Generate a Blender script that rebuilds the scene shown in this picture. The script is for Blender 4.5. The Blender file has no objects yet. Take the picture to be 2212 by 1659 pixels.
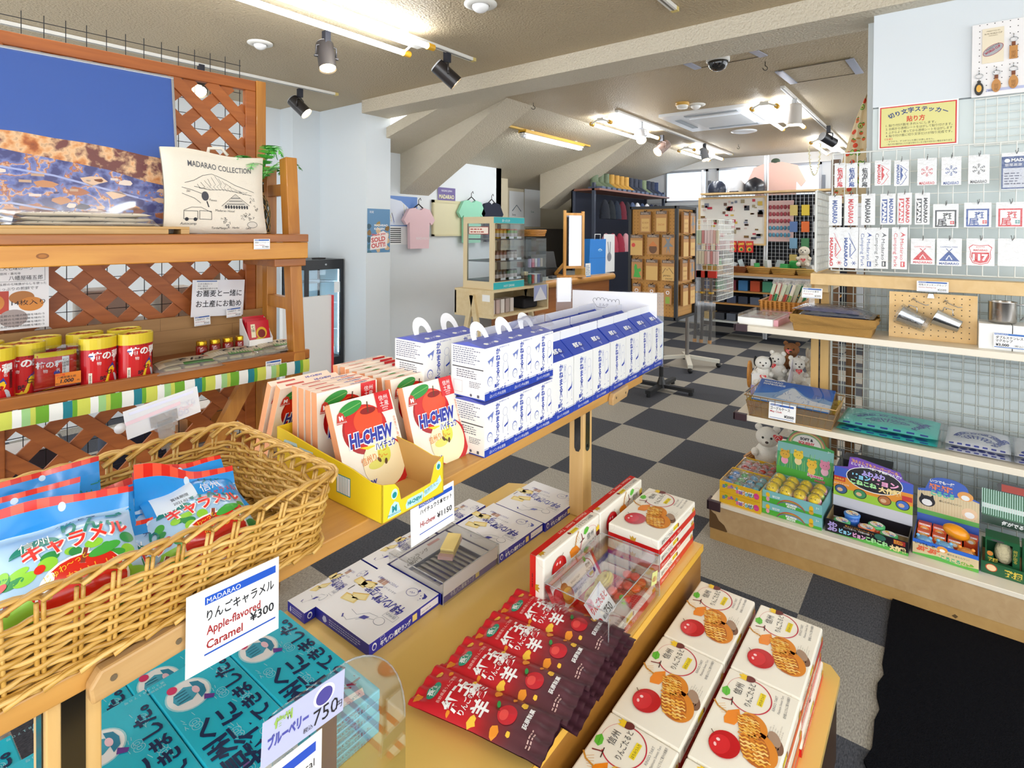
import bpy,bmesh,math,random
from mathutils import Vector,Matrix
S=bpy.context.scene
COL=S.collection
PI=math.pi
R_=random.Random(7)
# ---------------------------------------------------------------- camera
F,CX,CY,YAW,PIT,ROL,CZ=1191.8,1106.0,513.3,.6605,.0119,.0058,1.4812
fw=Vector((math.cos(YAW),math.sin(YAW),0));rt=Vector((math.sin(YAW),-math.cos(YAW),0));up=Vector((0,0,1))
fw,up=fw*math.cos(PIT) - up*math.sin(PIT),up*math.cos(PIT) + fw*math.sin(PIT)
rt,up=rt*math.cos(ROL) + up*math.sin(ROL),up*math.cos(ROL) - rt*math.sin(ROL)
CAMP=Vector((0,0,CZ))
cd=bpy.data.cameras.new('camera');cam=bpy.data.objects.new('camera',cd);COL.objects.link(cam)
cam.matrix_world=Matrix(((rt.x,up.x,-fw.x,0),(rt.y,up.y,-fw.y,0),(rt.z,up.z,-fw.z,CZ),(0,0,0,1)))
cd.sensor_fit='HORIZONTAL';cd.sensor_width=36;cd.lens=36*F/2212
cd.shift_y=(CY - 829.5)/2212;cd.clip_start=.05;cd.clip_end=60
S.camera=cam
# ---------------------------------------------------------------- world, exposure
W=bpy.data.worlds.new('world');S.world=W;W.use_nodes=True
bg=W.node_tree.nodes['Background'];bg.inputs[0].default_value=(.92,.96,1,1);bg.inputs[1].default_value=2.3
S.view_settings.view_transform='Standard';S.view_settings.look='None'
S.view_settings.exposure=.45;S.view_settings.gamma=1;S.view_settings.use_curve_mapping=False
cy=S.cycles
cy.max_bounces=7;cy.diffuse_bounces=4;cy.glossy_bounces=3;cy.transmission_bounces=4;cy.transparent_max_bounces=16
cy.caustics_reflective=False;cy.caustics_refractive=False;cy.use_denoising=True
cy.sample_clamp_indirect=6
# ---------------------------------------------------------------- sight lines onto real planes
def ray(u,v): return rt*((u-CX)/F) - up*((v-CY)/F) + fw
def ZP(u,v,z): d=ray(u,v);return CAMP + d*((z-CZ)/d.z)
def XP(u,v,x): d=ray(u,v);return CAMP + d*(x/d.x)
def YP(u,v,y): d=ray(u,v);return CAMP + d*(y/d.y)
def DP(u,v,t): return CAMP + ray(u,v)*t
def PP(u,v,p,n):
    d=ray(u,v);n=Vector(n);return CAMP + d*((Vector(p)-CAMP).dot(n)/d.dot(n))
# ---------------------------------------------------------------- materials
MC={}
def lin(h):
    h=h.lstrip('#');r=[]
    for i in (0,2,4):
        c=int(h[i:i+2],16)/255;r.append(c/12.92 if c <= .04045 else ((c+.055)/1.055)**2.4)
    return r + [1]
def newmat(key):
    m=bpy.data.materials.new(key);m.use_nodes=True
    return m,m.node_tree.nodes,m.node_tree.links,m.node_tree.nodes['Principled BSDF']
def M(h,rough=.5,metal=0,coat=0,spec=.5,bump=0,bs=200):
    k=('M',h,rough,metal,coat,spec,bump,bs)
    if k in MC: return MC[k]
    m,N,L,B=newmat('paint_'+h.strip('#'))
    B.inputs['Base Color'].default_value=lin(h);B.inputs['Roughness'].default_value=rough
    B.inputs['Metallic'].default_value=metal;B.inputs['Coat Weight'].default_value=coat;B.inputs['Coat Roughness'].default_value=.12
    B.inputs['Specular IOR Level'].default_value=spec
    if bump: addbump(N,L,B,bs,bump)
    MC[k]=m;return m
def addbump(N,L,B,sc,st,dist=.01,detail=3):
    tc=N.new('ShaderNodeTexCoord');n=N.new('ShaderNodeTexNoise');n.inputs['Scale'].default_value=sc;n.inputs['Detail'].default_value=detail
    b=N.new('ShaderNodeBump');b.inputs['Strength'].default_value=st;b.inputs['Distance'].default_value=dist
    L.new(tc.outputs['Object'],n.inputs['Vector']);L.new(n.outputs['Fac'],b.inputs['Height']);L.new(b.outputs['Normal'],B.inputs['Normal'])
    return n
def WOOD(c1,c2,axis=0,sc=6,rough=.42,coat=.15,stretch=14,bump=.05):
    k=('W',c1,c2,axis,sc,rough,coat,stretch)
    if k in MC: return MC[k]
    m,N,L,B=newmat('wood_'+c1.strip('#'))
    tc=N.new('ShaderNodeTexCoord');mp=N.new('ShaderNodeMapping');s=[sc*stretch/4]*3;s[axis]=sc/4;mp.inputs['Scale'].default_value=s
    n=N.new('ShaderNodeTexNoise');n.inputs['Scale'].default_value=1.6;n.inputs['Detail'].default_value=6;n.inputs['Distortion'].default_value=.6
    n2=N.new('ShaderNodeTexNoise');n2.inputs['Scale'].default_value=.5;n2.inputs['Detail'].default_value=2
    mx=N.new('ShaderNodeMath');mx.operation='MULTIPLY_ADD';mx.inputs[1].default_value=.55
    r=N.new('ShaderNodeValToRGB');r.color_ramp.elements[0].position=.38;r.color_ramp.elements[1].position=.72
    r.color_ramp.elements[0].color=lin(c1);r.color_ramp.elements[1].color=lin(c2)
    L.new(tc.outputs['Object'],mp.inputs['Vector']);L.new(mp.outputs['Vector'],n.inputs['Vector']);L.new(mp.outputs['Vector'],n2.inputs['Vector'])
    mu=N.new('ShaderNodeMath');mu.operation='MULTIPLY';mu.inputs[1].default_value=.45;L.new(n2.outputs['Fac'],mu.inputs[0])
    L.new(n.outputs['Fac'],mx.inputs[0]);L.new(mu.outputs[0],mx.inputs[2]);L.new(mx.outputs[0],r.inputs['Fac']);L.new(r.outputs['Color'],B.inputs['Base Color'])
    B.inputs['Roughness'].default_value=rough;B.inputs['Coat Weight'].default_value=coat
    b=N.new('ShaderNodeBump');b.inputs['Strength'].default_value=bump*3;b.inputs['Distance'].default_value=.002;L.new(n.outputs['Fac'],b.inputs['Height']);L.new(b.outputs['Normal'],B.inputs['Normal'])
    MC[k]=m;return m
def EMIT(h,st):
    k=('E',h,st)
    if k in MC: return MC[k]
    m,N,L,B=newmat('glow_'+h.strip('#'));B.inputs['Base Color'].default_value=(.9,.9,.9,1)
    B.inputs['Emission Color'].default_value=lin(h);B.inputs['Emission Strength'].default_value=st
    MC[k]=m;return m
def CLEAR(h='ffffff',gl=.25,rough=.04,mix=.0,crinkle=0,key=''):
    """thin clear film or sheet: see-through with a glossy skin, mix = share of milky colour"""
    k=('C',h,gl,rough,mix,crinkle)
    if k in MC: return MC[k]
    m,N,L,B=newmat('clear_'+h.strip('#'));N.remove(B)
    out=N['Material Output'];t=N.new('ShaderNodeBsdfTransparent');t.inputs[0].default_value=lin(h)
    g=N.new('ShaderNodeBsdfGlossy');g.inputs['Roughness'].default_value=rough
    lw=N.new('ShaderNodeLayerWeight');lw.inputs['Blend'].default_value=.3
    mu=N.new('ShaderNodeMath');mu.operation='MULTIPLY_ADD';mu.inputs[1].default_value=gl;mu.inputs[2].default_value=gl*.22
    mx=N.new('ShaderNodeMixShader');L.new(lw.outputs['Facing'],mu.inputs[0]);L.new(mu.outputs[0],mx.inputs[0])
    base=t.outputs[0]
    if mix:
        d=N.new('ShaderNodeBsdfDiffuse');d.inputs[0].default_value=lin('f4f4f6');m2=N.new('ShaderNodeMixShader');m2.inputs[0].default_value=mix
        L.new(t.outputs[0],m2.inputs[1]);L.new(d.outputs[0],m2.inputs[2]);base=m2.outputs[0]
    L.new(base,mx.inputs[1]);L.new(g.outputs[0],mx.inputs[2]);L.new(mx.outputs[0],out.inputs[0])
    if crinkle:
        tc=N.new('ShaderNodeTexCoord');n=N.new('ShaderNodeTexNoise');n.inputs['Scale'].default_value=crinkle;n.inputs['Detail'].default_value=3
        b=N.new('ShaderNodeBump');b.inputs['Strength'].default_value=1;b.inputs['Distance'].default_value=.006
        L.new(tc.outputs['Object'],n.inputs['Vector']);L.new(n.outputs['Fac'],b.inputs['Height']);L.new(b.outputs['Normal'],g.inputs['Normal'])
    MC[k]=m;return m
def RAMP(key,stops,axis='Z',scale=4,dist=2,rough=.5,lo=0,hi=1):
    """colour bands along an object axis, broken up by noise (printed pictures)"""
    k=('R',key)
    if k in MC: return MC[k]
    m,N,L,B=newmat('print_'+key)
    tc=N.new('ShaderNodeTexCoord');sp=N.new('ShaderNodeSeparateXYZ');n=N.new('ShaderNodeTexNoise');n.inputs['Scale'].default_value=scale;n.inputs['Detail'].default_value=8
    L.new(tc.outputs['Object'],n.inputs['Vector']);L.new(tc.outputs['Object'],sp.inputs[0])
    mr=N.new('ShaderNodeMapRange');mr.inputs[1].default_value=lo;mr.inputs[2].default_value=hi;L.new(sp.outputs[axis],mr.inputs[0])
    ad=N.new('ShaderNodeMath');ad.operation='MULTIPLY_ADD';ad.inputs[1].default_value=dist;L.new(n.outputs['Fac'],ad.inputs[0])
    sb=N.new('ShaderNodeMath');sb.operation='SUBTRACT';sb.inputs[1].default_value=dist*.5;L.new(mr.outputs[0],ad.inputs[2]);L.new(ad.outputs[0],sb.inputs[0])
    r=N.new('ShaderNodeValToRGB');L.new(sb.outputs[0],r.inputs['Fac']);L.new(r.outputs['Color'],B.inputs['Base Color'])
    el=r.color_ramp.elements
    while len(el) < len(stops): el.new(.5)
    for e,(p,c) in zip(el,stops): e.position=p;e.color=lin(c)
    B.inputs['Roughness'].default_value=rough
    MC[k]=m;return m
# ---------------------------------------------------------------- text outlines (built-in font)
TC={}
def glyphs(s,bold=0):
    k=(s,bold)
    if k not in TC:
        c=bpy.data.curves.new('t','FONT');c.body=s;c.resolution_u=2;c.offset=bold
        o=bpy.data.objects.new('t',c);me=bpy.data.meshes.new_from_object(o)
        V=[(v.co.x,v.co.y) for v in me.vertices];P=[tuple(p.vertices) for p in me.polygons]
        bpy.data.objects.remove(o);bpy.data.curves.remove(c);bpy.data.meshes.remove(me)
        xs=[v[0] for v in V] or [0];TC[k]=(V,P,min(xs),max(xs))
    return TC[k]
# ---------------------------------------------------------------- mesh builder
class MB:
    def __init__(s): s.v=[];s.f=[];s.fm=[];s.sm=[];s.ms=[];s.T=None
    def mi(s,m):
        if m not in s.ms: s.ms.append(m)
        return s.ms.index(m)
    def add(s,V,Fs,m,smooth=False):
        b=len(s.v);i=s.mi(m)
        for p in V:
            p=Vector(p);s.v.append(s.T @ p if s.T else p)
        for f in Fs: s.f.append([b+j for j in f]);s.fm.append(i);s.sm.append(smooth)
        return s
    def box(s,x0,x1,y0,y1,z0,z1,m,tz=None):
        V=[(x0,y0,z0),(x1,y0,z0),(x1,y1,z0),(x0,y1,z0),(x0,y0,z1),(x1,y0,z1),(x1,y1,z1),(x0,y1,z1)]
        return s.add(V,[(0,3,2,1),(4,5,6,7),(0,1,5,4),(1,2,6,5),(2,3,7,6),(3,0,4,7)],m)
    def rbox(s,c,d,m,rz=0,rx=0,ry=0):
        """box of size d centred on c, turned"""
        T=s.T;A=Matrix.Translation(Vector(c)) @ Matrix.Rotation(rz,4,'Z') @ Matrix.Rotation(ry,4,'Y') @ Matrix.Rotation(rx,4,'X')
        s.T=T @ A if T else A;a,b,e=d[0]/2,d[1]/2,d[2]/2;s.box(-a,a,-b,b,-e,e,m);s.T=T;return s
    def bar(s,p,q,w,h,m,up=(0,0,1)):
        """square bar from p to q, w across, h along up"""
        p=Vector(p);q=Vector(q);d=(q-p).normalized();u=Vector(up);a=d.cross(u)
        if a.length < 1e-5: a=d.cross(Vector((0,1,0)))
        a.normalize();u=a.cross(d).normalized();a *= w/2;u *= h/2
        V=[p-a-u,p+a-u,p+a+u,p-a+u,q-a-u,q+a-u,q+a+u,q-a+u]
        return s.add(V,[(0,1,2,3),(7,6,5,4),(0,4,5,1),(1,5,6,2),(2,6,7,3),(3,7,4,0)],m)
    def slab(s,P,t,m,n=None):
        """flat polygon given thickness t against its normal"""
        P=[Vector(p) for p in P];nn=Vector(n) if n else (P[1]-P[0]).cross(P[-1]-P[0]).normalized();k=len(P)
        Q=[p - nn*t for p in P]
        return s.add(P+Q,[tuple(range(k)),tuple(range(2*k-1,k-1,-1))] + [(i,i+k,(i+1)%k+k,(i+1)%k) for i in range(k)],m)
    def cyl(s,p,q,r,m,r2=None,seg=16,caps=True,smooth=True):
        p=Vector(p);q=Vector(q);d=(q-p).normalized();a=d.orthogonal().normalized();b=d.cross(a);r2=r if r2 is None else r2
        V=[]
        for i in range(seg):
            t=2*PI*i/seg;e=a*math.cos(t)+b*math.sin(t);V += [p+e*r,q+e*r2]
        s.add(V,[(2*i,2*((i+1)%seg),2*((i+1)%seg)+1,2*i+1) for i in range(seg)],m,smooth)
        if caps:
            s.add([V[2*i] for i in range(seg)],[tuple(reversed(range(seg)))],m);s.add([V[2*i+1] for i in range(seg)],[tuple(range(seg))],m)
        return s
    def tube(s,P,r,m,seg=6,closed=False,smooth=True,cap=True):
        P=[Vector(p) for p in P];n=len(P);V=[];pa=None
        rr=r if isinstance(r,(list,tuple)) else [r]*n
        for i in range(n):
            d=(P[(i+1)%n]-P[i-1]) if closed else (P[min(i+1,n-1)]-P[max(i-1,0)])
            if d.length < 1e-9: d=Vector((0,0,1))
            d.normalize()
            a=d.orthogonal() if pa is None else pa - d*pa.dot(d)
            if a.length < 1e-6: a=d.orthogonal()
            a.normalize();pa=a;b=d.cross(a)
            V += [P[i]+(a*math.cos(2*PI*k/seg)+b*math.sin(2*PI*k/seg))*rr[i] for k in range(seg)]
        Fs=[]
        for i in range(n if closed else n-1):
            j=(i+1)%n
            for k in range(seg): Fs.append((i*seg+k,i*seg+(k+1)%seg,j*seg+(k+1)%seg,j*seg+k))
        if not closed and cap: Fs += [tuple(reversed(range(seg))),tuple(range((n-1)*seg,n*seg))]
        return s.add(V,Fs,m,smooth)
    def lathe(s,prof,m,c=(0,0,0),seg=24,smooth=True,A=None,ex=1,ey=1):
        c=Vector(c);V=[]
        for (r,z) in prof:
            for k in range(seg):
                p=Vector((r*ex*math.cos(2*PI*k/seg),r*ey*math.sin(2*PI*k/seg),z));V.append(c + (A @ p if A else p))
        n=len(prof);Fs=[(i*seg+k,i*seg+(k+1)%seg,(i+1)*seg+(k+1)%seg,(i+1)*seg+k) for i in range(n-1) for k in range(seg)]
        return s.add(V,Fs,m,smooth)
    def ball(s,c,r,m,seg=16,rings=10,smooth=True,A=None):
        if not isinstance(r,(tuple,list)): r=(r,r,r)
        V=[];c=Vector(c)
        for i in range(rings+1):
            t=PI*i/rings
            for k in range(seg):
                a=2*PI*k/seg;p=Vector((r[0]*math.sin(t)*math.cos(a),r[1]*math.sin(t)*math.sin(a),-r[2]*math.cos(t)));V.append(c+(A @ p if A else p))
        return s.add(V,[(i*seg+k,i*seg+(k+1)%seg,(i+1)*seg+(k+1)%seg,(i+1)*seg+k) for i in range(rings) for k in range(seg)],m,smooth)
    def surf(s,fn,nu,nv,m,smooth=True,cu=False):
        V=[fn(i/nu,j/nv) for j in range(nv+1) for i in range(nu+1)]
        return s.add(V,[(j*(nu+1)+i,j*(nu+1)+i+1,(j+1)*(nu+1)+i+1,(j+1)*(nu+1)+i) for j in range(nv) for i in range(nu)],m,smooth)
    def prism(s,P,axis,a,b,m,smooth=False):
        """2D outline P pushed along axis ('x','y','z') from a to b"""
        def e(p,t): return {'x': (t,p[0],p[1]),'y': (p[0],t,p[1]),'z': (p[0],p[1],t)}[axis]
        k=len(P);V=[e(p,a) for p in P] + [e(p,b) for p in P]
        Fs=[tuple(reversed(range(k))),tuple(range(k,2*k))] + [(i,(i+1)%k,(i+1)%k+k,i+k) for i in range(k)]
        if axis == 'y': Fs=[tuple(reversed(f)) for f in Fs]
        s.add(V,Fs[:2],m);return s.add(V,Fs[2:],m,smooth)
    def mesh(s,name):
        me=bpy.data.meshes.new(name);me.from_pydata([tuple(v) for v in s.v],[],s.f)
        for m in s.ms: me.materials.append(m)
        me.polygons.foreach_set('material_index',s.fm);me.polygons.foreach_set('use_smooth',s.sm);me.update()
        return me
class Deco:
    """flat print on a surface: origin O, axes U (right) and V (up), metres"""
    E=.0003
    def __init__(s,mb,O,U=(1,0,0),V=(0,0,1),n=None):
        s.mb=mb;s.O=Vector(O);s.U=Vector(U).normalized();s.V=Vector(V).normalized();s.N=Vector(n) if n else s.U.cross(s.V).normalized()
    def p(s,x,y,l): return s.O + s.U*x + s.V*y + s.N*(l*s.E)
    def poly(s,P,m,l=1): s.mb.add([s.p(x,y,l) for x,y in P],[tuple(range(len(P)))],m);return s
    def rect(s,x,y,w,h,m,l=1): return s.poly([(x,y),(x+w,y),(x+w,y+h),(x,y+h)],m,l)
    def frame(s,x,y,w,h,t,m,l=1):
        s.rect(x,y,w,t,m,l);s.rect(x,y+h-t,w,t,m,l);s.rect(x,y+t,t,h-2*t,m,l);return s.rect(x+w-t,y+t,t,h-2*t,m,l)
    def oval(s,x,y,a,b,m,l=1,rot=0,n=24,t0=0,t1=2*PI):
        c,q=math.cos(rot),math.sin(rot);P=[]
        for i in range(n):
            t=t0+(t1-t0)*i/n;u,v=a*math.cos(t),b*math.sin(t);P.append((x+u*c-v*q,y+u*q+v*c))
        return s.poly(P,m,l)
    def line(s,P,w,m,l=1,closed=False):
        P=[Vector((a,b)) for a,b in P];n=len(P);L=[];Rr=[]
        for i in range(n):
            a=P[i-1] if (i or closed) else P[0];b=P[(i+1)%n] if (closed or i < n-1) else P[i]
            d=b-a
            if d.length < 1e-9: d=Vector((1,0))
            d.normalize();q=Vector((-d.y,d.x))*(w/2);L.append(P[i]+q);Rr.append(P[i]-q)
        V=[s.p(p.x,p.y,l) for p in L]+[s.p(p.x,p.y,l) for p in Rr]
        s.mb.add(V,[(i,i+n,(i+1)%n+n,(i+1)%n) for i in range(n if closed else n-1)],m);return s
    def arc(s,x,y,a,b,t0,t1,w,m,l=1,n=18):
        return s.line([(x+a*math.cos(t0+(t1-t0)*i/n),y+b*math.sin(t0+(t1-t0)*i/n)) for i in range(n+1)],w,m,l)
    def text(s,t,x,y,h,m,l=2,rot=0,w=None,al='l',bold=0,vert=False,sk=0,wmax=None):
        """h = letter size; w = stretch to this width; vert = one letter under the other"""
        if vert:
            for i,ch in enumerate(t):
                if ch != ' ': s.text(ch,x,y-(i+1)*h*.98,h,m,l,0,None,'c',bold)
            return s
        V,P,a,b=glyphs(t,bold)
        if not V: return s
        wd=(b-a)*h;kx=w/wd if w else 1
        if wmax and wd > wmax: kx=wmax/wd
        off={'l': 0,'c': -.5,'r': -1}[al]*wd*kx;c,q=math.cos(rot),math.sin(rot);Q=[]
        for (u,v) in V:
            u=(u-a)*h*kx + off;v *= h;u += sk*v;Q.append(s.p(x+u*c-v*q,y+u*q+v*c,l))
        s.mb.add(Q,P,m);return s
    def fake(s,x,y,w,h,rows,m,l=2,seed=1):
        """fine print: rows of tiny unreadable dashes"""
        r=random.Random(seed);dy=h/rows
        for i in range(rows):
            u=x;e=x + w*r.uniform(.7,1)
            while u < e:
                k=min(r.uniform(.5,1.6)*dy,e-u);s.rect(u,y+h-(i+.75)*dy,k,dy*.42,m,l);u += k + dy*.35
        return s
# ---------------------------------------------------------------- objects
OFF={}
def setp(o,label=None,cat=None,group=None,kind=None):
    if label: o['label']=label
    if cat: o['category']=cat
    if group: o['group']=group
    if kind: o['kind']=kind
    return o
def thing(name,label,cat,loc=(0,0,0),group=None,world=True,rz=0):
    o=bpy.data.objects.new(name,None);COL.objects.link(o);o.location=loc;o.rotation_euler.z=rz;o.empty_display_size=.05
    OFF[o]=world;return setp(o,label,cat,group)
def part(name,mb,par,label=None,bev=0,seg=2,kind=None,sub=0):
    o=bpy.data.objects.new(name,mb.mesh(name));COL.objects.link(o);o.parent=par
    if OFF.get(par): o.location=-Vector(par.location)
    OFF[o]=False
    if bev: bevel(o,bev,seg)
    if sub: md=o.modifiers.new('sub','SUBSURF');md.levels=md.render_levels=sub
    return setp(o,label,kind=kind)
def bevel(o,w,seg=2):
    b=o.modifiers.new('bevel','BEVEL');b.width=w;b.segments=seg;b.limit_method='ANGLE';b.angle_limit=.7
def one(name,mb,label,cat,group=None,kind=None,bev=0,seg=2,loc=None,rz=0):
    """a thing that is one mesh; loc None = built in world metres, origin moved to its base"""
    me=mb.mesh(name);o=bpy.data.objects.new(name,me);COL.objects.link(o)
    if loc is None:
        vs=me.vertices;xs=[v.co.x for v in vs];ys=[v.co.y for v in vs];zs=[v.co.z for v in vs]
        c=Vector(((min(xs)+max(xs))/2,(min(ys)+max(ys))/2,min(zs)));me.transform(Matrix.Translation(-c));o.location=c
    else: o.location=loc;o.rotation_euler.z=rz
    OFF[o]=False
    if bev: bevel(o,bev,seg)
    return setp(o,label,cat,group,kind)
def struct(name,mb,bev=0): return one(name,mb,None,None,kind='structure',bev=bev)
def dup(root,loc,rz=0,label=None,group=None,rot=None):
    r=root.copy();COL.objects.link(r);r.location=loc;r.rotation_euler=rot if rot else (0,0,rz)
    if label: r['label']=label
    if group: r['group']=group
    for ch in root.children:
        c=ch.copy();COL.objects.link(c);c.parent=r;c.location=ch.location
        for g in ch.children: d=g.copy();COL.objects.link(d);d.parent=c
    return r
ORD=['first','second','third','fourth','fifth','sixth','seventh','eighth','ninth','tenth','eleventh','twelfth']
# common paints
WHT=M('f4f5f4',.5);BLK=M('141416',.45);INK=M('1a1a22',.6);NAVY=M('1c2f7c',.4);BLUE=M('1f46b0',.4);RED=M('d3202a',.4)
def price(D,w,h,l1,l2,l3,seed=0,hw=False):
    """shop price card print on a Deco of size w,h"""
    D.rect(w*.05,h*.82,w*.9,h*.13,M('2458a8',.4),1);D.text('MADARAO',w*.06,h*.845,h*.12,WHT,2,w=w*.24)
    D.rect(w*.05,h*.06,w*.9,h*.022,M('2458a8',.4),1)
    D.text(l1,w*.06,h*.58,h*.2,INK,2,wmax=w*.88)
    if l2: D.text(l2,w*.06,h*.36,h*.15,M('a82024',.5),2,wmax=w*.6)
    D.text(l3,w*.93,h*.14,h*.26,INK,2,al='r',wmax=w*.6)
class MapDeco(Deco):
    """print laid over a curved surface: fn(x, y, h) -> point h above the surface"""
    def __init__(s,mb,fn,step=.012): s.mb=mb;s.fn=fn;s.step=step
    def p(s,x,y,l): return s.fn(x,y,l*s.E)
    def rect(s,x,y,w,h,m,l=1):
        a=max(1,int(abs(w)/s.step+.999));b=max(1,int(abs(h)/s.step+.999))
        s.mb.surf(lambda u,v: s.p(x+w*u,y+h*v,l),a,b,m);return s
    def oval(s,x,y,a,b,m,l=1,rot=0,n=24,t0=0,t1=2*PI):
        c,q=math.cos(rot),math.sin(rot);k=max(2,int(max(a,b)/s.step+.999));V=[s.p(x,y,l)];Fs=[]
        for j in range(1,k+1):
            for i in range(n):
                t=t0+(t1-t0)*i/n;u,v=a*math.cos(t)*j/k,b*math.sin(t)*j/k;V.append(s.p(x+u*c-v*q,y+u*q+v*c,l))
        for i in range(n):
            i2=(i+1)%n;Fs.append((0,1+i,1+i2))
            for j in range(k-1): Fs.append((1+j*n+i,1+(j+1)*n+i,1+(j+1)*n+i2,1+j*n+i2))
        s.mb.add(V,Fs,m,True);return s
def num(a,b,t): return a+(b-a)*t
def blob(r,n=9,seed=0,k=.15,ex=1,ey=1):
    q=random.Random(seed);return [((1+q.uniform(-k,k))*r*ex*math.cos(2*PI*i/n),(1+q.uniform(-k,k))*r*ey*math.sin(2*PI*i/n)) for i in range(n)]
def pcard(name,label,w,h,l1,l2,l3,T,group=None,holder=None,par=None,t=.0012):
    """a shop price card standing in frame T (x right, z up, print towards -y)"""
    b=MB();b.T=T;b.box(-w/2,w/2,0,t,0,h,WHT)
    price(Deco(b,(-w/2,0,0)),w,h,l1,l2,l3)
    return one(name,b,label,'price card',group or 'white price cards with a blue bar')
# ================================================================ the room
def carpet():
    m,N,L,B=newmat('carpet_tiles')
    tc=N.new('ShaderNodeTexCoord');mp=N.new('ShaderNodeMapping');mp.inputs['Location'].default_value=(.132,.0802,.25)
    ck=N.new('ShaderNodeTexChecker');ck.inputs['Scale'].default_value=2;ck.inputs['Color1'].default_value=(1,1,1,1);ck.inputs['Color2'].default_value=(0,0,0,1)
    L.new(tc.outputs['Object'],mp.inputs['Vector']);L.new(mp.outputs['Vector'],ck.inputs['Vector'])
    n=N.new('ShaderNodeTexNoise');n.inputs['Scale'].default_value=260;n.inputs['Detail'].default_value=2
    ms=N.new('ShaderNodeMapping');ms.inputs['Scale'].default_value=(.35,1,1);L.new(tc.outputs['Object'],ms.inputs['Vector']);L.new(ms.outputs['Vector'],n.inputs['Vector'])
    def rp(a,b):
        r=N.new('ShaderNodeValToRGB');r.color_ramp.elements[0].position=.32;r.color_ramp.elements[1].position=.68
        r.color_ramp.elements[0].color=lin(a);r.color_ramp.elements[1].color=lin(b);L.new(n.outputs['Fac'],r.inputs['Fac']);return r
    A=rp('3f4148','5b5d64');C_=rp('8b8780','b5b0a6')
    mx=N.new('ShaderNodeMix');mx.data_type='RGBA';L.new(ck.outputs['Fac'],mx.inputs[0]);L.new(C_.outputs[0],mx.inputs[6]);L.new(A.outputs[0],mx.inputs[7]);L.new(mx.outputs[2],B.inputs['Base Color'])
    B.inputs['Roughness'].default_value=.95;B.inputs['Specular IOR Level'].default_value=.1
    b=N.new('ShaderNodeBump');b.inputs['Strength'].default_value=.5;b.inputs['Distance'].default_value=.002;L.new(n.outputs['Fac'],b.inputs['Height']);L.new(b.outputs['Normal'],B.inputs['Normal'])
    return m
def plaster(h,rough=.55,sc=75,st=.9):
    m,N,L,B=newmat('sprayed_plaster');B.inputs['Base Color'].default_value=lin(h);B.inputs['Roughness'].default_value=rough
    addbump(N,L,B,sc,st,.012,2);return m
CEI=plaster('bba98a');BEAM=plaster('cfc5b0',.6)
WALL=M('dfe6ea',.5);WALL2=M('e4e9ec',.5)
b=MB();b.box(-1.5,9.4,-3.2,6,-.05,0,carpet());f_=struct('floor',b);f_.data.transform(Matrix.Translation((f_.location)));f_.location=(0,0,0)
b=MB();b.box(-1.5,3.12,-3.2,6,2.65,2.75,CEI);b.box(3.12,9.2,-3.2,3.02,2.65,2.75,CEI)
b.box(3.05,3.5,2.9,6,2.651,2.751,CEI);struct('ceiling',b)
SL=-.27;SY=3.02
def slope_z(y): return 2.65+SL*(y-SY)
b=MB();b.prism([(SY,2.65),(5.4,slope_z(5.4)),(5.4,slope_z(5.4)+.1),(SY,2.75)],'x',3.38,9.2,BEAM);struct('ceiling_slope',b)
b=MB();b.box(3.10,3.40,-3.2,4.13,2.535,2.66,BEAM);struct('ceiling_beam',b)
for i,(x0,x1) in enumerate(((3.8,4.2),(6.32,6.74))):
    b=MB();b.prism([(3.0,2.66),(4.42,1.86 if i == 0 else 1.8),(4.42,2.4),(3.2,2.68)],'x',x0,x1,BEAM);struct('slope_beam_%d' % (i+1),b)
# side walls
b=MB();b.box(3.15,3.43,4.13,5.2,0,2.65,WALL);struct('pillar',b)
b=MB();b.box(2.86,3.15,4.86,5.2,0,2.65,WALL);b.box(-1.5,2.86,5.08,5.25,0,2.65,WALL2)
for x in (2.2,1.3,.4): b.box(x-.006,x+.006,5.072,5.09,0,2.65,M('c9d0d3',.6))
struct('wall_left',b)
b=MB();b.box(3.43,5.46,4.42,4.55,0,2.4,WALL2);b.box(5.36,5.46,4.42,5.1,0,2.4,WALL2);struct('wall_counter',b)
b=MB();b.box(5.46,9.1,5.0,5.1,0,2.4,M('d9cdb0',.6));b.box(5.46,5.95,4.7,5.0,0,2.4,M('d9cdb0',.6));struct('wall_slope',b)  # second box: filler block added to catch tube light over a dark strip
# partition on the right with a panel seam
b=MB();b.box(3.2,3.3,-3.2,.268,2.09,2.65,M('dce3e8',.45));b.box(3.206,3.3,-3.2,.268,0,2.084,M('d5dfdf',.45));b.box(3.21,3.3,-3.2,.265,2.08,2.095,M('8f9698',.6))
b.box(3.3,3.38,.2,.30,0,2.65,M('d0d6d6',.5))
struct('wall_right',b)
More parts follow.
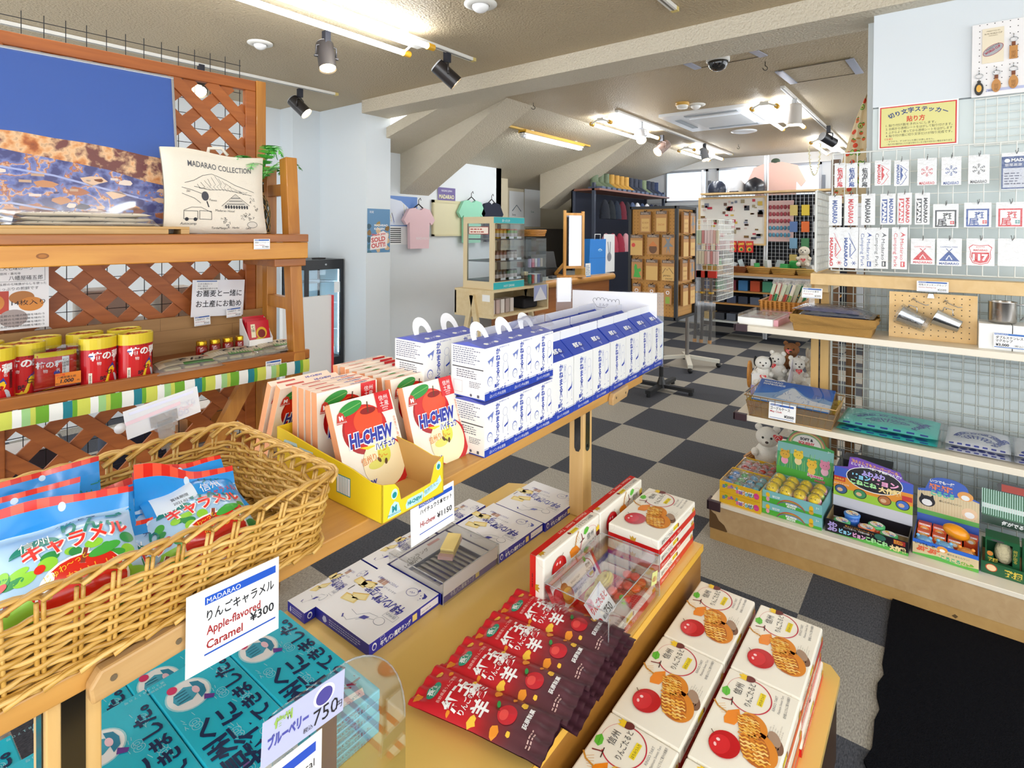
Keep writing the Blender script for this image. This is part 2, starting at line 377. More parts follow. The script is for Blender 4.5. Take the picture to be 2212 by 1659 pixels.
# far wall with high windows
XW=9.0
wins=[(3.7,2.98),(2.84,2.2),(2.08,1.36)]
b=MB();m_=M('e9edf2',.5);zb,zt=1.97,2.50
b.box(XW,XW+.12,-1,5.1,0,zb,m_);b.box(XW,XW+.12,-1,5.1,zt,2.66,m_)
ys=[-1,1.36,2.08,2.2,2.84,2.98,3.7,5.1]
for a,c in ((ys[0],ys[1]),(ys[2],ys[3]),(ys[4],ys[5]),(ys[6],ys[7])): b.box(XW,XW+.12,a,c,zb,zt,m_)
b.box(XW-.06,XW,1.2,4.6,2.5,2.66,WHT);b.box(XW-.05,XW,1.2,4.6,1.92,1.97,M('d8dde2',.4))
struct('wall_back',b)
al=M('c9ced6',.35,.6)
for i,(a,c) in enumerate(wins):
    b=MB()
    for (y0,y1,z0,z1) in ((c,a,zb,zb+.035),(c,a,zt-.035,zt),(c,c+.035,zb,zt),(a-.035,a,zb,zt)): b.box(XW-.02,XW+.06,y0,y1,z0,z1,al)
    b.box(XW-.05,XW-.02,c-.05,c-.01,zb+.12,zb+.34,M('7c828c',.4,.7))
    o=struct('window_%d' % (i+1),b)
    g=MB();g.box(XW+.03,XW+.036,c+.03,a-.03,zb+.03,zt-.03,CLEAR('eef4fb',.3,.02));p_=part('pane',g,o);p_.location=-Vector(o.location)
# ================================================================ left: cedar display shelf
LA=math.radians(-4.42);LO=Vector((1.172,1.881,0))
LT=Matrix.Translation(LO) @ Matrix.Rotation(LA,4,'Z')
LU=LT.to_3x3() @ Vector((1,0,0));LV=LT.to_3x3() @ Vector((0,1,0));UPZ=Vector((0,0,1))
def LB(): b=MB();b.T=LT;return b
def lw(x,y,z): return LT @ Vector((x,y,z))
CED=WOOD('8a4f1e','b06c2c',0,7);CEDV=WOOD('a8681f','cf8f38',2,7);HON=WOOD('b9751d','d89a3a',0,6);LAT=WOOD('9a5018','b9682a',0,9,.5,.05)
sh=thing('display_shelf','honey coloured wooden step shelf holding red snack tins and a mountain poster','shelf',LO)
b=LB();b.box(-1.35,0,0,.33,1.436,1.465,CED);part('shelf_board',b,sh,bev=.003)
b=LB();b.box(-1.35,0,.004,.026,1.375,1.435,HON);D=Deco(b,(-1.35,.004,1.375))
D.oval(.58,.03,.014,.008,M('8a5216',.5));D.oval(.58,.03,.009,.005,M('a8671f',.5),2);b.box(-.12,0,.02,.3,1.345,1.375,CED);part('front_rail',b,sh,bev=.003)
b=LB();b.box(-1.35,.005,.02,.34,.995,1.018,CED);b.box(-1.35,.005,0,.02,.995,1.03,CED);part('shelf_board',b,sh,bev=.003)
b=LB();b.box(-1.35,.0,.33,.345,1.018,1.155,WOOD('9c7444','bf9661',0,4,.5,.05));D=Deco(b,(-1.35,.33,1.018))
for z in (.045,.09): D.rect(0,z,1.35,.0012,M('7c5a33',.6))
for x,z in ((.3,0),(.64,.045),(.95,.09),(1.1,0),(1.2,.045)): D.rect(x,z,.0012,.045,M('7c5a33',.6))
part('back_panel',b,sh)
fl=[lw(-.035,-.02,.9),lw(-.035,.022,1.05),lw(-.03,.105,1.755)]
for x in (0,-1.28):
    T0=Vector(LU)*x
    b=MB();b.bar(fl[1]+T0-Vector((0,0,.08)),fl[2]+T0,.045,.055,CEDV,LV);b.bar(lw(-.035+x,.24,0),lw(-.035+x,.03,1.0),.045,.05,CEDV,LV);part('leg',b,sh,bev=.003)
    b=MB();b.bar(lw(-.03+x,.265,0),lw(-.03+x,.265,1.735),.04,.045,CEDV,LV);part('leg',b,sh,bev=.003)
    for z,y0 in ((.55,-.04),(1.2,.07),(1.635,.11)):
        b=MB();b.bar(lw(-.033+x,y0,z),lw(-.033+x,.25,z),.03,.045,CEDV);part('rung',b,sh,bev=.002)
b=LB();b.bar( (-.1,.2,.98),(-.42,.2,.42),.03,.05,CEDV);part('brace',b,sh)
# striped cloth along the lower board
b=LB();cols=['9fcf8a','c8cf58','6faa2c','f2f3ee','1f7f8e','6faa2c','d3d85a','f2f3ee'];ws=[.018,.011,.028,.03,.021,.011,.03,.019]
x=-1.32;i=0
while x < 0:
    x1=min(x+ws[i % 8],.0);m_=M(cols[i % 8],.8,bump=.2,bs=900)
    b.surf(lambda u,v: (num(x,x1,u),-.004-.004*math.sin(v*PI),num(.995,.948,v)),1,5,m_)
    b.surf(lambda u,v: (num(x,x1,u),num(-.004,.05,v),.948),1,1,m_)
    x=x1;i += 1
b.add([(0,-.004,.995),(0,-.004,.948),(0,.05,.948),(0,.05,.995)],[(0,1,2,3)],M('f2f3ee',.8));part('cloth_trim',b,sh,'green, yellow, white and blue striped cloth edging')
# lattice behind
tr=thing('trellis_panel','brown diamond lattice panel standing behind the wooden step shelf','trellis',LO)
b=LB();z0,z1,x0,x1,y=.25,2.06,-1.4,-.075,.385
for k in range(-30,40):
    for s_ in (1,-1):
        c=k*.136;P=[]
        # slat x = s*(z-z0)+c
        za,zb_=z0,z1;xa,xb=s_*(za-z0)+c + (x0 if s_ > 0 else x0),s_*(zb_-z0)+c+x0
        t0,t1=0.,1.
        for lo,hi in ((x0,x1),):
            d=xb-xa;ta,tb=sorted(((lo-xa)/d,(hi-xa)/d));t0=max(t0,ta);t1=min(t1,tb)
        if t1-t0 < .02: continue
        p0=(num(xa,xb,t0),y+(.005 if s_ > 0 else -.005),num(za,zb_,t0));p1=(num(xa,xb,t1),y+(.005 if s_ > 0 else -.005),num(za,zb_,t1))
        b.bar(p0,p1,.042,.009,LAT,(0,1,0))
part('lattice',b,tr)
b=LB();b.box(x0,-.04,.37,.40,2.055,2.098,LAT);b.box(-.082,-.04,.37,.40,.2,2.055,LAT);b.box(x0,-.04,.37,.40,.2,.25,LAT);b.box(-.86,-.815,.368,.40,.25,2.06,LAT);part('frame',b,tr,bev=.003)
b=LB();b.box(-.04,0,.365,.41,0,2.1,CEDV);part('post',b,tr,bev=.003)
b=LB();gm=M('2a2a2c',.5,.5)
for i in range(24): b.cyl((-1.4+i*.058,.47,0),(-1.4+i*.058,.47,2.2),.0016,gm,seg=4)
for i in range(38): b.cyl((-1.4,.473,.03+i*.058),(-.06,.473,.03+i*.058),.0016,gm,seg=4)
one('wire_grid',b,'black wire grid standing behind the brown diamond lattice','wire grid')
# dim goods on the far side of the lattice
rr=random.Random(3)
for i,(x,z,c,w) in enumerate(((-.8,1.2,'d8d4c8',.2),(-.5,1.18,'d6d0c4',.16),(-.25,1.17,'cfc8ba',.14),(-.72,.62,'4a4a55',.2),(-.4,.6,'2c3a55',.2),(-.15,.64,'b0702a',.14))):
    b=LB();n=3 if z > 1 else 1
    b.box(x-w/2,x+w/2,.62,.78,z-.08,z+.06,M(c,.6));b.box(x-w/2+.01,x+w/2-.01,.63,.77,z+.06,z+.064,M('ffffff',.5))
    one('carton',b,'box glimpsed through the lattice, ' + ['leftmost of the pale upper ones','middle of the pale upper ones','rightmost of the pale upper ones','grey one low on the left','navy one low in the middle','tan one low on the right'][i],'box','boxes seen through the lattice')
b=LB()
for z in (.5,1.08,1.42): b.box(-1.4,-.02,.58,.85,z,z+.02,WOOD('7a5a38','96714a',0,5))
for x in (-1.38,-.04): b.box(x,x+.03,.84,.86,0,1.6,WOOD('7a5a38','96714a',2,5))
one('back_shelf',b,'brown shelf rack half hidden behind the lattice and wire grid','shelf')
# ---- poster of snowy hills
A=Matrix.Translation(lw(-.37,.20,1.49)) @ Matrix.Rotation(LA,4,'Z') @ Matrix.Rotation(-.16,4,'X')
po=thing('framed_poster','large framed poster of a snowy mountain village under blue sky','poster',lw(-.7,.2,1.49))
b=MB();b.T=A;w,h=.95,.545;fr=M('c9ccd2',.25,.8)
for (xa,xb,za,zb_) in ((-w,0,0,.008),(-w,0,h-.008,h),(-.008,0,.008,h-.008),(-w,-w+.008,.008,h-.008)): b.box(xa,xb,-.008,.01,za,zb_,fr)
part('frame',b,po,bev=.001)
b=MB();b.T=A;b.box(-w+.006,-.006,0,.008,.006,h-.006,WHT)
D=Deco(b,(-w+.006,0,.006));W_,H_=w-.012,h-.012
gl=dict(rough=.12)
sky=RAMP('poster_sky',[(0,'f0d8c4'),(.22,'c4cbdc'),(.5,'7f9ed6'),(1,'3c63b4')],'Z',3,.06,.1,.33+1.49-1.49,.545)
D.rect(0,0,W_,H_,sky,1)
snow=RAMP('poster_snow',[(0,'2d3568'),(.3,'5a6bb4'),(.45,'8f9bd0'),(.52,'e6b490'),(.6,'b06a48'),(.66,'7f8cc8'),(1,'4a4f86')],'X',26,2.6,.12,-1.2,1.2)
ora=RAMP('poster_ridge',[(0,'6b3a30'),(.35,'b5643c'),(.55,'e09a62'),(.75,'f2c79a'),(1,'7a4a4a')],'X',22,2.4,.12,-1.2,1.2)
q=random.Random(5);far=[(0,.2)]
prof=[(0,.33),(.05,.325),(.09,.345),(.13,.35),(.17,.362),(.23,.35),(.29,.335),(.34,.315),(.40,.30),(.46,.30),(.52,.30),(.6,.29),(.68,.285),(.76,.275),(.84,.26),(.938,.25)]
far=[(x,z*.97-.012) for x,z in prof];D.poly([(0,.1)]+[(a,c) for a,c in far]+[(W_,.1)],ora,2)
near=[(0,.30),(.12,.29),(.2,.31),(.3,.265),(.42,.235),(.52,.215),(.62,.20),(.74,.18),(.84,.15),(W_,.13)]
D.poly([(0,0)]+near+[(W_,0)],snow,3)
for i in range(70):
    x=q.uniform(.02,W_-.02);y=q.uniform(.01,.22-.1*x);D.poly([(x+a,y+c) for a,c in blob(q.uniform(.006,.02),7,i,.4,1.5,.7)],M(q.choice(['b06a48','8a4a34','e6c2a4','f0ddd0','3d3f70','2a2c50','c98a5c']),.15),4)
for i in range(16):
    x=q.uniform(.05,W_-.1);y=q.uniform(.02,.16);D.rect(x,y,q.uniform(.02,.05),.008,M(q.choice(['e8d6cc','c9a58a','6a78bc']),.15),5)
D.line([(.05,.24),(.25,.225),(.4,.18),(.6,.15),(.86,.08)],.006,M('a9b4e2',.15),4);D.line([(.3,.05),(.5,.06),(.7,.02)],.006,M('a9b4e2',.15),5)
part('picture',b,po)
b=MB();b.T=A;b.surf(lambda u,v: (num(-w+.008,-.008,u),-.004+.0015*math.sin(9*u+4*v)*math.sin(5*v+2*u),num(.008,h-.008,v)),40,24,CLEAR('ffffff',.22,.03));part('cover_sheet',b,po,'clear rippled plastic cover')
# ---- things on the top board
b=LB();wd=WOOD('b08545','d0a765',0,5)
b.box(-1.35,-.40,.02,.25,1.481,1.489,wd);b.box(-1.35,-.46,.02,.04,1.465,1.481,wd);b.box(-.425,-.40,.02,.25,1.465,1.481,wd);b.box(-1.35,-.46,.1,.12,1.465,1.481,wd);b.box(-1.35,-.46,.22,.25,1.465,1.481,wd)
one('wooden_pallet',b,'flat wooden pallet board lying under the folded tote bags','pallet',bev=.001)
CANV=M('e9e0cf',.85,bump=.25,bs=700)
for i in range(6):
    b=LB();xx,lay=(-.655,-1.0)[i % 2],i//2;z=1.489+lay*.0135;w2,d2=.16-.004*lay,.1;q=random.Random(i)
    def fn(u,v,top=1):
        s_=(1-abs(2*u-1)**6)*(1-abs(2*v-1)**6);return (xx+(u-.5)*2*w2,.125+(v-.5)*2*d2,z+.0065+top*.0062*s_**.4+.0016*math.sin(u*11+i)*math.sin(v*7))
    b.surf(fn,22,14,CANV);b.surf(lambda u,v: fn(1-u,v,-1),22,14,CANV)
    D=MapDeco(b,lambda x,y,hh: Vector(fn(.5+x/.32,.5+y/.2))+Vector((0,-hh,hh)),.01)
    for k in range(7): D.line([(-.13+k*.04+q.uniform(-.01,.01),-.098),(-.12+k*.04+q.uniform(-.01,.012),-.07),(-.13+k*.04,-.05)],.0022,INK,2)
    one('folded_tote_bag',b,'folded cream tote bag, %s of the %s pile below the mountain poster' % (['bottom','middle','top'][lay],['right-hand','left-hand'][i % 2]),'tote bag','folded cream tote bags on the pallet')
b=LB();b.surf(lambda u,v: (-.83+(u-.5)*.7,.125+(v-.5)*.2,1.489+.0445*(1-abs(2*v-1)**8)*(1-abs(2*u-1)**14)+.002*math.sin(u*40)*math.sin(v*11)),50,18,CLEAR('ffffff',.35,.08,.05,60));one('plastic_sleeve',b,'clear plastic sleeve wrapped round the folded tote bags','plastic bag')
# tote standing up
T=LT @ Matrix.Translation((-.285,.10,1.467)) @ Matrix.Rotation(-.12,4,'X');tb=thing('tote_bag','cream canvas tote bag printed with a mountain and hotel drawing','tote bag',lw(-.285,.1,1.467))
b=MB();b.T=T;W2,H2=.17,.285
def tf(u,v,s_):
    x=(u-.5)*2*W2*(1-.05*math.sin(v*PI));z=v*H2*(1+.03*(.5-u))+.006*math.sin(u*7)*v;e=(1-abs(2*u-1)**5)*(1-abs(2*v-1)**5)
    return Vector((x,s_*(.004+.016*e**.5),z))
b.surf(lambda u,v: tf(u,v,-1),20,20,CANV);b.surf(lambda u,v: tf(1-u,v,1),20,20,CANV)
D=MapDeco(b,lambda x,y,hh: tf(.5+x/(2*W2),y/H2,-1)+Vector((0,-hh-.0004,0)),.01)
D.text('MADARAO COLLECTION',.012,.222,.028,M('55565c',.7),2,w=.215,al='c',bold=.01)
def sk(P,w_=.0014): D.line(P,w_,INK,2)
sk([(-.11,.165),(-.08,.175),(-.05,.195),(-.02,.205),(0,.2),(.03,.19),(.06,.175),(.09,.165),(.13,.15)])
for i in range(14):
    a=-.07+i*.012;sk([(a,.2-abs(a+.01)*.6),(a+.01+.004*(i%3),.178-abs(a)*.4),(a+.006,.165-abs(a)*.2),(a+.018,.15)],.001)
sk([(-.08,.155),(-.03,.148),(.02,.155),(.06,.15),(.12,.138)]);sk([(-.12,.15),(-.09,.143),(-.04,.128)]);sk([(-.12,.13),(-.08,.115),(-.06,.1)])
D.poly([(.015,.095),(.06,.14),(.105,.1),(.105,.088),(.015,.085)],M('cfc8bb',.8),1);sk([(.01,.095),(.06,.142),(.11,.1)])
for k in range(4): sk([(.02+.008*k,.093+.011*k),(.1-.008*k,.095+.011*k)],.002)
for k in range(9): D.rect(.022+.0095*k,.088,.005,.012,INK,2)
D.oval(-.045,.125,.012,.016,M('4a4a50',.8),2);sk([(-.04,.108),(-.034,.088)],.004)
D.frame(-.115,.045,.045,.028,.0015,INK,2);D.frame(-.065,.045,.04,.03,.0015,INK,2);sk([(-.115,.074),(-.09,.085),(-.06,.086),(-.025,.07)]);D.oval(-.105,.045,.006,.006,INK,2);D.oval(-.078,.045,.006,.006,INK,2)
q=random.Random(2)
for cx_,cy_,n_ in ((.015,.045,8),(.035,.028,6),(.1,.065,6),(.115,.05,5),(.12,.12,5),(.085,.058,5),(.13,.09,5)):
    for k in range(n_): a=q.uniform(0,6.3);sk([(cx_+.003*math.cos(a),cy_+.003*math.sin(a)),(cx_+.012*math.cos(a+.5),cy_+.012*math.sin(a+.5)),(cx_+.009*math.cos(a+1),cy_+.009*math.sin(a+1))],.0012)
D.oval(.115,.03,.018,.011,M('d8d1c4',.8),1);D.arc(.115,.03,.018,.011,0,2*PI,.0013,INK,2)
for t,x,y,s_ in (('Autocamp',-.1,.027,.012),('TurtleManjyu',.0,.014,.01),('Madarao Hotel',.02,.075,.011),('Ski',-.1,.135,.011),('Tennis',-.02,.11,.01),('Lake',.1,.014,.01),('Herbs',.055,.016,.01)): D.text(t,x,y,s_,INK,2,al='c',sk=.2)
part('bag_body',b,tb)
b=MB();b.T=T;b.tube([(-.02,.012,.27),(-.012,.014,.305),(.03,.014,.31),(.05,.012,.285)],.006,CANV);part('handle',b,tb)
# fern in a net-wrapped bottle
fv=thing('fern_vase','green fern in a dark bottle wrapped with rope netting beside the tote bag','plant',lw(-.105,.2,1.466))
b=MB();b.T=LT;c=Vector((-.098,.2,1.466))
b.lathe([(0,0),(.033,0),(.038,.01),(.038,.1),(.03,.125),(.018,.145),(.015,.19),(.017,.2),(.012,.2)],M('20302c',.1,coat=1),c,20);part('bottle',b,fv)
b=MB();b.T=LT;rp_=M('b08a55',.9);prof=lambda z: .0395 if z < .1 else num(.0395,.0175,min(1,(z-.1)/.05))
for k in range(9):
    for s_ in (1,-1): b.tube([c+Vector((prof(z)*math.cos(k*.698+s_*z*14),prof(z)*math.sin(k*.698+s_*z*14),z)) for z in [i*.0145 for i in range(11)]],.0015,rp_,4)
for z in (.004,.15,.156): b.tube([c+Vector((prof(z)*1.02*math.cos(t*.42),prof(z)*1.02*math.sin(t*.42),z)) for t in range(15)],.0025,rp_,4,True)
part('rope_net',b,fv)
GR=[M('2f8f2e',.5),M('46ab3a',.5),M('67c24c',.5)];q=random.Random(11)
for k in range(15):
    b=MB();b.T=LT;a=k*.42+q.uniform(-.2,.2);ln=q.uniform(.14,.2);hgt=q.uniform(.04,.12) if k < 11 else .15;o=c+Vector((0,0,.195));P=[]
    for i in range(13):
        t=i/12;P.append(o+Vector((math.cos(a)*ln*t*(1 if k < 11 else .35),math.sin(a)*ln*t*.8,hgt*math.sin(t*2.2)-.03*t*t)))
    b.tube(P,.0012,GR[0],4)
    for i in range(2,12):
        t=i/12;d=(P[i+1 if i < 12 else i]-P[i-1]).normalized();sd=d.cross(Vector((0,0,1))).normalized();L_=.03*math.sin(PI*(.15+.8*t))
        for s_ in (1,-1):
            for h_ in (0,.5):
                o2=P[i]+d*(h_*.012);e=o2+sd*s_*L_+d*.006+Vector((0,0,-.003));b.add([o2-d*.0035,o2+d*.0035,e+d*.001,e-d*.002],[(0,1,2,3)],GR[(k+i) % 3])
    part('frond',b,fv)
# ---- tins of rice snack
YEL=M('dfc62a',.35,coat=.3);CRED=M('c8131c',.3,coat=.4)
def tin():
    t=thing('snack_tin','x','tin',(0,0,0),'red snack tins on the lower board',world=False)
    b=MB();ex,ey,hh=.0475,.036,.108
    b.lathe([(0,0),(1,0),(1,hh),(0,hh)],CRED,(0,0,.0),32,False,ex=ex,ey=ey)
    def fn(x,y,h_): a=-PI/2+x/.044;return Vector(((ex+h_)*math.cos(a),(ey+h_)*math.sin(a),y))
    D=MapDeco(b,fn,.006)
    D.text('柿の種',.006,.076,.026,WHT,2,al='c',bold=.035);D.text('カリッとおいしい',.008,.1,.007,INK,2,al='c')
    D.oval(-.032,.09,.006,.006,M('e8e8f0',.4),2);D.rect(-.0375,.0855,.011,.0035,M('27408f',.4),3)
    D.text('物',-.018,.06,.011,WHT,2);D.text('名',.022,.064,.011,WHT,2)
    D.poly([(-.02,.004),(.014,.048),(.022,.052),(.028,.046),(.026,.036),(.006,.002),(-.008,-.0)],M('f2c81e',.4),2)
    D.poly([(.008,.044),(.022,.062),(.03,.042)],M('2b3f9c',.4),3);D.text('七',.01,.03,.016,INK,4,al='c',bold=.02);D.text('味',-.003,.013,.016,INK,4,al='c',bold=.02)
    for k in range(4): D.oval(.03+.002*k,.022-.007*k,.009,.004,M('c9cdd6',.4),2,rot=-.9)
    D.rect(-.038,.004,.009,.034,M('efe6d0',.5),2);D.text('八幡屋礒五郎',-.0335,.037,.0052,INK,3,vert=True);D.rect(.036,.03,.008,.05,M('7a0d12',.4),2);D.text('七味唐辛子',.04,.078,.008,M('2a0a0a',.4),3,vert=True)
    part('body',b,t)
    b=MB();k=1.03;b.lathe([(k,hh-.002),(k,.136),(k*.97,.139),(k*.9,.139),(k*.88,.134),(0,.134)],YEL,(0,0,0),32,False,ex=ex,ey=ey)
    b.lathe([(.86,.1345),(0,.1345)],M('b5571f',.4),(0,0,0),24,False,ex=ex,ey=ey)
    q=random.Random(1)
    for i in range(26): a=q.uniform(0,6.3);r=q.uniform(0,.75);b.ball((ex*r*math.cos(a),ey*r*math.sin(a),.135),(.006,.003,.002),M(q.choice(['c9742b','a84a1a','e0a860']),.4),6,4)
    part('lid',b,t,'yellow lid');return t
pos=[(-.54,.062,'front row, the one next to the soba packs'),(-.635,.064,'front row, just right of the clear price box'),(-.868,.064,'front row, left of the clear price box'),
       (-.545,.17,'back row, the one nearest the soba packs'),(-.648,.172,'back row, second from the soba packs'),(-.752,.172,'back row, the one behind the clear price box'),(-.80,.104,'peeping out left of the clear price box'),(-.88,.19,'back row, cut by the photo edge')]
t0=tin()
for i,(x,y,s_) in enumerate(pos):
    o=t0 if i == 0 else dup(t0,(0,0,0));o.location=lw(x,y,1.019);o.rotation_euler.z=LA + (.25 if x > -.8 else -.1);o['label']='red and yellow snack tin, '+s_
# clear box with the bag
T=LT @ Matrix.Translation((-.735,.03,1.019));cb=thing('clear_display_box','clear box with a red snack bag and an orange 1,000 price tag','display box',lw(-.735,.05,1.019))
b=MB();b.T=T;cl=CLEAR('f6f8fa',.3,.03)
b.box(-.052,.052,0,.055,.122,.1235,cl);b.box(-.052,.052,0,.001,0,.122,cl);b.box(-.052,-.051,.001,.055,0,.122,cl);b.box(.051,.052,.001,.055,0,.122,cl)
part('box_shell',b,cb)
b=MB();b.T=T
def bf(u,v,s_): e=max(0,(1-abs(2*u-1)**3)*(1-abs(2*v-1)**4));return Vector(((u-.5)*.094,.027+s_*.015*e**.6,.004+v*.108))
b.surf(lambda u,v: bf(u,v,-1),14,14,CRED);b.surf(lambda u,v: bf(1-u,v,1),14,14,CRED)
D=MapDeco(b,lambda x,y,h_: bf(.5+x/.094,y/.108,-1)+Vector((0,-h_,0)),.008)
D.rect(-.047,.094,.094,.013,M('e8cf2a',.3),1);D.text('柿の種',-.015,.066,.02,WHT,2,al='c',bold=.03);D.poly([(-.03,.0),(-.005,.045),(.004,.04),(-.005,.005)],M('f2c81e',.4),2);D.oval(.0,.048,.007,.007,M('2b3f9c',.4),3)
D.rect(.012,.04,.016,.052,WHT,2);D.text('七味唐辛子',.0165,.088,.009,INK,3,vert=True);D.text('八幡屋',.024,.088,.008,INK,3,vert=True);D.text('物',-.03,.052,.011,WHT,3);D.text('名',-.002,.052,.011,WHT,3)
part('snack_bag',b,cb)
b=MB();b.T=T @ Matrix.Translation((.012,-.003,.0));b.box(-.018,.04,-.001,0,.018,.052,M('d8791c',.5))
D=Deco(b,(-.018,-.001,.018));D.text('柿の種',.001,.0265,.007,RED,2);D.text('八幡屋礒五郎',.004,.019,.0072,INK,2);D.text('1.000',.011,.006,.0145,INK,2,bold=.03,sk=.15);D.text('円',.049,.006,.006,INK,2);D.text('税込',.001,.003,.005,INK,2)
part('price_tag',b,cb,'orange price tag')
# ---- soba packs, chilli jars, chilli packets, signs
SB=CLEAR('f2f5ea',.3,.08,.22,55)
NOOD=M('cbbd94',.7)
for i,(x,w2) in enumerate(((-.39,.1),(-.245,.085),(-.155,.08),(-.075,.085))):
    y=(.075,.10,.12,.125)[i];z=1.019+(.004 if i % 2 == 0 else .009)
    s_=thing('soba_pack',['soba noodle pack nearest the snack tins','soba noodle pack second from the snack tins','soba noodle pack third from the snack tins','soba noodle pack at the right end of the board'][i],'noodle pack',lw(x,y,z),'clear packs of soba noodles')
    def pf(u,v,t): e=(1-abs(2*u-1)**4)*(1-abs(2*v-1)**4);return Vector((x+(u-.5)*2*w2+.02*(v-.5),y+(v-.5)*.17,z+.002+t*.02*e**.6))
    b=LB();b.surf(lambda u,v: pf(u,v,1),14,14,SB);b.surf(lambda u,v: pf(1-u,v,0),4,4,SB)
    D=MapDeco(b,lambda xx,yy,h_: pf(.5+xx/(2*w2),.5+yy/.17,1)+Vector((0,0,h_+.0006)),.01)
    g=M('2f9a4a',.35);D.rect(-w2,.068,2*w2,.016,g,1);D.rect(-w2*.9,-.05,w2*1.8,.1,M('d6cdb4',.5),1);D.rect(-w2*.2,-.06,w2*.9,.03,M('5a9a50',.4),1);D.rect(-w2*.7,-.04,w2*.5,.06,M('e8e4d2',.5),1)
    D.text('そば',w2*.05,-.012,.045,INK,2,al='c',bold=.03,rot=-.25);D.rect(w2*.5,.01,.02,.035,M('d8a58a',.5),2);D.oval(-w2*.6,.02,.018,.012,M('cbb98a',.5),2)
    part('wrapper',b,s_)
    b=LB();q=random.Random(i)
    for k in range(3): b.box(x-w2*.8+k*w2*.55,x-w2*.8+k*w2*.55+w2*.45,y-.06,y+.055,z+.003,z+.013,NOOD)
    part('noodles',b,s_,bev=.003)
b=None
for i in range(4):
    j=thing('chilli_jar','small red chilli jar with gold lid, %s of four from the left' % ORD[i],'jar',lw(-.305+i*.045,.2,1.019),'chilli jars behind the soba packs',world=False,rz=LA)
    b=MB();b.lathe([(0,0),(.018,0),(.019,.003),(.019,.04),(.015,.044)],M('8a1a12',.1,coat=.6),seg=16);part('glass',b,j)
    b=MB();b.lathe([(.0175,.044),(.0175,.058),(.016,.06),(0,.06)],M('c8a02a',.25,.9),seg=16);part('lid',b,j)
T=LT @ Matrix.Translation((-.12,.19,1.04));pb=thing('packet_box','white counter box of red chilli powder packets by the shelf end','display box',lw(-.12,.2,1.04))
b=MB();b.T=T;b.prism([(-.055,0),(.03,0),(.03,.1),(.02,.1),(-.055,.03)],'x',-.045,-.043,WHT);b.prism([(-.055,0),(.03,0),(.03,.1),(.02,.1),(-.055,.03)],'x',.043,.045,WHT);b.box(-.045,.045,-.055,.03,0,.002,WHT);b.box(-.045,.045,-.055,-.053,0,.028,WHT);b.box(-.045,.045,.028,.03,0,.1,WHT);part('tray',b,pb)
for k in range(3):
    b=MB();b.T=T @ Matrix.Translation((.002*k,-.045+.024*k,.004+.006*k)) @ Matrix.Rotation(-.25,4,'X');b.box(-.04,.04,-.003,.003,0,.092,M('c4122a',.3,coat=.4))
    D=Deco(b,(-.04,-.003,0));D.rect(.012,.03,.016,.05,M('efe6c4',.5));D.text('七味',.02,.078,.014,INK,2,vert=True);D.oval(.05,.045,.02,.022,M('d8b02a',.4));D.oval(.05,.042,.014,.016,M('7a1a18',.4),2);D.oval(.04,.016,.015,.012,M('d6c23a',.4),2)
    part('packet',b,pb,bev=.001)
# the tray stands on a small riser
b=LB();b.box(-.168,-.072,.13,.225,1.019,1.04,WOOD('9c7444','bf9661',0,4));one('riser_block',b,'small wooden riser block under the chilli packet box','riser')
# acrylic sheet sign and info sheet
T=LT @ Matrix.Translation((-.208,.318,1.15)) @ Matrix.Rotation(math.radians(3),4,'Y')
b=MB();b.T=T;b.box(-.095,.095,0,.002,-.005,.135,M('eef0f4',.15,coat=.5));D=Deco(b,(-.095,0,-.005))
D.text('お蕎麦と一緒に',.098,.078,.028,INK,2,al='c',bold=.012,w=.165);D.text('お土産にお勧め',.098,.038,.028,INK,2,al='c',bold=.012,w=.165)
D.rect(.012,.1,.078,.04,WHT,3);D.rect(.014,.133,.072,.004,M('4a6fb0',.4),4);D.text('三大七味の1つ',.018,.122,.008,INK,4);D.text('信州・善光寺',.018,.114,.006,INK,4);D.text('八幡屋礒五郎の七味',.018,.104,.008,INK,4)
one('laminated_sign',b,'laminated soba gift recommendation sign propped on the wooden back board','sign')
T=LT @ Matrix.Translation((-.79,.315,1.168));b=MB();b.T=T;b.box(-.08,.075,0,.0015,0,.205,M('f1f0ee',.25))
D=Deco(b,(-.08,0,0));D.frame(.004,.148,.142,.05,.0008,INK);D.text('三大七味の一つ',.075,.184,.012,INK,2,al='c');D.text('信州・善光寺',.04,.17,.008,INK,2);D.text('八幡屋礒五郎',.06,.153,.016,INK,2,w=.08);D.oval(.022,.16,.007,.007,INK,2)
D.text('八幡屋礒五郎の七味唐がらしを使った',.004,.137,.0085,INK,2,w=.145);D.text('辛味たっぷりの煎餅です',.01,.122,.011,INK,2,w=.12);D.rect(0,.05,.06,.07,M('c03a1e',.4),1);D.oval(.03,.085,.02,.024,M('d98a3a',.5),2)
D.oval(.09,.098,.03,.02,M('b9793a',.5),2);D.oval(.112,.076,.03,.022,M('d98a33',.5),3);D.text('14枚入り',.066,.075,.018,INK,4,w=.08);D.oval(.07,.035,.034,.027,M('a89a94',.5),2)
for k in range(4): D.text('八幡屋礒五郎の七味の特徴を味わう',.004,.04-.011*k,.0075,INK,3,w=.14)
one('info_sheet',b,'printed rice cracker leaflet with three round crackers fixed to the lattice','sign')
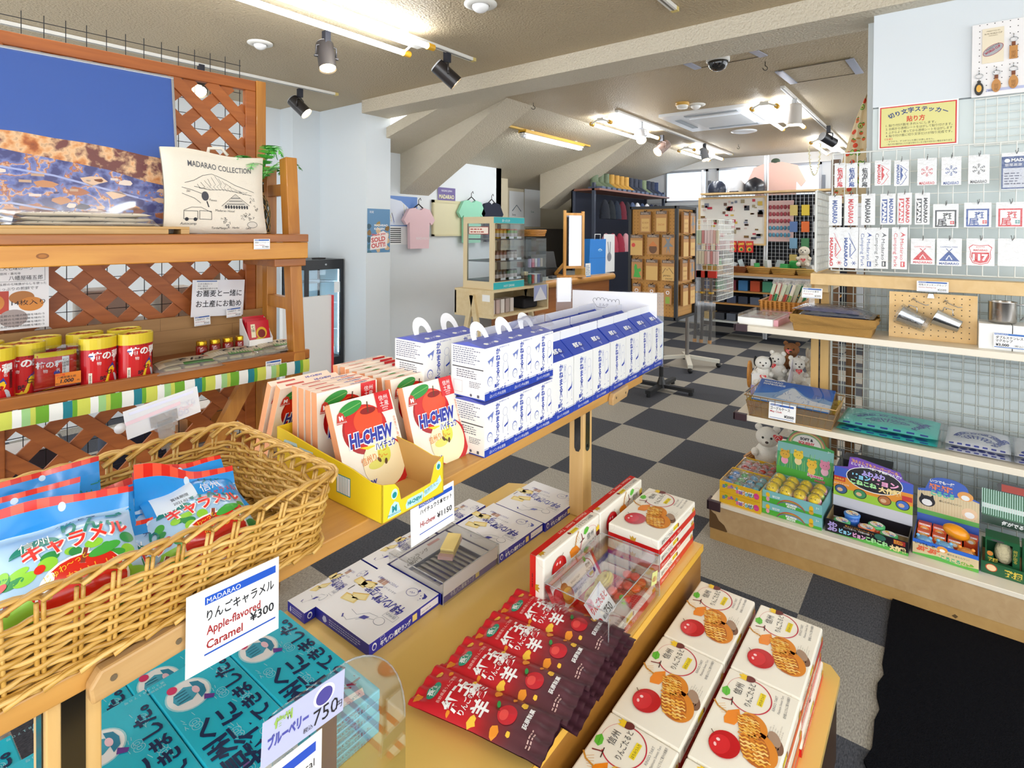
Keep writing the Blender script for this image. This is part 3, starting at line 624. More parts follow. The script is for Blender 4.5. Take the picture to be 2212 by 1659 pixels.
# price cards of this shelf
def LCard(x,y,z,w,h,a,bb,c,lab,tilt=0): return pcard('price_card',lab,w,h,a,bb,c,LT @ Matrix.Translation((x,y,z)) @ Matrix.Rotation(tilt,4,'Y'))
LCard(-.176,-.003,1.412,.056,.036,'斑尾オリジナルトート','Madarao Originaltote','¥1980','price card for 1980 yen hanging on the top board edge')
LCard(-.135,-.0045,.968,.056,.044,'戸隠生そば３人前','(つゆ付)','¥800','price card for 800 yen on the striped cloth')
LCard(-.268,.30,1.118,.056,.036,'七味唐辛子（缶）','seven flavor chili pepper','¥560','price card for 560 yen on the wooden back board',-.04)
LCard(-.155,.296,1.138,.056,.036,'七味唐辛子（袋）','seven flavor chili pepper','¥530','price card for 530 yen above the chilli packet box',-.04)
# ================================================================ middle: the long raised plank on two slotted legs
PZ=.87
PT=Matrix.Translation((.3,.935,0)) @ Matrix.Rotation(math.radians(1.9),4,'Z')      # plank front edge runs along local x
def PB(): b=MB();b.T=PT;return b
def pw(x,y,z): return PT @ Vector((x,y,z))
PLK=WOOD('b07b36','d9a558',0,5,.4,.2);LEGW=WOOD('d2a866','e6c388',2,5,.45)
rk=thing('riser_table','long narrow oak plank table on slotted legs standing over the yellow bench','table',pw(.7,.2,.45))
b=PB();b.box(-.75,1.9,0,.42,PZ-.032,PZ,PLK);part('tabletop',b,rk,bev=.003)
BK=M('0d0d0e',.2,coat=.5)
for x in (-.1,1.415):
    for y0 in (.02,):
        b=PB();b.box(x,x+.064,y0,y0+.058,.451,PZ-.032,LEGW);part('leg',b,rk,bev=.002)
        b=PB();s0=[(x+.016,.70),(x+.016,.835),(x+.044,.835),(x+.044,.70)] + [(x+.03+.014*math.cos(-t*PI/8),.70-.014*math.sin(t*PI/8)) for t in range(1,8)]
        b.prism(s0,'y',y0-.002,y0+.01,BK);b.cyl((x+.03,y0-.004,.705),(x+.03,y0-.002,.705),.006,M('2a2a2c',.3,.8),seg=10);part('slot',b,rk,'black metal slot')
        b=PB();s0=[(y0+.012,.70),(y0+.012,.835),(y0+.036,.835),(y0+.036,.70),(y0+.03,.688),(y0+.018,.688)]
        b.prism(s0,'x',x-.002,x+.01,BK);part('slot',b,rk,'black metal slot')
    b=PB();b.box(x+.005,x+.06,.078,.39,PZ-.07,PZ-.032,LEGW);part('crossrail',b,rk,bev=.002)
for x in (-.06,1.57):
    b=PB();b.slab([(x,-.022,PZ-.045),(x+.125,-.022,PZ-.04),(x+.14,-.022,PZ-.018),(x+.135,-.022,PZ+.004),(x+.01,-.022,PZ-.002),(x-.003,-.022,PZ-.02)],.021,WOOD('b8905a','d4b07c',0,6),(0,-1,0))
    for xx in (x+.025,x+.11): b.cyl((xx,-.0235,PZ-.02),(xx,-.0215,PZ-.02),.0045,M('8a7a62',.4,.6),seg=10)
    part('edge_stop',b,rk,bev=.004)
b=PB();b.box(1.86,2.13,.0,.40,PZ,PZ+.002,CLEAR('f4f8fa',.3,.03));b.box(2.128,2.13,0,.40,PZ+.002,PZ+.09,CLEAR('f4f8fa',.3,.03));part('clear_end_tray',b,rk)
# ---- wicker basket
WK=[WOOD('b98a35','dcb466',0,30,.45,.25),WOOD('a87a2c','cfa450',0,30,.45,.25),WOOD('c79a45','e4c07a',0,30,.45,.25)]
bk=thing('wicker_basket','wide golden wicker basket filled with blue and red caramel bags','basket',(.28,1.12,PZ))
X0,X1,Y0,Y1=-.06,.63,.912,1.345;ZB,ZR=PZ+.004,1.0
def per(t,z,off=0):
    """point on the basket outline; t in metres along it"""
    k=(z-ZB)/(ZR-ZB);e=.02*(1-k)-off;a0,a1,c0,c1=X0+e,X1-e,Y0+e,Y1-e;r=.035;L1,L2=a1-a0-2*r,c1-c0-2*r;q=PI*r/2;tot=2*(L1+L2)+4*q
    t=(t/PER) * tot % tot
    for (o,d,ln,cc,ang) in (((a0+r,c0),(1,0),L1,(a1-r,c0+r),-PI/2),((a1,c0+r),(0,1),L2,(a1-r,c1-r),0),((a1-r,c1),(-1,0),L1,(a0+r,c1-r),PI/2),((a0,c1-r),(0,-1),L2,(a0+r,c0+r),PI)):
        if t < ln: return Vector((o[0]+d[0]*t,o[1]+d[1]*t,z)),Vector((d[1],-d[0],0))
        t -= ln
        if t < q: a=ang+t/r;n=Vector((math.cos(a),math.sin(a),0));return Vector((cc[0],cc[1],z))+n*r,n
        t -= q
    return Vector((a0+r,c0,z)),Vector((0,-1,0))
PER=2.1;NS=52;ST=PER/NS
b=MB()
for row in range(13):
    z=ZB+.012+row*.0076;P=[];n=NS*4
    for i in range(n):
        t=i/4*ST;p,nn=per(t,z);ph=math.cos(PI*(i/4)+PI*(row % 2));P.append(p+nn*(.0042*ph)+Vector((0,0,.0012*math.sin(i*1.7+row))))
    b.tube(P,.0041,WK[row % 3],5,True)
part('weave',b,bk)
b=MB()
for k in range(NS):
    for dt in (-.0035,.0035):
        P=[]
        for j in range(7): p,nn=per(k*ST+dt,ZB+(ZR-ZB)*j/6,0);P.append(p+nn*.0015)
        b.tube(P,.003,WK[(k+1) % 3],5)
part('stakes',b,bk)
b=MB()
for k in range(NS):   # scalloped braid along the rim
    for s_ in range(3):
        P=[]
        for j in range(9):
            t=j/8;p,nn=per((k+2.3*t)*ST,ZR+.004+.016*math.sin(PI*t)-.008*t+.001*s_);P.append(p+nn*(.007*math.cos(PI*t)+.0045*(s_-1)))
        b.tube(P,.0034,WK[(k+s_) % 3],5)
for k in range(NS):   # braid round the foot
    for s_ in range(2):
        P=[]
        for j in range(7): t=j/6;p,nn=per((k+2.0*t)*ST,ZB+.004+.008*math.sin(PI*t));P.append(p+nn*(.010-.006*t+.004*s_))
        b.tube(P,.004,WK[(k+s_+1) % 3],5)
part('braid',b,bk)
b=MB()
for i in range(54): y=Y0+.03+i*.0073;b.tube([(X0+.02+j*.0655,y,ZB+.003+.0012*(-1)**(i+j)) for j in range(11)],.0033,WK[i % 3],4)
b.box(X0+.02,X1-.02,Y0+.02,Y1-.02,ZB-.002,ZB-.0005,M('8a6420',.7));part('base',b,bk)
# ---- caramel bags
SKY=M('a9cdec',.25,coat=.3);BLU=M('1f8fdc',.25,coat=.3);RD2=M('d9261c',.25,coat=.3);RD3=M('f0553a',.25,coat=.3);GRN=M('3fa63c',.3);GR2=M('8fcf3a',.3);APL=M('d8200f',.2,coat=.4);TEAL=M('0d7f6e',.35)
def caramel_bag(T,label,seed=0,w=.165,h=.15,back=False,puff=.03,flop=0):
    """pillow bag lying in frame T: x right, y up the bag, z out"""
    t=thing('caramel_bag',label,'sweet bag',T @ Vector((0,0,0)),'bags of apple caramels in the basket');q=random.Random(seed)
    def fn(u,v,s_=1):
        x=(u-.5)*w*(1-.06*math.sin(PI*v));y=v*h;hd=.8
        e=max(0,1-abs(2*u-1)**2.6)*max(0,1-abs(2*min(1,v/hd)-1)**2.6);z=s_*puff*e**.75 + .003*math.sin(11*u+seed)*math.sin(9*v+seed)
        if v > hd: z += flop*(v-hd)**1*h*5*(0.6+.4*math.sin(3*u+seed))
        return Vector((x,y,z))
    b=MB();b.T=T;b.surf(lambda u,v: fn(u,v),24,24,SKY);b.surf(lambda u,v: fn(1-u,v,-1),16,16,BLU)
    def mp(x,y,h_):
        u,v=.5+x/w,y/h;p=fn(u,v);n=(fn(u+.01,v)-p).cross(fn(u,v+.01)-p).normalized();return p+n*(h_+.0003)
    D=MapDeco(b,mp,.007)
    for i in range(12): D.rect(-w/2+i*w/12,h*.945,w/12,h*.055,RD2 if i % 2 else RD3,1)
    D.rect(-w/2,h*.82,w,h*.125,BLU,1);D.oval(0,h*.93,.005,.005,M('cfe0ee',.3),2)
    if back:
        D.rect(-w/2,0,w,h*.82,BLU,1);D.rect(-w*.42,h*.2,w*.45,h*.55,M('d9e6f2',.3),2);D.text('2021.02.26',-w*.25,h*.42,.008,INK,3);D.text('賞味期限',-w*.25,h*.5,.008,INK,3)
        D.text('りんご',w*.12,h*.62,.024,TEAL,3);D.text('信州',w*.08,h*.48,.02,WHT,3);D.text('キャラメル',w*.12,h*.36,.018,RED,3,wmax=w*.34);D.fake(-w*.4,h*.22,w*.4,h*.12,5,INK,3,seed)
        for k in range(16): D.rect(-w*.4+k*.0026,h*.04,.0013 if k % 3 else .002,h*.12,INK,3)
    else:
        for i in range(26):
            x,y=q.uniform(-w*.46,w*.46),q.uniform(h*.12,h*.44)-.1*h*(0);D.oval(x,y,q.uniform(.007,.014),q.uniform(.005,.010),q.choice([GRN,GR2,M('2f8f4a',.3)]),1+(i % 2))
        D.rect(-w*.5,0,w,h*.14,GR2,1)
        for i in range(9): x,y=q.uniform(-w*.45,w*.45),q.uniform(h*.1,h*.42);D.oval(x,y,.0065,.006,APL,4)
        D.oval(.012,h*.1,w*.31,h*.26,WHT,5);D.oval(.012,h*.1,w*.29,h*.24,APL,6);D.oval(w*.17,h*.14,w*.16,h*.2,APL,6);D.line([(.012,h*.26),(.02,h*.4)],.006,M('8a3a26',.4),7);D.line([(.012,h*.26),(.02,h*.4)],.009,WHT,6)
        D.oval(.042,h*.335,.022,.008,GRN,7,rot=.25);D.oval(-w*.16,h*.2,.006,.012,WHT,8,rot=-.5)
        D.text('じゅわ〜っと',-w*.17,h*.2,.011,M('f6d224',.4),8,rot=.35,w=w*.3);D.text('おいしい',-w*.04,h*.14,.016,M('f6a81e',.4),8,rot=.1)
        D.text('りんご',-w*.03,h*.58,.034,TEAL,6,bold=.03,w=w*.46);D.text('キャラメル',-w*.3,h*.43,.03,WHT,5,bold=.09,w=w*.74,rot=.06);D.text('キャラメル',-w*.3,h*.43,.03,M('e8352a',.3),7,bold=.03,w=w*.74,rot=.06)
        D.oval(-w*.22,h*.55,w*.16,h*.1,TEAL,5,t0=0,t1=PI);D.rect(-w*.38,h*.545,w*.32,h*.012,TEAL,5);D.text('信州',-w*.22,h*.56,.019,WHT,7,al='c');D.text('アルクマ',.015,h*.74,.014,M('1c2a66',.4),6,al='c')
    part('bag',b,t);return t
def BT(x,y,z,rz=0,tilt=0,roll=0): return Matrix.Translation((x,y,z)) @ Matrix.Rotation(rz,4,'Z') @ Matrix.Rotation(tilt,4,'X') @ Matrix.Rotation(roll,4,'Y')
R=math.radians
caramel_bag(BT(.235,.965,.945,R(-6),R(32)),'apple caramel bag facing out in the middle of the basket front',1,.18,.165,flop=.25)
caramel_bag(BT(.43,.985,.925,R(-4),R(24)),'apple caramel bag facing out nearest the right end of the basket',2,.175,.16,flop=.6)
caramel_bag(BT(.065,.965,.925,R(-8),R(26)),'apple caramel bag at the near left of the basket, cut by the photo edge',3,.17,.16,flop=.7)
caramel_bag(BT(.2,1.09,.915,R(-4),R(62)),'caramel bag showing its blue back with a date stamp',4,.17,.16,True,.018)
caramel_bag(BT(.26,1.185,.90,R(2),R(66)),'caramel bag standing furthest back against the basket rear wall',5,.17,.165,True,.016)
caramel_bag(BT(.255,1.04,.905,R(-4),R(56)),'caramel bag tucked just behind the middle front one',6,.19,.15,True,.014)
caramel_bag(BT(.425,1.10,.925,R(4),R(18)),'caramel bag lying face up behind the right front one',7,.17,.15,False,.016,.2)
caramel_bag(BT(.445,1.03,.945,R(4),R(30)),'caramel bag with its blue back fold towards the right',8,.165,.14,True,.016,.3)
caramel_bag(BT(.34,.97,.895,R(-14),R(38)),'caramel bag squeezed low between the two front bags',9,.15,.14,False,.014)
# hanging price card and the clip card behind
def big_card(name,T,w,h,lines,label):
    b=MB();b.T=T;b.box(-w/2,w/2,0,.0015,0,h,WHT);D=Deco(b,(-w/2,0,0));bl=M('1f55c0',.35)
    D.rect(w*.18,h*.8,w*.78,h*.1,bl);D.text('MADARAO',w*.2,h*.815,h*.09,WHT,2);D.rect(w*.18,h*.17,w*.78,h*.02,bl)
    for t,x,y,s_,m_,wd in lines: D.text(t,w*x,h*y,h*s_,m_,2,w=w*wd,bold=.015)
    return one(name,b,label,'price card')
DRK=M('a01e22',.5)
b=None
T=Matrix.Translation((.43,.902,.79)) @ Matrix.Rotation(R(2),4,'Y') @ Matrix.Rotation(R(-3),4,'X')
big_card('price_card',T,.15,.122,[('りんごキャラメル',.2,.6,.15,INK,.74),('Apple-flavored',.2,.42,.15,DRK,.58),('Caramel',.2,.24,.15,DRK,.38),('¥300',.66,.3,.16,INK,.28)],'price card for apple flavored caramel at 300 yen hanging below the basket')
T=Matrix.Translation((.9,.925,.775)) @ Matrix.Rotation(R(-2),4,'Y')
big_card('price_card',T,.138,.098,[('ハイチュウ５本セット',.2,.64,.13,INK,.74),('Hi-chew',.2,.34,.17,DRK,.34),('¥1150',.58,.32,.18,INK,.36)],'price card at 1150 yen hanging below the yellow candy tray')
sg=thing('clip_sign','back of a laminated price sign held by a clear clip on the basket rim','sign',(.49,1.36,1.0))
T=Matrix.Translation((.42,1.352,1.035)) @ Matrix.Rotation(R(2),4,'Z') @ Matrix.Rotation(R(-8),4,'Y');b=MB();b.T=T;b.box(0,.15,0,.0012,0,.062,CLEAR('ffffff',.25,.05,.72));D=Deco(b,(0,-.0003,0));fa=M('c9c7d2',.6);fr_=M('e6c9cf',.6)
D.text('りんごキャラメル',.14,.038,-.018,fa,1,w=-.1,al='l');D.rect(.01,.05,.13,.006,M('d9daec',.6));D.poly([(.0,.03),(.0,.038),(.11,.042),(.11,.034)],fr_,2);D.text('¥300',.075,.008,.018,fa,2,w=.05);D.text('Apple',.105,.02,.014,fr_,2,w=.03);b.lathe([(0,0),(.011,0),(.011,.001),(0,.001)],CLEAR('ffffff',.3,.05,.5),(-.01,0,.03),16,A=Matrix.Rotation(PI/2,3,'X'))
part('card',b,sg)
b=MB();b.T=T;cc=CLEAR('f2f4f6',.6,.05,.18);b.box(.058,.088,-.004,-.001,-.05,.014,cc);b.box(.052,.094,-.012,.006,-.004,.006,cc);b.box(.045,.10,-.003,-.0015,.006,.03,cc);b.box(.06,.086,.006,.009,-.05,-.004,cc);part('clip',b,sg)
# ---- yellow tray with fruit chew boxes
YW=M('f0d321',.45);KR=M('c79a55',.75);TL=M('138f94',.45);LTL=M('bfe3ea',.45)
tr_=thing('candy_tray','yellow cardboard display tray with torn rim holding fruit chew boxes','display tray',(.83,1.1,PZ))
TT=Matrix.Translation((.735,.908,PZ)) @ Matrix.Rotation(R(1),4,'Z');b=MB();b.T=TT;w,d=.182,.40
def wall_(P,y0,y1,ax): b.prism(P,ax,y0,y1,YW)
side=[(0,0),(d,0),(d,.118),(.36,.115),(.2,.098),(.1,.09),(.035,.078),(0,.082)]
b.prism(side,'x',0,.002,YW);b.prism(side,'x',.0022,.003,KR);b.prism(side,'x',w-.002,w,YW);b.prism(side,'x',w-.003,w-.0022,KR)
front=[(0,0),(w,0),(w,.085),(w-.028,.072),(w-.035,.05),(w-.04,.036),(.052,.032),(.045,.06),(.035,.072),(0,.082)]
b.prism(front,'y',0,.002,YW);b.prism(front,'y',.0022,.003,KR);b.box(0,w,d-.002,d,0,.118,YW);b.box(0,w,0,d,0,.002,KR)
D=Deco(b,(0,0,0))
def hichew_tag(x,y,s_,rot=0):
    D.poly([(x-.5*s_,y),(x+.42*s_,y),(x+.52*s_,y+.3*s_),(x+.46*s_,y+.42*s_),(x-.42*s_,y+.4*s_),(x-.55*s_,y+.2*s_)],LTL);D.text('HI-CHEW',x,y+.14*s_,.22*s_,TL,2,al='c',bold=.05,w=.85*s_);D.text('ハイチュウ',x+.2*s_,y+.02*s_,.1*s_,TL,2,al='c')
hichew_tag(.092,.006,.05);D.poly([(.118,.012),(.16,.018),(.175,.03),(.17,.045),(.158,.034),(.12,.028)],LTL);D.text('信州りんご',.122,.017,.011,TL,2,rot=.25,w=.045)
D.poly([(.014,.006),(.052,.006),(.044,.03),(.034,.036),(.024,.03)],LTL);D.text('M',.033,.015,.018,TL,2,al='c',bold=.05);D.text('MORINAGA',.033,.008,.007,TL,2,al='c');D.oval(.033,.052,.009,.011,LTL);D.oval(.033,.05,.006,.0065,TL,2);D.oval(.165,.068,.008,.01,LTL);D.oval(.165,.066,.005,.006,TL,2)
D=Deco(b,(0,d,0),(0,-1,0),(0,0,1));hichew_tag(.06,.07,.06);D.poly([(.1,.068),(.15,.07),(.155,.09),(.1,.09)],LTL);D.text('信州りんご',.105,.073,.011,TL,2,w=.045);D.frame(.245,.025,.05,.042,.002,TL);D.rect(.247,.027,.046,.038,WHT)
for k in range(6): D.rect(.255+k*.006,.027,.0014,.038,TL,2)
part('tray',b,tr_)
CREAM=M('f4ecdc',.35,coat=.3);ORG=M('f0a878',.5);HR=M('d0161e',.3,coat=.4);HN=M('26309a',.35)
def hichew():
    t=thing('fruit_chew_box','x','candy box',(0,0,0),'apple fruit chew boxes',world=False);w,h,th=.172,.215,.024
    b=MB();b.box(-w/2,w/2,0,th,0,h,ORG);b.box(-w/2,w/2,-.0004,0,0,h,CREAM);D=Deco(b,(-w/2,-.0004,0))
    D.oval(.078,.138,.062,.058,M('a80d14',.25,coat=.4),1,n=32);D.oval(.08,.142,.058,.053,M('cc1a16',.25,coat=.4),2,n=32);D.oval(.09,.155,.04,.034,M('e2491f',.25,coat=.4),3,n=28);D.oval(.095,.178,.022,.008,M('8a1210',.3),4);D.line([(.094,.174),(.098,.2)],.003,M('5a3a20',.4),5)
    D.oval(.05,.194,.034,.014,M('2f8f3a',.3),5,rot=.25);D.line([(.02,.187),(.08,.201)],.0012,M('8fc46a',.4),6)
    D.oval(.118,.045,.06,.06,M('c41a1e',.3,coat=.4),4,n=32);D.oval(.108,.052,.058,.058,M('f6e8bd',.35,coat=.3),5,n=32);D.oval(.112,.072,.018,.024,M('d8d84e',.4),6);D.oval(.085,.052,.022,.01,M('e0dc6a',.4),6);D.oval(.095,.06,.004,.007,M('5a3a1c',.4),7,rot=.5);D.oval(.112,.052,.004,.007,M('5a3a1c',.4),7,rot=-.3);D.line([(.118,.085),(.128,.11)],.0035,M('6a4a2c',.4),7)
    D.poly([(0,0),(.05,0),(.02,.03),(0,.05)],CREAM,6)
    D.text('HI-CHEW',.088,.104,.043,M('e9edf6',.35),7,al='c',bold=.1,w=.128,sk=.12);D.text('HI-CHEW',.088,.104,.043,HN,8,al='c',bold=.045,w=.122,sk=.12);D.text('ハイチュウ',.15,.083,.02,WHT,7,al='r',bold=.1,w=.062);D.text('ハイチュウ',.15,.083,.02,HN,8,al='r',bold=.03,w=.058);D.poly([(.05,.1),(.1,.094),(.07,.09)],M('f3d21a',.4),6)
    D.text('信州りんご',.085,.062,.02,M('e07a1a',.4),8,al='c',w=.075,rot=.1)
    D.rect(.122,.165,.045,.05,HR,6);D.text('信州',.1445,.194,.014,WHT,7,al='c');D.text('土産',.1445,.18,.014,WHT,7,al='c');D.text('JAPAN',.1445,.173,.006,WHT,7,al='c');D.text('LIMITED',.1445,.168,.004,WHT,7,al='c')
    D.poly([(.006,.164),(.034,.164),(.028,.186),(.02,.192),(.012,.186)],M('c23a2a',.4),7);D.text('M',.02,.172,.014,WHT,8,al='c',bold=.05);D.text('MORINAGA',.02,.165,.005,WHT,8,al='c');D.text('信州産りんご果汁使用',.163,.15,.007,M('d2623a',.5),7,vert=True);D.text('HI-CHEW',.045,.012,.014,HN,8,al='c',bold=.04,sk=.2)
    D=Deco(b,(-w/2,0,h),(1,0,0),(0,1,0));D.rect(0,0,w,th,M('f6d9c4',.5));D.text('HI-CHEW',.1,.007,.011,HN,2,bold=.04,w=.05);D.rect(.02,.008,.05,.007,M('c2402e',.5),2)
    D=Deco(b,(w/2,0,0),(0,1,0),(0,0,1));D.rect(0,0,th,h,ORG)
    part('carton',b,t);return t
hc=hichew()
LB_=[((.838,1.036,PZ+.005),R(-3),-.42,'front box leaning back in the yellow tray, pale with glare'),
       ((.842,1.165,PZ+.003),R(-3),-.05,'second box in the yellow tray, standing upright behind the leaning one'),
       ((.842,1.197,PZ+.003),R(-3),-.02,'third box in the yellow tray from the front'),((.842,1.227,PZ+.003),R(-3),-.02,'fourth box in the yellow tray from the front'),((.842,1.257,PZ+.003),R(-3),-.02,'rearmost box in the yellow tray'),
       ((.838,1.40,PZ+.001),R(-3),.36,'orange side box leaning forward behind the yellow tray'),((.836,1.44,PZ+.001),R(-3),.36,'last box leaning forward behind the yellow tray, furthest left edge'),
       ((1.035,1.02,PZ+.001),R(-3),-.35,'bright red apple box leaning to the right of the yellow tray')]
for k in range(8): LB_.append(((1.045,1.11+.036*k,PZ+.001),R(-2),-.2 if k < 6 else -.12,ORD[k] + ' box of the row behind the bright red apple box'))
for i,(p,rz,tl,s_) in enumerate(LB_):
    o=hc if i == 0 else dup(hc,p)
    o.location=p;o.rotation_euler=(tl,0,rz);o['label']='apple fruit chew box, ' + s_;o['group']='apple fruit chew boxes'
# ---- blue and white caramel cartons with handles, and gable-topped biscuit cartons
WC=M('f2f2f0',.4);CB=M('1d3fae',.4);CBV=M('5560b8',.4)
def milk_text(D,w,h,last,k=1):
    for i,(ch,s_) in enumerate(zip('かねまるの',(.13,.13,.13,.13,.06))): D.text(ch,w*.5,h*(.83-.125*i) if i < 4 else h*.42,h*s_,CB,2,al='c',bold=.03)
    D.text('ハ',w*.5,h*.36,h*.1,CB,2,al='c',bold=.03);D.text('ン',w*.5,h*.27,h*.1,CB,2,al='c',bold=.03)
    D.text('風味',w*.46,h*.2,h*.075,CB,2,al='c',bold=.03);D.text(last,w*.5,h*.075,h*.12,CB,2,al='c',bold=.035,w=w*.74,rot=.04)
def caramel_carton():
    t=thing('caramel_carton','x','carton',(0,0,0),'white and blue caramel cartons with handles',world=False);w,d,h=.113,.122,.148
    b=MB();b.box(-w/2,w/2,0,d,0,h-.006,WC);b.prism([(0,h-.006),(d,h-.006),(d/2,h+.006)],'x',-w/2,w/2,CBV)
    D=Deco(b,(-w/2,0,0));D.rect(0,0,w,h*.13,CB);D.rect(0,h*.145,w,h*.008,CB);D.text('白いパン牛乳使用',w*.5,h*.035,h*.065,WHT,2,al='c',w=w*.62);milk_text(D,w,h*.98,'キャラメル')
    Dk=M('6f7fc0',.5);D.poly([(w*.1,h*.72),(w*.22,h*.75),(w*.34,h*.79),(w*.31,h*.7),(w*.27,h*.6),(w*.2,h*.62)],Dk,2);D.oval(w*.22,h*.66,w*.05,h*.05,WC,3);D.oval(w*.2,h*.34,w*.1,h*.09,Dk,1);D.oval(w*.2,h*.33,w*.085,h*.075,WC,2)
    for s_ in (1,-1): D.oval(w*.2+s_*.004,h*.34,.001,.0015,CB,3)
    D.arc(w*.8,h*.7,w*.09,h*.08,0,6.28,.0007,Dk,2);D.line([(w*.74,h*.62),(w*.7,h*.48),(w*.72,h*.3)],.0008,Dk,2);D.line([(w*.87,h*.62),(w*.92,h*.48),(w*.9,h*.3)],.0008,Dk,2);D.poly([(w*.76,h*.43),(w*.9,h*.48),(w*.94,h*.53),(w*.9,h*.44),(w*.78,h*.4)],CB,2);D.line([(w*.76,h*.2),(w*.82,h*.215)],.0012,CB);D.oval(w*.92,h*.24,.0016,.0016,CB,2)
    D.text('信州 信濃大町 みるく 牛乳',w*.55,h*.91,h*.03,CB,2,w=w*.4)
    D=Deco(b,(-w/2,d,0),(0,-1,0),(0,0,1));D.fake(.006,h*.62,d*.86,h*.32,8,M('6a6f88',.6),1,3);D.rect(.004,h*.545,d*.93,h*.02,M('3a3a40',.6));D.fake(.02,h*.36,d*.6,h*.16,4,M('55586a',.6),1,5);D.fake(d*.55,h*.2,d*.36,h*.12,4,M('55586a',.6),1,6);D.frame(d*.08,h*.08,d*.26,h*.22,.0006,M('8a8a92',.6));D.oval(d*.6,h*.06,.004,.004,M('55586a',.6));D.rect(d*.78,h*.035,.008,.008,M('55586a',.6));D.rect(0,0,d,h*.02,CB)
    D=Deco(b,(-w/2,0,h-.006),(1,0,0),(0,d/2,.012));D.text('白いパン',w*.5,.018,.016,WHT,2,al='c',w=w*.5);D.oval(w*.3,.025,.008,.006,WC,1);D.oval(w*.7,.025,.008,.006,WC,1)
    part('carton',b,t)
    b=MB();P=[];Q=[]
    for i in range(13): a=PI*i/12;P.append((-.036*math.cos(a)*1.0,.0+.058*math.sin(a)**.8));Q.append((-.018*math.cos(a),-.004+.034*math.sin(a)))
    for i in range(12):
        A_=[(P[i][0],d/2+P[i][1]*.45,h+.002+P[i][1]*.85),(P[i+1][0],d/2+P[i+1][1]*.45,h+.002+P[i+1][1]*.85),(Q[i+1][0],d/2+Q[i+1][1]*.45,h+.002+Q[i+1][1]*.85),(Q[i][0],d/2+Q[i][1]*.45,h+.002+Q[i][1]*.85)]
        b.slab(A_,.001,M('f7f7f8',.45))
    b.box(-.009,.009,d/2+.0225,d/2+.023,h+.038,h+.046,Dk);part('handle',b,t,'white looped card handle');return t
cc_=caramel_carton();n=0
for lay in (0,1):
    for c in range(3):
        o=cc_ if n == 0 else dup(cc_,(0,0,0));o.location=(1.178+c*.1145,.962+.003*c,PZ+.0005+lay*.152);o.rotation_euler.z=R(1);n += 1
        o['label']='caramel carton in the front block, %s layer, %s from the chew boxes' % (('lower','upper')[lay],ORD[c]);o['group']='white and blue caramel cartons with handles'
for lay in (0,1):
    for c in range(2):
        o=dup(cc_,(1.128+c*.1145,1.143,PZ+.0005+lay*.152),R(1));o['label']='caramel carton in the rear block, %s layer, %s' % (('lower','upper')[lay],('left one','right one')[c])
b=MB();b.surf(lambda u,v: (1.355+.12*u,.972+.1*v,PZ+.312+.012*math.sin(7*u)*math.sin(5*v)+.028*math.sin(PI*v)),12,12,CLEAR('f4f6ff',.5,.08,.05,70));one('plastic_wrap',b,'crumpled clear wrap over the upper right caramel carton','plastic wrap')
def biscuit_carton():
    t=thing('biscuit_carton','x','carton',(0,0,0),'blue gable-topped biscuit cartons',world=False);w,d,h,rg=.134,.112,.19,.048
    b=MB();b.box(-w/2,w/2,0,d,0,h,WC)
    D=Deco(b,(-w/2,0,0));D.rect(0,0,w,h*.12,CB);D.rect(0,h*.133,w,h*.007,CB);D.text('白いパン牛乳使用',w*.5,h*.035,h*.05,WHT,2,al='c',w=w*.55);milk_text(D,w*.78,h*1.0,'サブレ');Dk=M('8593cc',.5)
    D.frame(w*.5,h*.6,w*.14,h*.3,.0006,Dk);D.text('濃厚ミルク',w*.57,h*.89,h*.05,Dk,2,vert=True);D.arc(w*.8,h*.77,w*.1,h*.08,0,6.28,.0007,Dk,2);D.line([(w*.73,h*.7),(w*.68,h*.5),(w*.7,h*.3)],.0008,Dk,2);D.line([(w*.88,h*.7),(w*.93,h*.5),(w*.9,h*.3)],.0008,Dk,2);D.poly([(w*.72,h*.44),(w*.88,h*.49),(w*.94,h*.56),(w*.9,h*.45),(w*.76,h*.41)],CB,2);D.line([(w*.66,h*.21),(w*.74,h*.225)],.0013,CB);D.oval(w*.92,h*.245,.0018,.0018,CB,2)
    D=Deco(b,(-w/2,d,0),(0,-1,0),(0,0,1));D.rect(0,0,d,h*.12,CB);D.text('風味',d*.7,h*.42,.014,CB,2,vert=True);D.text('白',d*.55,h*.12,.02,CB,2)
    part('carton',b,t)
    b=MB();b.prism([(0,h),(d,h),(d/2+.002,h+rg),(d/2-.002,h+rg)],'x',-w/2,w/2,CB);s_=math.hypot(d/2,rg)
    D=Deco(b,(-w/2,0,h),(1,0,0),(0,d/2,rg));D.poly([(w*.24,.02),(w*.78,.02),(w*.78,.055),(w*.24,.055)],WHT,1);D.rect(w*.26,.0225,w*.5,.03,M('16308f',.4),2);D.text('長野の',w*.29,.028,.02,WHT,3,bold=.04,w=w*.42);D.line([(w*.55,.02),(w*.59,.006),(w*.62,.02)],.002,WHT,2)
    part('roof',b,t,'blue sloping carton roof')
    b=MB();b.box(-w/2,w/2,d/2-.002,d/2+.002,h+rg,h+rg+.03,M('f0f1f5',.45));part('top_fin',b,t,'white upright closing fin');return t
bc=biscuit_carton();n=0
for r_ in range(3):
    for c in range(7):
        x=1.53+c*.1395+(.0 if c < 3 else .006);y=.972+.0055*c+r_*.122;
        if r_ > 0 and c == 0: x += 0
        o=bc if n == 0 else dup(bc,(0,0,0));o.location=(x,y,PZ+.0005+(.0025 if c > 4 else 0));o.rotation_euler.z=R(2);n += 1
        o['label']='blue roofed biscuit carton, %s row, %s from the caramel cartons' % (('front','middle','back')[r_],ORD[c]);o['group']='blue gable-topped biscuit cartons'
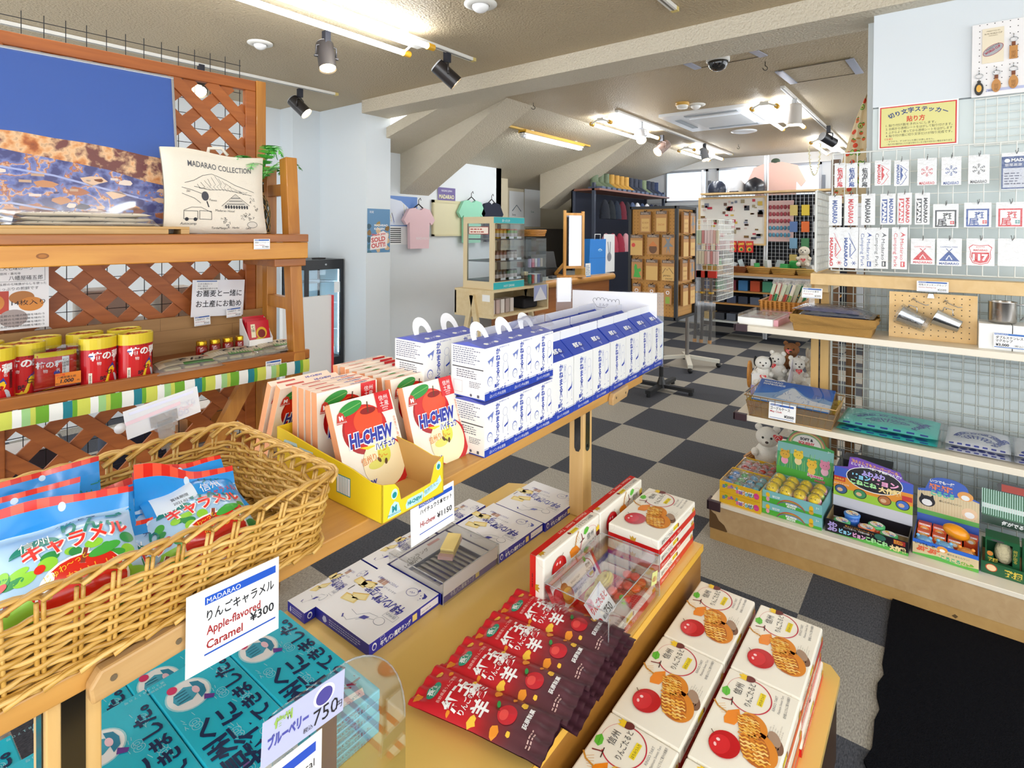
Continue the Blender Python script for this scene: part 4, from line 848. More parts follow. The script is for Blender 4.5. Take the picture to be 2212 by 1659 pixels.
# ---- sign boards on the plank
sb=thing('acrylic_sign','long clear acrylic sign holder with a faint printed back and a sheep doodle','sign',(2.1,1.3,PZ))
aA=Vector((2.425,1.0,PZ+.002));aB=Vector((2.29,1.41,PZ+.002));dd=(aB-aA).normalized();ang=math.atan2(-dd.y,-dd.x)
T=Matrix.Translation(aB) @ Matrix.Rotation(ang,4,'Z');L_=(aB-aA).length
b=MB();b.T=T;b.box(0,L_,0,.004,0,.33,CLEAR('f6f9fb',.3,.03));b.box(.02,L_+.03,-.05,0,0,.003,CLEAR('f6f9fb',.3,.03));part('holder',b,sb)
b=MB();b.T=T;b.box(.004,L_-.03,-.0015,-.0005,.10,.326,M('f3f3f6',.5));D=Deco(b,(.004,-.0015,.1))
P=[]
for k in range(7): P += [(.1+.018*k+.009*(1+math.cos(PI-t*PI/5)),.18+.012*math.sin(t*PI/5)+.004*math.sin(k)) for t in range(6)]
D.line(P+[(.225,.155),(.2,.145),(.12,.15),(.1,.18)],.0015,M('4a4a50',.6),2);D.text('ミルク',.13,.155,.016,M('8a8a94',.6),2);D.fake(.03,.05,.3,.07,4,M('e2e2ea',.6),1);part('back_sheet',b,sb)
b=MB();T=Matrix.Translation((2.1,1.375,PZ)) @ Matrix.Rotation(R(-38),4,'Z');b.T=T;b.box(0,.075,0,.002,0,.40,CLEAR('f6f9fb',.3,.03,.1));b.box(.004,.07,-.001,-.0004,.29,.40,M('f2f2f4',.5));b.box(0,.075,-.04,0,0,.003,CLEAR('f6f9fb',.3,.03));one('small_sign',b,'small white sign card in a clear stand behind the biscuit cartons','sign')
# ================================================================ yellow stepped benches in front
YL=M('e6c069',.3,coat=.35);YE=M('e0ad3c',.4);VEN=WOOD('8f5f22','b07c33',0,8,.35,.3,10);DKB=M('3a2616',.5)
BH=.45;LH=.24
bn=thing('upper_bench','yellow topped bench with brown wood front carrying blue cookie boxes','bench',(.8,1.0,0))
b=MB();b.prism([(-.5,.61),(1.82,.61),(1.82,1.30),(1.77,1.385),(-.5,1.385)],'z',BH-.022,BH,YL);b.box(-.5,1.822,.607,.61,BH-.022,BH-.0005,YE);part('benchtop',b,bn)
b=MB();b.box(-.5,1.815,.613,.633,0,BH-.022,VEN);part('front_panel',b,bn)
b=MB();b.box(1.795,1.815,.633,1.30,0,BH-.022,VEN);b.box(-.5,-.48,.633,1.37,0,BH-.022,VEN);part('end_panel',b,bn)
bl=thing('lower_bench','low yellow bench in front of the taller one, stacked with apple tart boxes','bench',(.8,.4,0))
b=MB();b.prism([(-.5,.207),(1.77,.207),(1.805,.235),(1.805,.606),(-.5,.606)],'z',LH-.02,LH,YL);part('benchtop',b,bl)
b=MB();b.box(-.5,1.775,.215,.235,0,LH-.02,DKB);b.box(1.775,1.795,.24,.6,0,LH-.02,DKB);part('side_panel',b,bl)
# ---- apple tart boxes
TW=M('f3eee0',.3,coat=.4);TR=M('cf1718',.3,coat=.4);GOLD=M('e3b53a',.35,.4);TAN=M('d9851f',.5);TAN2=M('f0b84a',.5);TAN3=M('b5621a',.5);APR=M('c2101a',.15,coat=.6)
def tart_art(D,L=.30,Wd=.163):
    D.text('信州',.225,.118,.02,INK,3);D.text('りんごたると',.205,.09,.017,INK,3,w=.075,rot=.08);D.rect(.222,.068,.042,.012,M('f2d928',.5),2);D.text('はちみつ入り',.224,.0705,.008,INK,3,w=.038)
    D.arc(.238,.098,.052,.046,-2.6,.3,.0026,M('c01f3a',.4),2,24);D.arc(.238,.098,.052,.046,2.3,3.7,.0026,M('c01f3a',.4),2,10);D.line([(.2,.128),(.192,.15)],.0028,M('7a1d26',.4),3);D.line([(.185,.126),(.21,.13)],.0022,M('3a1d16',.4),3)
    D.poly([(.205,.143),(.21,.155),(.224,.158),(.236,.15),(.228,.141),(.215,.138)],M('62c03a',.4),3);D.line([(.207,.145),(.234,.15)],.0008,M('3a9a2a',.4),4)
    D.arc(.24,.1,.055,.05,.4,1.8,.0007,M('d0606a',.5),1);D.oval(.29,.112,.01,.013,M('6a2a26',.4),3,rot=.4);D.poly([(.279,.118),(.279,.135),(.285,.129),(.29,.138),(.294,.13),(.3-.002,.134),(.297,.12)],M('f0c92a',.4),4)
    D.oval(.178,.088,.011,.009,M('f0cf52',.5),2);D.oval(.163,.1,.0025,.0035,M('8fb0e0',.5),2);D.text('RINGO TART',.228,.042,.0085,M('8a8a8a',.5),2,rot=.05);D.text('Platinum Sweet Tart',.226,.031,.0075,M('8a8a8a',.5),2,rot=.05);D.text('信州産ふじりんご果汁の焼菓子',.222,.018,.007,M('55555a',.5),2,rot=.05,w=.07);D.fake(.13,.012,.07,.03,6,M('d5d0c4',.5),1,4)
    # honey stick, tarts, apple
    D.line([(.178,.163),(.165,.15),(.16,.13),(.145,.118)],.004,M('c98a2e',.4),2)
    for k in range(5): D.line([(.168-.004*k,.155-.004*k),(.182-.006*k,.139-.003*k)],.0009,M('d8a860',.5),2)
    D.poly([(.165,.128),(.185,.108),(.16,.098),(.135,.105),(.128,.125),(.142,.13)],M('ee8a1a',.35,coat=.3),3)
    D.oval(.140,.022,.026,.016,M('7d5a45',.8),1,rot=.5);D.oval(.153,.026,.02,.012,M('a48872',.8),2,rot=.5)
    def tart(cx_,cy_,a,bb,rot,sd):
        q=random.Random(sd);D.oval(cx_+.004,cy_-.008,a*1.04,bb*1.03,TAN,4,rot=rot,n=30);D.oval(cx_,cy_,a*.96,bb*.82,TAN3,5,rot=rot,n=30)
        c,s_=math.cos(rot),math.sin(rot)
        for i in range(9):
            for j in range(4):
                u=(-.86+i*.215+.07*(j%2))*a;v=(-.6+j*.4)*bb*.75
                if (u/a)**2+(v/bb)**2 > .72: continue
                pts=[(cx_+(u+du)*c-(v+dv)*s_,cy_+(u+du)*s_+(v+dv)*c) for du,dv in ((-.004,-.009),(.001,-.003),(-.002,.004),(.003,.010))]
                D.line(pts,q.uniform(.003,.0048),q.choice([TAN2,TAN2,M('f6d07a',.5),TAN]),6+(i+j) % 2)
    tart(.152,.078,.034,.028,.35,1);tart(.102,.055,.045,.036,.45,2)
    D.oval(.072,.108,.036,.031,APR,8,rot=-.15,n=30);D.oval(.066,.116,.026,.02,M('d8242c',.15,coat=.6),9,rot=-.15);D.oval(.06,.124,.005,.003,M('f8c8c8',.2),10,rot=.4);D.oval(.075,.122,.004,.004,M('f8d8d8',.2),10);D.line([(.084,.134),(.092,.142)],.0018,M('5a3a1a',.4),10)
def tart_side(D,L,h,top=True):
    D.rect(0,0,L,h*.42,TR);D.text('Platinum  Sweet  Tart',.02,h*.08,h*.3,M('f4d8c8',.4),2,w=.15,sk=.1);D.text('信州りんごたると',.02,h*.55,h*.3,INK,2,w=.085);D.rect(.11,h*.58,.035,h*.26,M('f0d32a',.4));D.text('はちみつ入り',.112,h*.64,h*.14,INK,2,w=.031)
    D.oval(.15,h*.66,.005,.006,M('8a2a26',.4));D.poly([(.272,h*.42),(.27,h*.7),(.276,h*.6),(.281,h*.75),(.286,h*.6),(.292,h*.7),(.29,h*.42)],GOLD,2);D.arc(.22,h*.6,.03,h*.15,.3,2.6,.0006,M('b0a898',.5),1)
def tart_box():
    t=thing('tart_box','x','sweet box',(0,0,0),'apple tart gift boxes',world=False);L,Wd,h=.30,.163,.0453
    b=MB();b.box(0,L,0,Wd,0,h-.0006,TW);part('carton',b,t,bev=.004,seg=2)
    b=MB();tart_art(Deco(b,(0,0,h-.0004),(1,0,0),(0,1,0)));tart_side(Deco(b,(0,-.0003,0)),L,h);D=Deco(b,(-.0003,Wd,0),(0,-1,0),(0,0,1));D.rect(0,0,Wd,h*.42,TR);D.poly([(Wd*.46,h*.4),(Wd*.44,h*.7),(Wd*.48,h*.58),(Wd*.5,h*.74),(Wd*.53,h*.58),(Wd*.57,h*.7),(Wd*.55,h*.4)],GOLD,2);D.fake(Wd*.3,h*.12,Wd*.25,h*.16,1,M('7a0d12',.5),2,2);D.line([(0,h*.42),(Wd*.12,h*.7),(Wd*.14,h)],.0006,M('d8d0bc',.5),2);D.line([(Wd,h*.42),(Wd*.88,h*.7),(Wd*.86,h)],.0006,M('d8d0bc',.5),2)
    D=Deco(b,(L,Wd,0),(-1,0,0),(0,0,1));
    D=Deco(b,(L+.0003,0,0),(0,1,0),(0,0,1));D.rect(0,0,Wd,h*.42,TR);D=Deco(b,(L,Wd+.0003,0),(-1,0,0),(0,0,1));tart_side(D,L,h)
    part('print',b,t,'apple tart picture print');return t
tb_=tart_box();n=0;q=random.Random(4)
for c,y in ((0,.425),(1,.247)):
    for r_ in range(3):
        for lay in range(3):
            o=tb_ if n == 0 else dup(tb_,(0,0,0));n += 1
            o.location=(1.444-.3035*r_+(.0 if lay == 2 else q.uniform(-.003,.003)),y+(0 if lay == 2 else q.uniform(-.003,.004)),LH+.0005+lay*.0457);o.rotation_euler.z=0
            o['label']='apple tart box on the low bench, %s column, %s from the bench end, %s layer' % (('inner','outer')[c],ORD[r_],('bottom','middle','top')[lay]);o['group']='apple tart gift boxes'
for lay in range(3):
    o=dup(tb_,(1.515,.633,BH+.0005+lay*.0458),R(1.2-lay*.6),'apple tart box in the flat pile at the end of the tall bench, %s one' % ('bottom','middle','top')[lay])
for k in range(2):
    o=dup(tb_,(1.197+k*.306,.862,BH+.0005),0,'apple tart box standing on its edge, the one %s' % ('behind the sample box','behind the flat pile')[k]);o.rotation_euler=(PI/2,0,0)
# ---- opened sample of the tart box under a clear cover
sm=thing('sample_tart_box','opened tart box sample with yellow and red sweets under a clear cover','sample box',(1.33,.71,BH))
x0,x1,y0,y1=1.184,1.476,.626,.792
b=MB();b.box(x0,x1,y0,y1,BH+.0005,BH+.003,TW)
for (a0,a1,c0,c1) in ((x0,x1,y0,y0+.003),(x0,x1,y1-.003,y1),(x0,x0+.003,y0,y1),(x1-.003,x1,y0,y1)): b.box(a0,a1,c0,c1,BH+.003,BH+.04,TW)
tart_side(Deco(b,(x0,y0-.0003,BH)),.292,.045);D=Deco(b,(x0-.0003,y1,BH),(0,-1,0),(0,0,1));D.rect(0,0,.166,.019,TR);D.poly([(.08,.016),(.077,.03),(.082,.025),(.085,.033),(.088,.025),(.093,.03),(.09,.016)],GOLD,2)
b.box(x0+.012,x1-.012,y0+.012,y1-.012,BH+.02,BH+.022,M('e2331e',.6));D=Deco(b,(x0+.012,y0+.012,BH+.0222),(1,0,0),(0,1,0))
for k in range(14): D.line([(.14+k*.009,0),(.12+k*.009,.14)],.0009,M('f6b49a',.5),1)
for k in range(12): D.line([(.12,.012*k),(.265,.012*k)],.0009,M('f6b49a',.5),1)
part('box_base',b,sm)
b=MB();A_=Matrix.Translation((x0+.012,y1-.026,BH+.024)) @ Matrix.Rotation(-.55,4,'X');b.T=A_;b.box(0,.235,0,.003,0,.085,TR);D=Deco(b,(0,0,0));D.rect(.012,.008,.211,.068,M('f5f2ee',.4));D.oval(.03,.04,.022,.024,APR,3);D.oval(.028,.046,.012,.012,M('d8343c',.2),4)
D.oval(.068,.03,.024,.02,TAN,3);D.oval(.066,.034,.02,.014,TAN2,4);D.oval(.062,.05,.016,.012,TAN3,3);D.line([(.058,.06),(.066,.085)],.002,M('c98a2e',.4),3);D.text('RINGO TART',.095,.045,.008,M('777777',.5),2);D.text('Platinum Sweet Tart',.09,.035,.007,M('777777',.5),2);D.text('信州ふじりんご',.095,.022,.009,M('666666',.5),2)
D.arc(.19,.045,.022,.024,-2.8,2.2,.002,M('c01f3a',.4),2);D.text('信州',.19,.05,.012,INK,3,al='c');D.text('りんごたると',.19,.038,.01,INK,3,al='c',w=.034);D.rect(.18,.027,.022,.007,M('f2d928',.5),3);D.oval(.185,.072,.006,.008,M('62c03a',.4),3);D.oval(.209,.032,.005,.006,M('6a2a26',.4),3);part('picture_card',b,sm,'red edged tart picture card')
for k,(xx,yy) in enumerate(((1.31,.728),(1.375,.735))):
    b=MB();A3=Matrix.Rotation(.6+.2*k,3,'Z') @ Matrix.Rotation(-.7,3,'X')
    def yf(u,v):
        t=PI*v;a=2*PI*u;r_=1+.07*math.sin(9*a)*math.sin(t);p=Vector((.02*math.sin(t)*math.cos(a)*r_,.032*math.sin(t)*math.sin(a),-.016*math.cos(t)*r_+.003*math.sin(14*v*PI)));return Vector((xx,yy,BH+.05)) + A3 @ p
    b.surf(yf,24,24,M('d8c01a',.3,coat=.4));part('wrapped_tart',b,sm,'yellow wrapped tart')
b=MB();q=random.Random(3)
for k in range(9): b.ball((1.365+.05*(k%3)+q.uniform(-.008,.008),.66+.022*(k//3),BH+.033+q.uniform(0,.008)),(.017,.014,.009),M(q.choice(['e02a16','d8381e','f04a2a']),.2,coat=.5),10,7)
for k in range(3): b.ball((1.335+.012*k,.655+.008*k,BH+.037),(.011,.01,.008),M('6ac02a',.25,coat=.4),10,7)
part('jellies',b,sm,'red and green jelly filler',kind='stuff')
for k in range(3):
    b=MB();b.T=Matrix.Translation((1.215+.06*k,.66,BH+.024)) @ Matrix.Rotation(.3*k-.2,4,'Z');b.surf(lambda u,v: ((u-.5)*.06,(v-.5)*.05,.004+.016*(1-abs(2*u-1)**3)*(1-abs(2*v-1)**3)),10,10,CLEAR('f6f2ea',.5,.08,.35,70));part('wrapped_piece',b,sm)
T=Matrix.Translation((1.262,.672,BH+.055)) @ Matrix.Rotation(R(8),4,'Z') @ Matrix.Rotation(-.75,4,'X');b=MB();b.T=T;b.box(-.055,.055,0,.0012,-.02,.05,WHT);D=Deco(b,(-.055,0,-.02))
D.oval(.022,.058,.014,.012,M('f0b8c8',.5));D.text('信州',.022,.054,.01,M('b02a4a',.5),2,al='c');D.text('りんごたると',.008,.036,.019,M('d83a3a',.5),2,w=.095,bold=.03);D.text('750',.055,.006,.027,INK,2,bold=.01);D.text('税込',.036,.008,.011,INK,2);D.oval(.016,.012,.012,.01,M('c01f2a',.5));D.text('小',.016,.008,.01,M('f4c8c8',.5),2,al='c');D.frame(.004,.003,.102,.064,.0006,M('e8a8b0',.5));part('price_tag',b,sm)
b=MB();cl=CLEAR('fbfbfb',.32,.03);X0_,X1_,Y0_,Y1_,Zt=1.178,1.482,.616,.802,BH+.118
for bx in ((X0_,X1_,Y0_,Y0_+.002,BH+.001,Zt),(X0_,X1_,Y1_-.002,Y1_,BH+.001,Zt),(X0_,X0_+.002,Y0_+.002,Y1_-.002,BH+.001,Zt),(X1_-.002,X1_,Y0_+.002,Y1_-.002,BH+.001,Zt),(X0_,X1_,Y0_,Y1_,Zt,Zt+.002)): b.box(*bx,cl)
ed=CLEAR('d8e0e4',.7,.05,.25)
for p_,q_ in (((X0_,Y0_,Zt),(X1_,Y0_,Zt)),((X0_,Y0_,Zt),(X0_,Y1_,Zt)),((X1_,Y0_,Zt),(X1_,Y1_,Zt)),((X0_,Y1_,Zt),(X1_,Y1_,Zt)),((X0_,Y0_,BH+.002),(X0_,Y0_,Zt)),((X1_,Y0_,BH+.002),(X1_,Y0_,Zt))): b.cyl(p_,q_,.0014,ed,seg=6)
part('clear_cover',b,sm,'clear acrylic cover')
b=MB();b.T=Matrix.Translation((1.44,.6155,BH+.055)) @ Matrix.Rotation(.25,4,'Y');b.box(-.018,.018,-.0008,0,0,.034,M('d5d98a',.5));D=Deco(b,(-.018,-.0008,0));D.text('6個入',.018,.01,.016,M('c8502a',.5),2,al='c',w=.03);part('count_sticker',b,sm,'pale yellow sticker reading 6')
# ---- milk bread biscuit boxes
DB=M('23279a',.35,coat=.2);CK=M('efd98a',.5);CK2=M('e2b84a',.5)
def milk_top(D,Wd,Ln):
    """U = up the writing (+y), V = -x"""
    ln=M('6f7a90',.6)
    D.text('牛乳パン風味',Ln*.1,Wd*.42,.034,DB,2,bold=.045,w=Ln*.5);D.text('風味',Ln*.6,Wd*.42,.022,DB,2,bold=.02);D.text('ラング',Ln*.62,Wd*.33,.026,DB,2,bold=.03);D.frame(Ln*.06,Wd*.55,.042,.022,.0007,ln);D.text('信州の',Ln*.08,Wd*.57,.012,ln,3)
    for cx_,cy_,rot in ((Ln*.8,Wd*.68,.2),(Ln*.93,Wd*.42,-.1),(Ln*.84,Wd*.4,.3),(Ln*.73,Wd*.6,.5)):
        c,s_=math.cos(rot),math.sin(rot);P=[(-.024,-.012),(.024,-.012),(.024,.012),(-.024,.012)];D.poly([(cx_+u*c-v*s_+.002,cy_+u*s_+v*c-.003) for u,v in P],CK2,1);D.poly([(cx_+u*c-v*s_,cy_+u*s_+v*c) for u,v in P],CK,2);D.poly([(cx_+.75*(u*c-v*s_),cy_+.75*(u*s_+v*c)) for u,v in P],M('f4e6a8',.5),3)
    D.oval(Ln*.2,Wd*.72,.016,.014,ln,1);D.oval(Ln*.2,Wd*.72,.0148,.0128,M('f3f4f6',.4),2);D.line([(Ln*.27,Wd*.74),(Ln*.38,Wd*.78),(Ln*.44,Wd*.86)],.001,ln,1);D.line([(Ln*.27,Wd*.68),(Ln*.4,Wd*.7),(Ln*.5,Wd*.8),(Ln*.62,Wd*.78)],.001,ln,1);D.line([(Ln*.4,Wd*.78),(Ln*.52,Wd*.92),(Ln*.62,Wd*.9)],.001,ln,1);D.poly([(Ln*.34,Wd*.74),(Ln*.42,Wd*.76),(Ln*.44,Wd*.82),(Ln*.36,Wd*.8)],DB,2);D.line([(Ln*.6,Wd*.92),(Ln*.64,Wd*.88)],.004,DB,2)
    D.arc(Ln*.28,Wd*.17,.018,.016,0,6.28,.0012,DB,2);D.poly([(Ln*.2,Wd*.1),(Ln*.23,Wd*.14),(Ln*.24,Wd*.08)],DB,2)
    for k in range(4): D.oval(Ln*.25+.004*k,Wd*.17+.003*(k%2),.0012,.0018,DB,3)
    D.poly([(Ln*.06,Wd*.16),(Ln*.12,Wd*.24),(Ln*.1,Wd*.15),(Ln*.15,Wd*.1),(Ln*.07,Wd*.12)],DB,2);D.oval(Ln*.11,Wd*.2,.006,.006,M('f3f4f6',.4),3);D.oval(Ln*.14,Wd*.16,.006,.006,M('f3f4f6',.4),3);D.oval(Ln*.11,Wd*.2,.0018,.0018,DB,4);D.oval(Ln*.14,Wd*.16,.0018,.0018,DB,4)
    D.text('からだにやさしい焼菓子',Ln*.5,Wd*.2,.011,DB,2,w=Ln*.36);D.rect(Ln*.66,Wd*.21,.014,.02,M('c8a08a',.5),1);D.rect(Ln*.73,Wd*.21,.014,.02,M('b08a78',.5),1);D.text('みるくたっぷり',Ln*.42,Wd*.3,.008,ln,2);D.line([(Ln*.96,Wd*.5),(Ln*.96,Wd*.6)],.0025,INK,2)
def milk_box(nm='milk_biscuit_box'):
    t=thing(nm,'x','biscuit box',(0,0,0),'milk bread biscuit boxes on the bench',world=False);Wd,Ln,h=.237,.222,.03
    b=MB();b.box(0,Wd,0,Ln,0,h,DB);b.box(0,Wd,0,Ln,h-.0001,h+.0003,M('f3f4f6',.4));milk_top(Deco(b,(Wd,0,h+.0003),(0,1,0),(-1,0,0)),Wd,Ln)
    D=Deco(b,(0,0,0));D.text('牛乳パン風味ラング',.034,.006,.0145,WHT,2,w=.1,bold=.03);D.oval(.016,.016,.007,.009,WHT);D.oval(.016,.015,.005,.006,DB,2);D.frame(.034,.0215,.014,.007,.0006,WHT);D.rect(.14,.006,.016,.017,M('e8cf7a',.5));D.rect(.168,.007,.066,.018,M('ebe6ea',.5));D.fake(.172,.01,.05,.008,1,M('c8c2c8',.5),2)
    D=Deco(b,(0,Ln,0),(0,-1,0),(0,0,1));D.poly([(.03,.012),(.036,.022),(.045,.022),(.05,.012),(.043,.006),(.036,.006)],M('c4c9e8',.5));D.fake(.06,.006,.13,.018,3,M('b4b9e0',.5),1,2)
    part('carton',b,t);return t
mb=milk_box();xs=(.834,1.315,1.556);labs=('nearest one beside the blue cookie boxes','one right after the clear covered sample','far one next to the table leg')
for i,x in enumerate(xs):
    o=mb if i == 0 else dup(mb,(0,0,0));o.location=(x,(1.078,1.068,1.058)[i],BH+.0005);o['label']='white and blue milk biscuit box, ' + labs[i];o['group']='milk bread biscuit boxes on the bench';o.rotation_euler.z=R((.5,-.8,-.8)[i])
for i,x in enumerate((.80,1.043,1.29)):
    o=dup(mb,(x,1.302,BH+.0005),0,'milk biscuit box lying behind, pushed to the rear edge, %s from the blue boxes' % ORD[i]);o.scale=(1,.36,.93)
ms=thing('sample_biscuit_box','open milk biscuit sample box under a clear acrylic cover','sample box',(1.19,1.18,BH))
T=Matrix.Translation((1.074,1.072,BH+.0005));b=MB();b.T=T;Wd,Ln=.237,.222
b.box(0,Wd,0,Ln,0,.002,DB)
for bx in ((0,Wd,0,.002),(0,Wd,Ln-.002,Ln),(0,.002,0,Ln),(Wd-.002,Wd,0,Ln)): b.box(bx[0],bx[1],bx[2],bx[3],.002,.03,DB)
wf=M('f0f1f4',.45);b.box(.002,Wd-.002,.002,.03,.028,.0305,wf);b.box(.002,Wd-.002,.16,Ln-.002,.028,.0305,wf);b.box(.002,.02,.03,.16,.028,.0305,wf);b.box(Wd-.03,Wd-.002,.03,.16,.028,.0305,wf);b.box(.02,Wd-.03,.155,.16,.005,.03,M('25406a',.5))
D=Deco(b,(0,0,0));D.text('牛乳パン風味ラング',.034,.006,.0145,WHT,2,w=.1);D.rect(.14,.006,.016,.017,M('e8cf7a',.5));D=Deco(b,(.0,Ln-.06,.0306),(1,0,0),(0,1,0));D.text('パンラング',.04,.02,.018,INK,2);D.text('1480円',.02,.002,.022,INK,2);D.rect(.14,.035,.05,.012,M('d8a0a0',.5));part('box_base',b,ms)
for k in range(9):
    b=MB();b.T=T @ Matrix.Translation((.032+.02*k,.092,.016)) @ Matrix.Rotation(.5,4,'Y');b.surf(lambda u,v: ((u-.5)*.034,(v-.5)*.115,.004+.004*math.sin(PI*u)),6,6,CLEAR('e6eaf2',.6,.1,.55,60));part('wrapped_biscuit',b,ms)
b=MB();b.T=T @ Matrix.Translation((.15,.115,.042)) @ Matrix.Rotation(.5,4,'Z');
for k in range(3): b.box(-.045+.004*k,.045+.004*k,-.022,.02,.009*k,.007+.009*k,CK);b.box(-.04+.004*k,.04+.004*k,-.0225,.0205,.002+.009*k,.005+.009*k,CK2)
for s_ in (1,-1): b.box(s_*.05-.008,s_*.05+.008,-.024,.022,.004,.014,M('e8b8b4',.5))
part('biscuit_sample',b,ms,'golden biscuits on top of the sample')
b=MB();b.T=T;Zc=.064;b.box(.0,Wd+.004,-.006,-.004,.0,Zc,cl);b.box(0,Wd+.004,-.006,Ln,Zc,Zc+.0015,cl);b.box(0,.002,-.004,Ln,.03,Zc,cl);b.box(Wd+.002,Wd+.004,-.004,Ln,.0,Zc,cl);b.box(.004,Wd,-.0035,-.0028,.022,Zc-.002,M('e9e4e8',.45))
for p_,q_ in (((0,-.006,0),(0,-.006,Zc)),((0,-.006,Zc),(Wd+.004,-.006,Zc)),((Wd+.004,-.006,0),(Wd+.004,-.006,Zc)),((0,-.006,Zc),(0,Ln,Zc)),((Wd+.004,-.006,Zc),(Wd+.004,Ln,Zc))): b.cyl(p_,q_,.0014,ed,seg=6)
part('clear_cover',b,ms,'clear acrylic cover with white strip')
# ---- turquoise cookie boxes
TQ=M('22c6e2',.25,coat=.3);TQ2=M('1597b4',.3);DN=M('14305a',.35);LTQ=M('a8e4ee',.4)
def cookie_box():
    t=thing('cookie_box','x','cookie box',(0,0,0),'turquoise milk cookie boxes',world=False);w,Ln,h=.147,.385,.045
    b=MB();b.box(.001,w-.001,.001,Ln-.001,0,h*.5,TQ);b.box(0,w,0,Ln,h*.5,h-.0006,TQ);part('carton',b,t,bev=.003)
    b=MB();D=Deco(b,(w,0,h-.0005),(0,1,0),(-1,0,0))
    rows=((.102,'信州へ',.17),(.06,'旅行に',.17),(.018,'行ってきました。',.295))
    for (vv,t_,ln) in rows: D.text(t_,.045,vv-.004,.044 if len(t_) < 5 else .04,DN,4,bold=.03,w=ln)
    D.oval(.30,.1,.045,.04,LTQ,1,n=28);D.oval(.30,.1,.042,.037,M('f6f8f8',.4),2,n=28)
    D.poly([(.28,.1),(.285,.125),(.3,.128),(.315,.122),(.325,.1),(.315,.088),(.29,.086)],M('3fa8c4',.4),3);D.poly([(.27,.087),(.33,.087),(.32,.074),(.3,.07),(.28,.074)],M('1f86a8',.4),4);D.poly([(.275,.08),(.26,.066),(.252,.072),(.262,.086)],M('6a3a9a',.4),4);D.oval(.333,.118,.011,.009,M('d8316a',.4),4);D.oval(.3,.086,.012,.006,M('f2c8d4',.4),5)
    for k in range(4): D.line([(.29+.008*k,.1),(.288+.009*k,.122)],.0015,M('145a78',.4),5)
    q=random.Random(2)
    for cx_,cy_ in ((.245,.055),(.21,.12),(.13,.08),(.09,.045),(.3,.03),(.2,.03),(.05,.1)):
        for k in range(2): D.arc(cx_+.012*k,cy_,.009,.009,0,6.28,.0009,LTQ,2,12);D.arc(cx_+.012*k,cy_,.004,.004,0,6.28,.0009,LTQ,2,8)
        for k in range(7): x,y=cx_+q.uniform(-.02,.03),cy_+q.uniform(-.012,.018);D.line([(x,y),(x+q.uniform(.004,.014),y+q.uniform(-.004,.004))],.0009,LTQ,2)
    D.text('第３０４８１７０号',.375,.118,.008,LTQ,2,rot=PI/2);D.text('意匠登録済',.365,.118,.007,LTQ,2,rot=PI/2)
    D.poly([(.012,.03),(.03,.022),(.035,.05),(.04,.08),(.034,.112),(.018,.11),(.02,.07)],M('f4f8f8',.4),3);D.text('MILK COOKIE',.026,.035,.009,TQ2,4,rot=PI/2+.1,w=.06);D.line([(.04,.06),(.055,.07),(.07,.06)],.001,DN,3);D.oval(.06,.1,.006,.007,M('7a5a9a',.4),3)
    for k in range(2):
        D=Deco(b,(.02 if k < 2 else 0,-.0003,h*.5*k));D.text('-MILK COOKIE-',.018,h*.3,.008,DN,2,w=.06);D.text('信州へ旅行に行ってきました。',.002,h*.06,.0095,DN,2,w=.1)
    D=Deco(b,(w+.0003,0,0),(0,1,0),(0,0,1));D.text('MILK COOKIE',.1,h*.6,.009,DN,2);D.text('信州へ旅行に行ってきました。',.06,h*.15,.01,DN,2)
    part('print',b,t,'white bubble picture and navy lettering');return t
cb_=cookie_box();n=0
lst=[(.576,.897,1,'top layer, right-hand end by the biscuit boxes'),(.576,.897,0,'bottom layer, right-hand end by the biscuit boxes'),(.427,.890,1,'top layer, second from the right-hand end'),(.278,.89,1,'top layer, third from the right-hand end'),(.129,.89,1,'top layer, fourth from the right-hand end'),(-.02,.89,1,'top layer, fifth from the right-hand end'),
       (.425,1.035,0,'bottom layer, the one showing behind the second top box'),(.277,1.035,0,'bottom layer, the one showing behind the third top box'),(.098,1.035,0,'bottom layer, the one left of the table leg'),(-.052,1.035,0,'bottom layer, furthest to the left')]
for i,(x,y,l,s_) in enumerate(lst):
    o=cb_ if i == 0 else dup(cb_,(0,0,0));o.location=(x,y,BH+.0006+l*.0458);o['label']='turquoise milk cookie box, ' + s_;o['group']='turquoise milk cookie boxes'
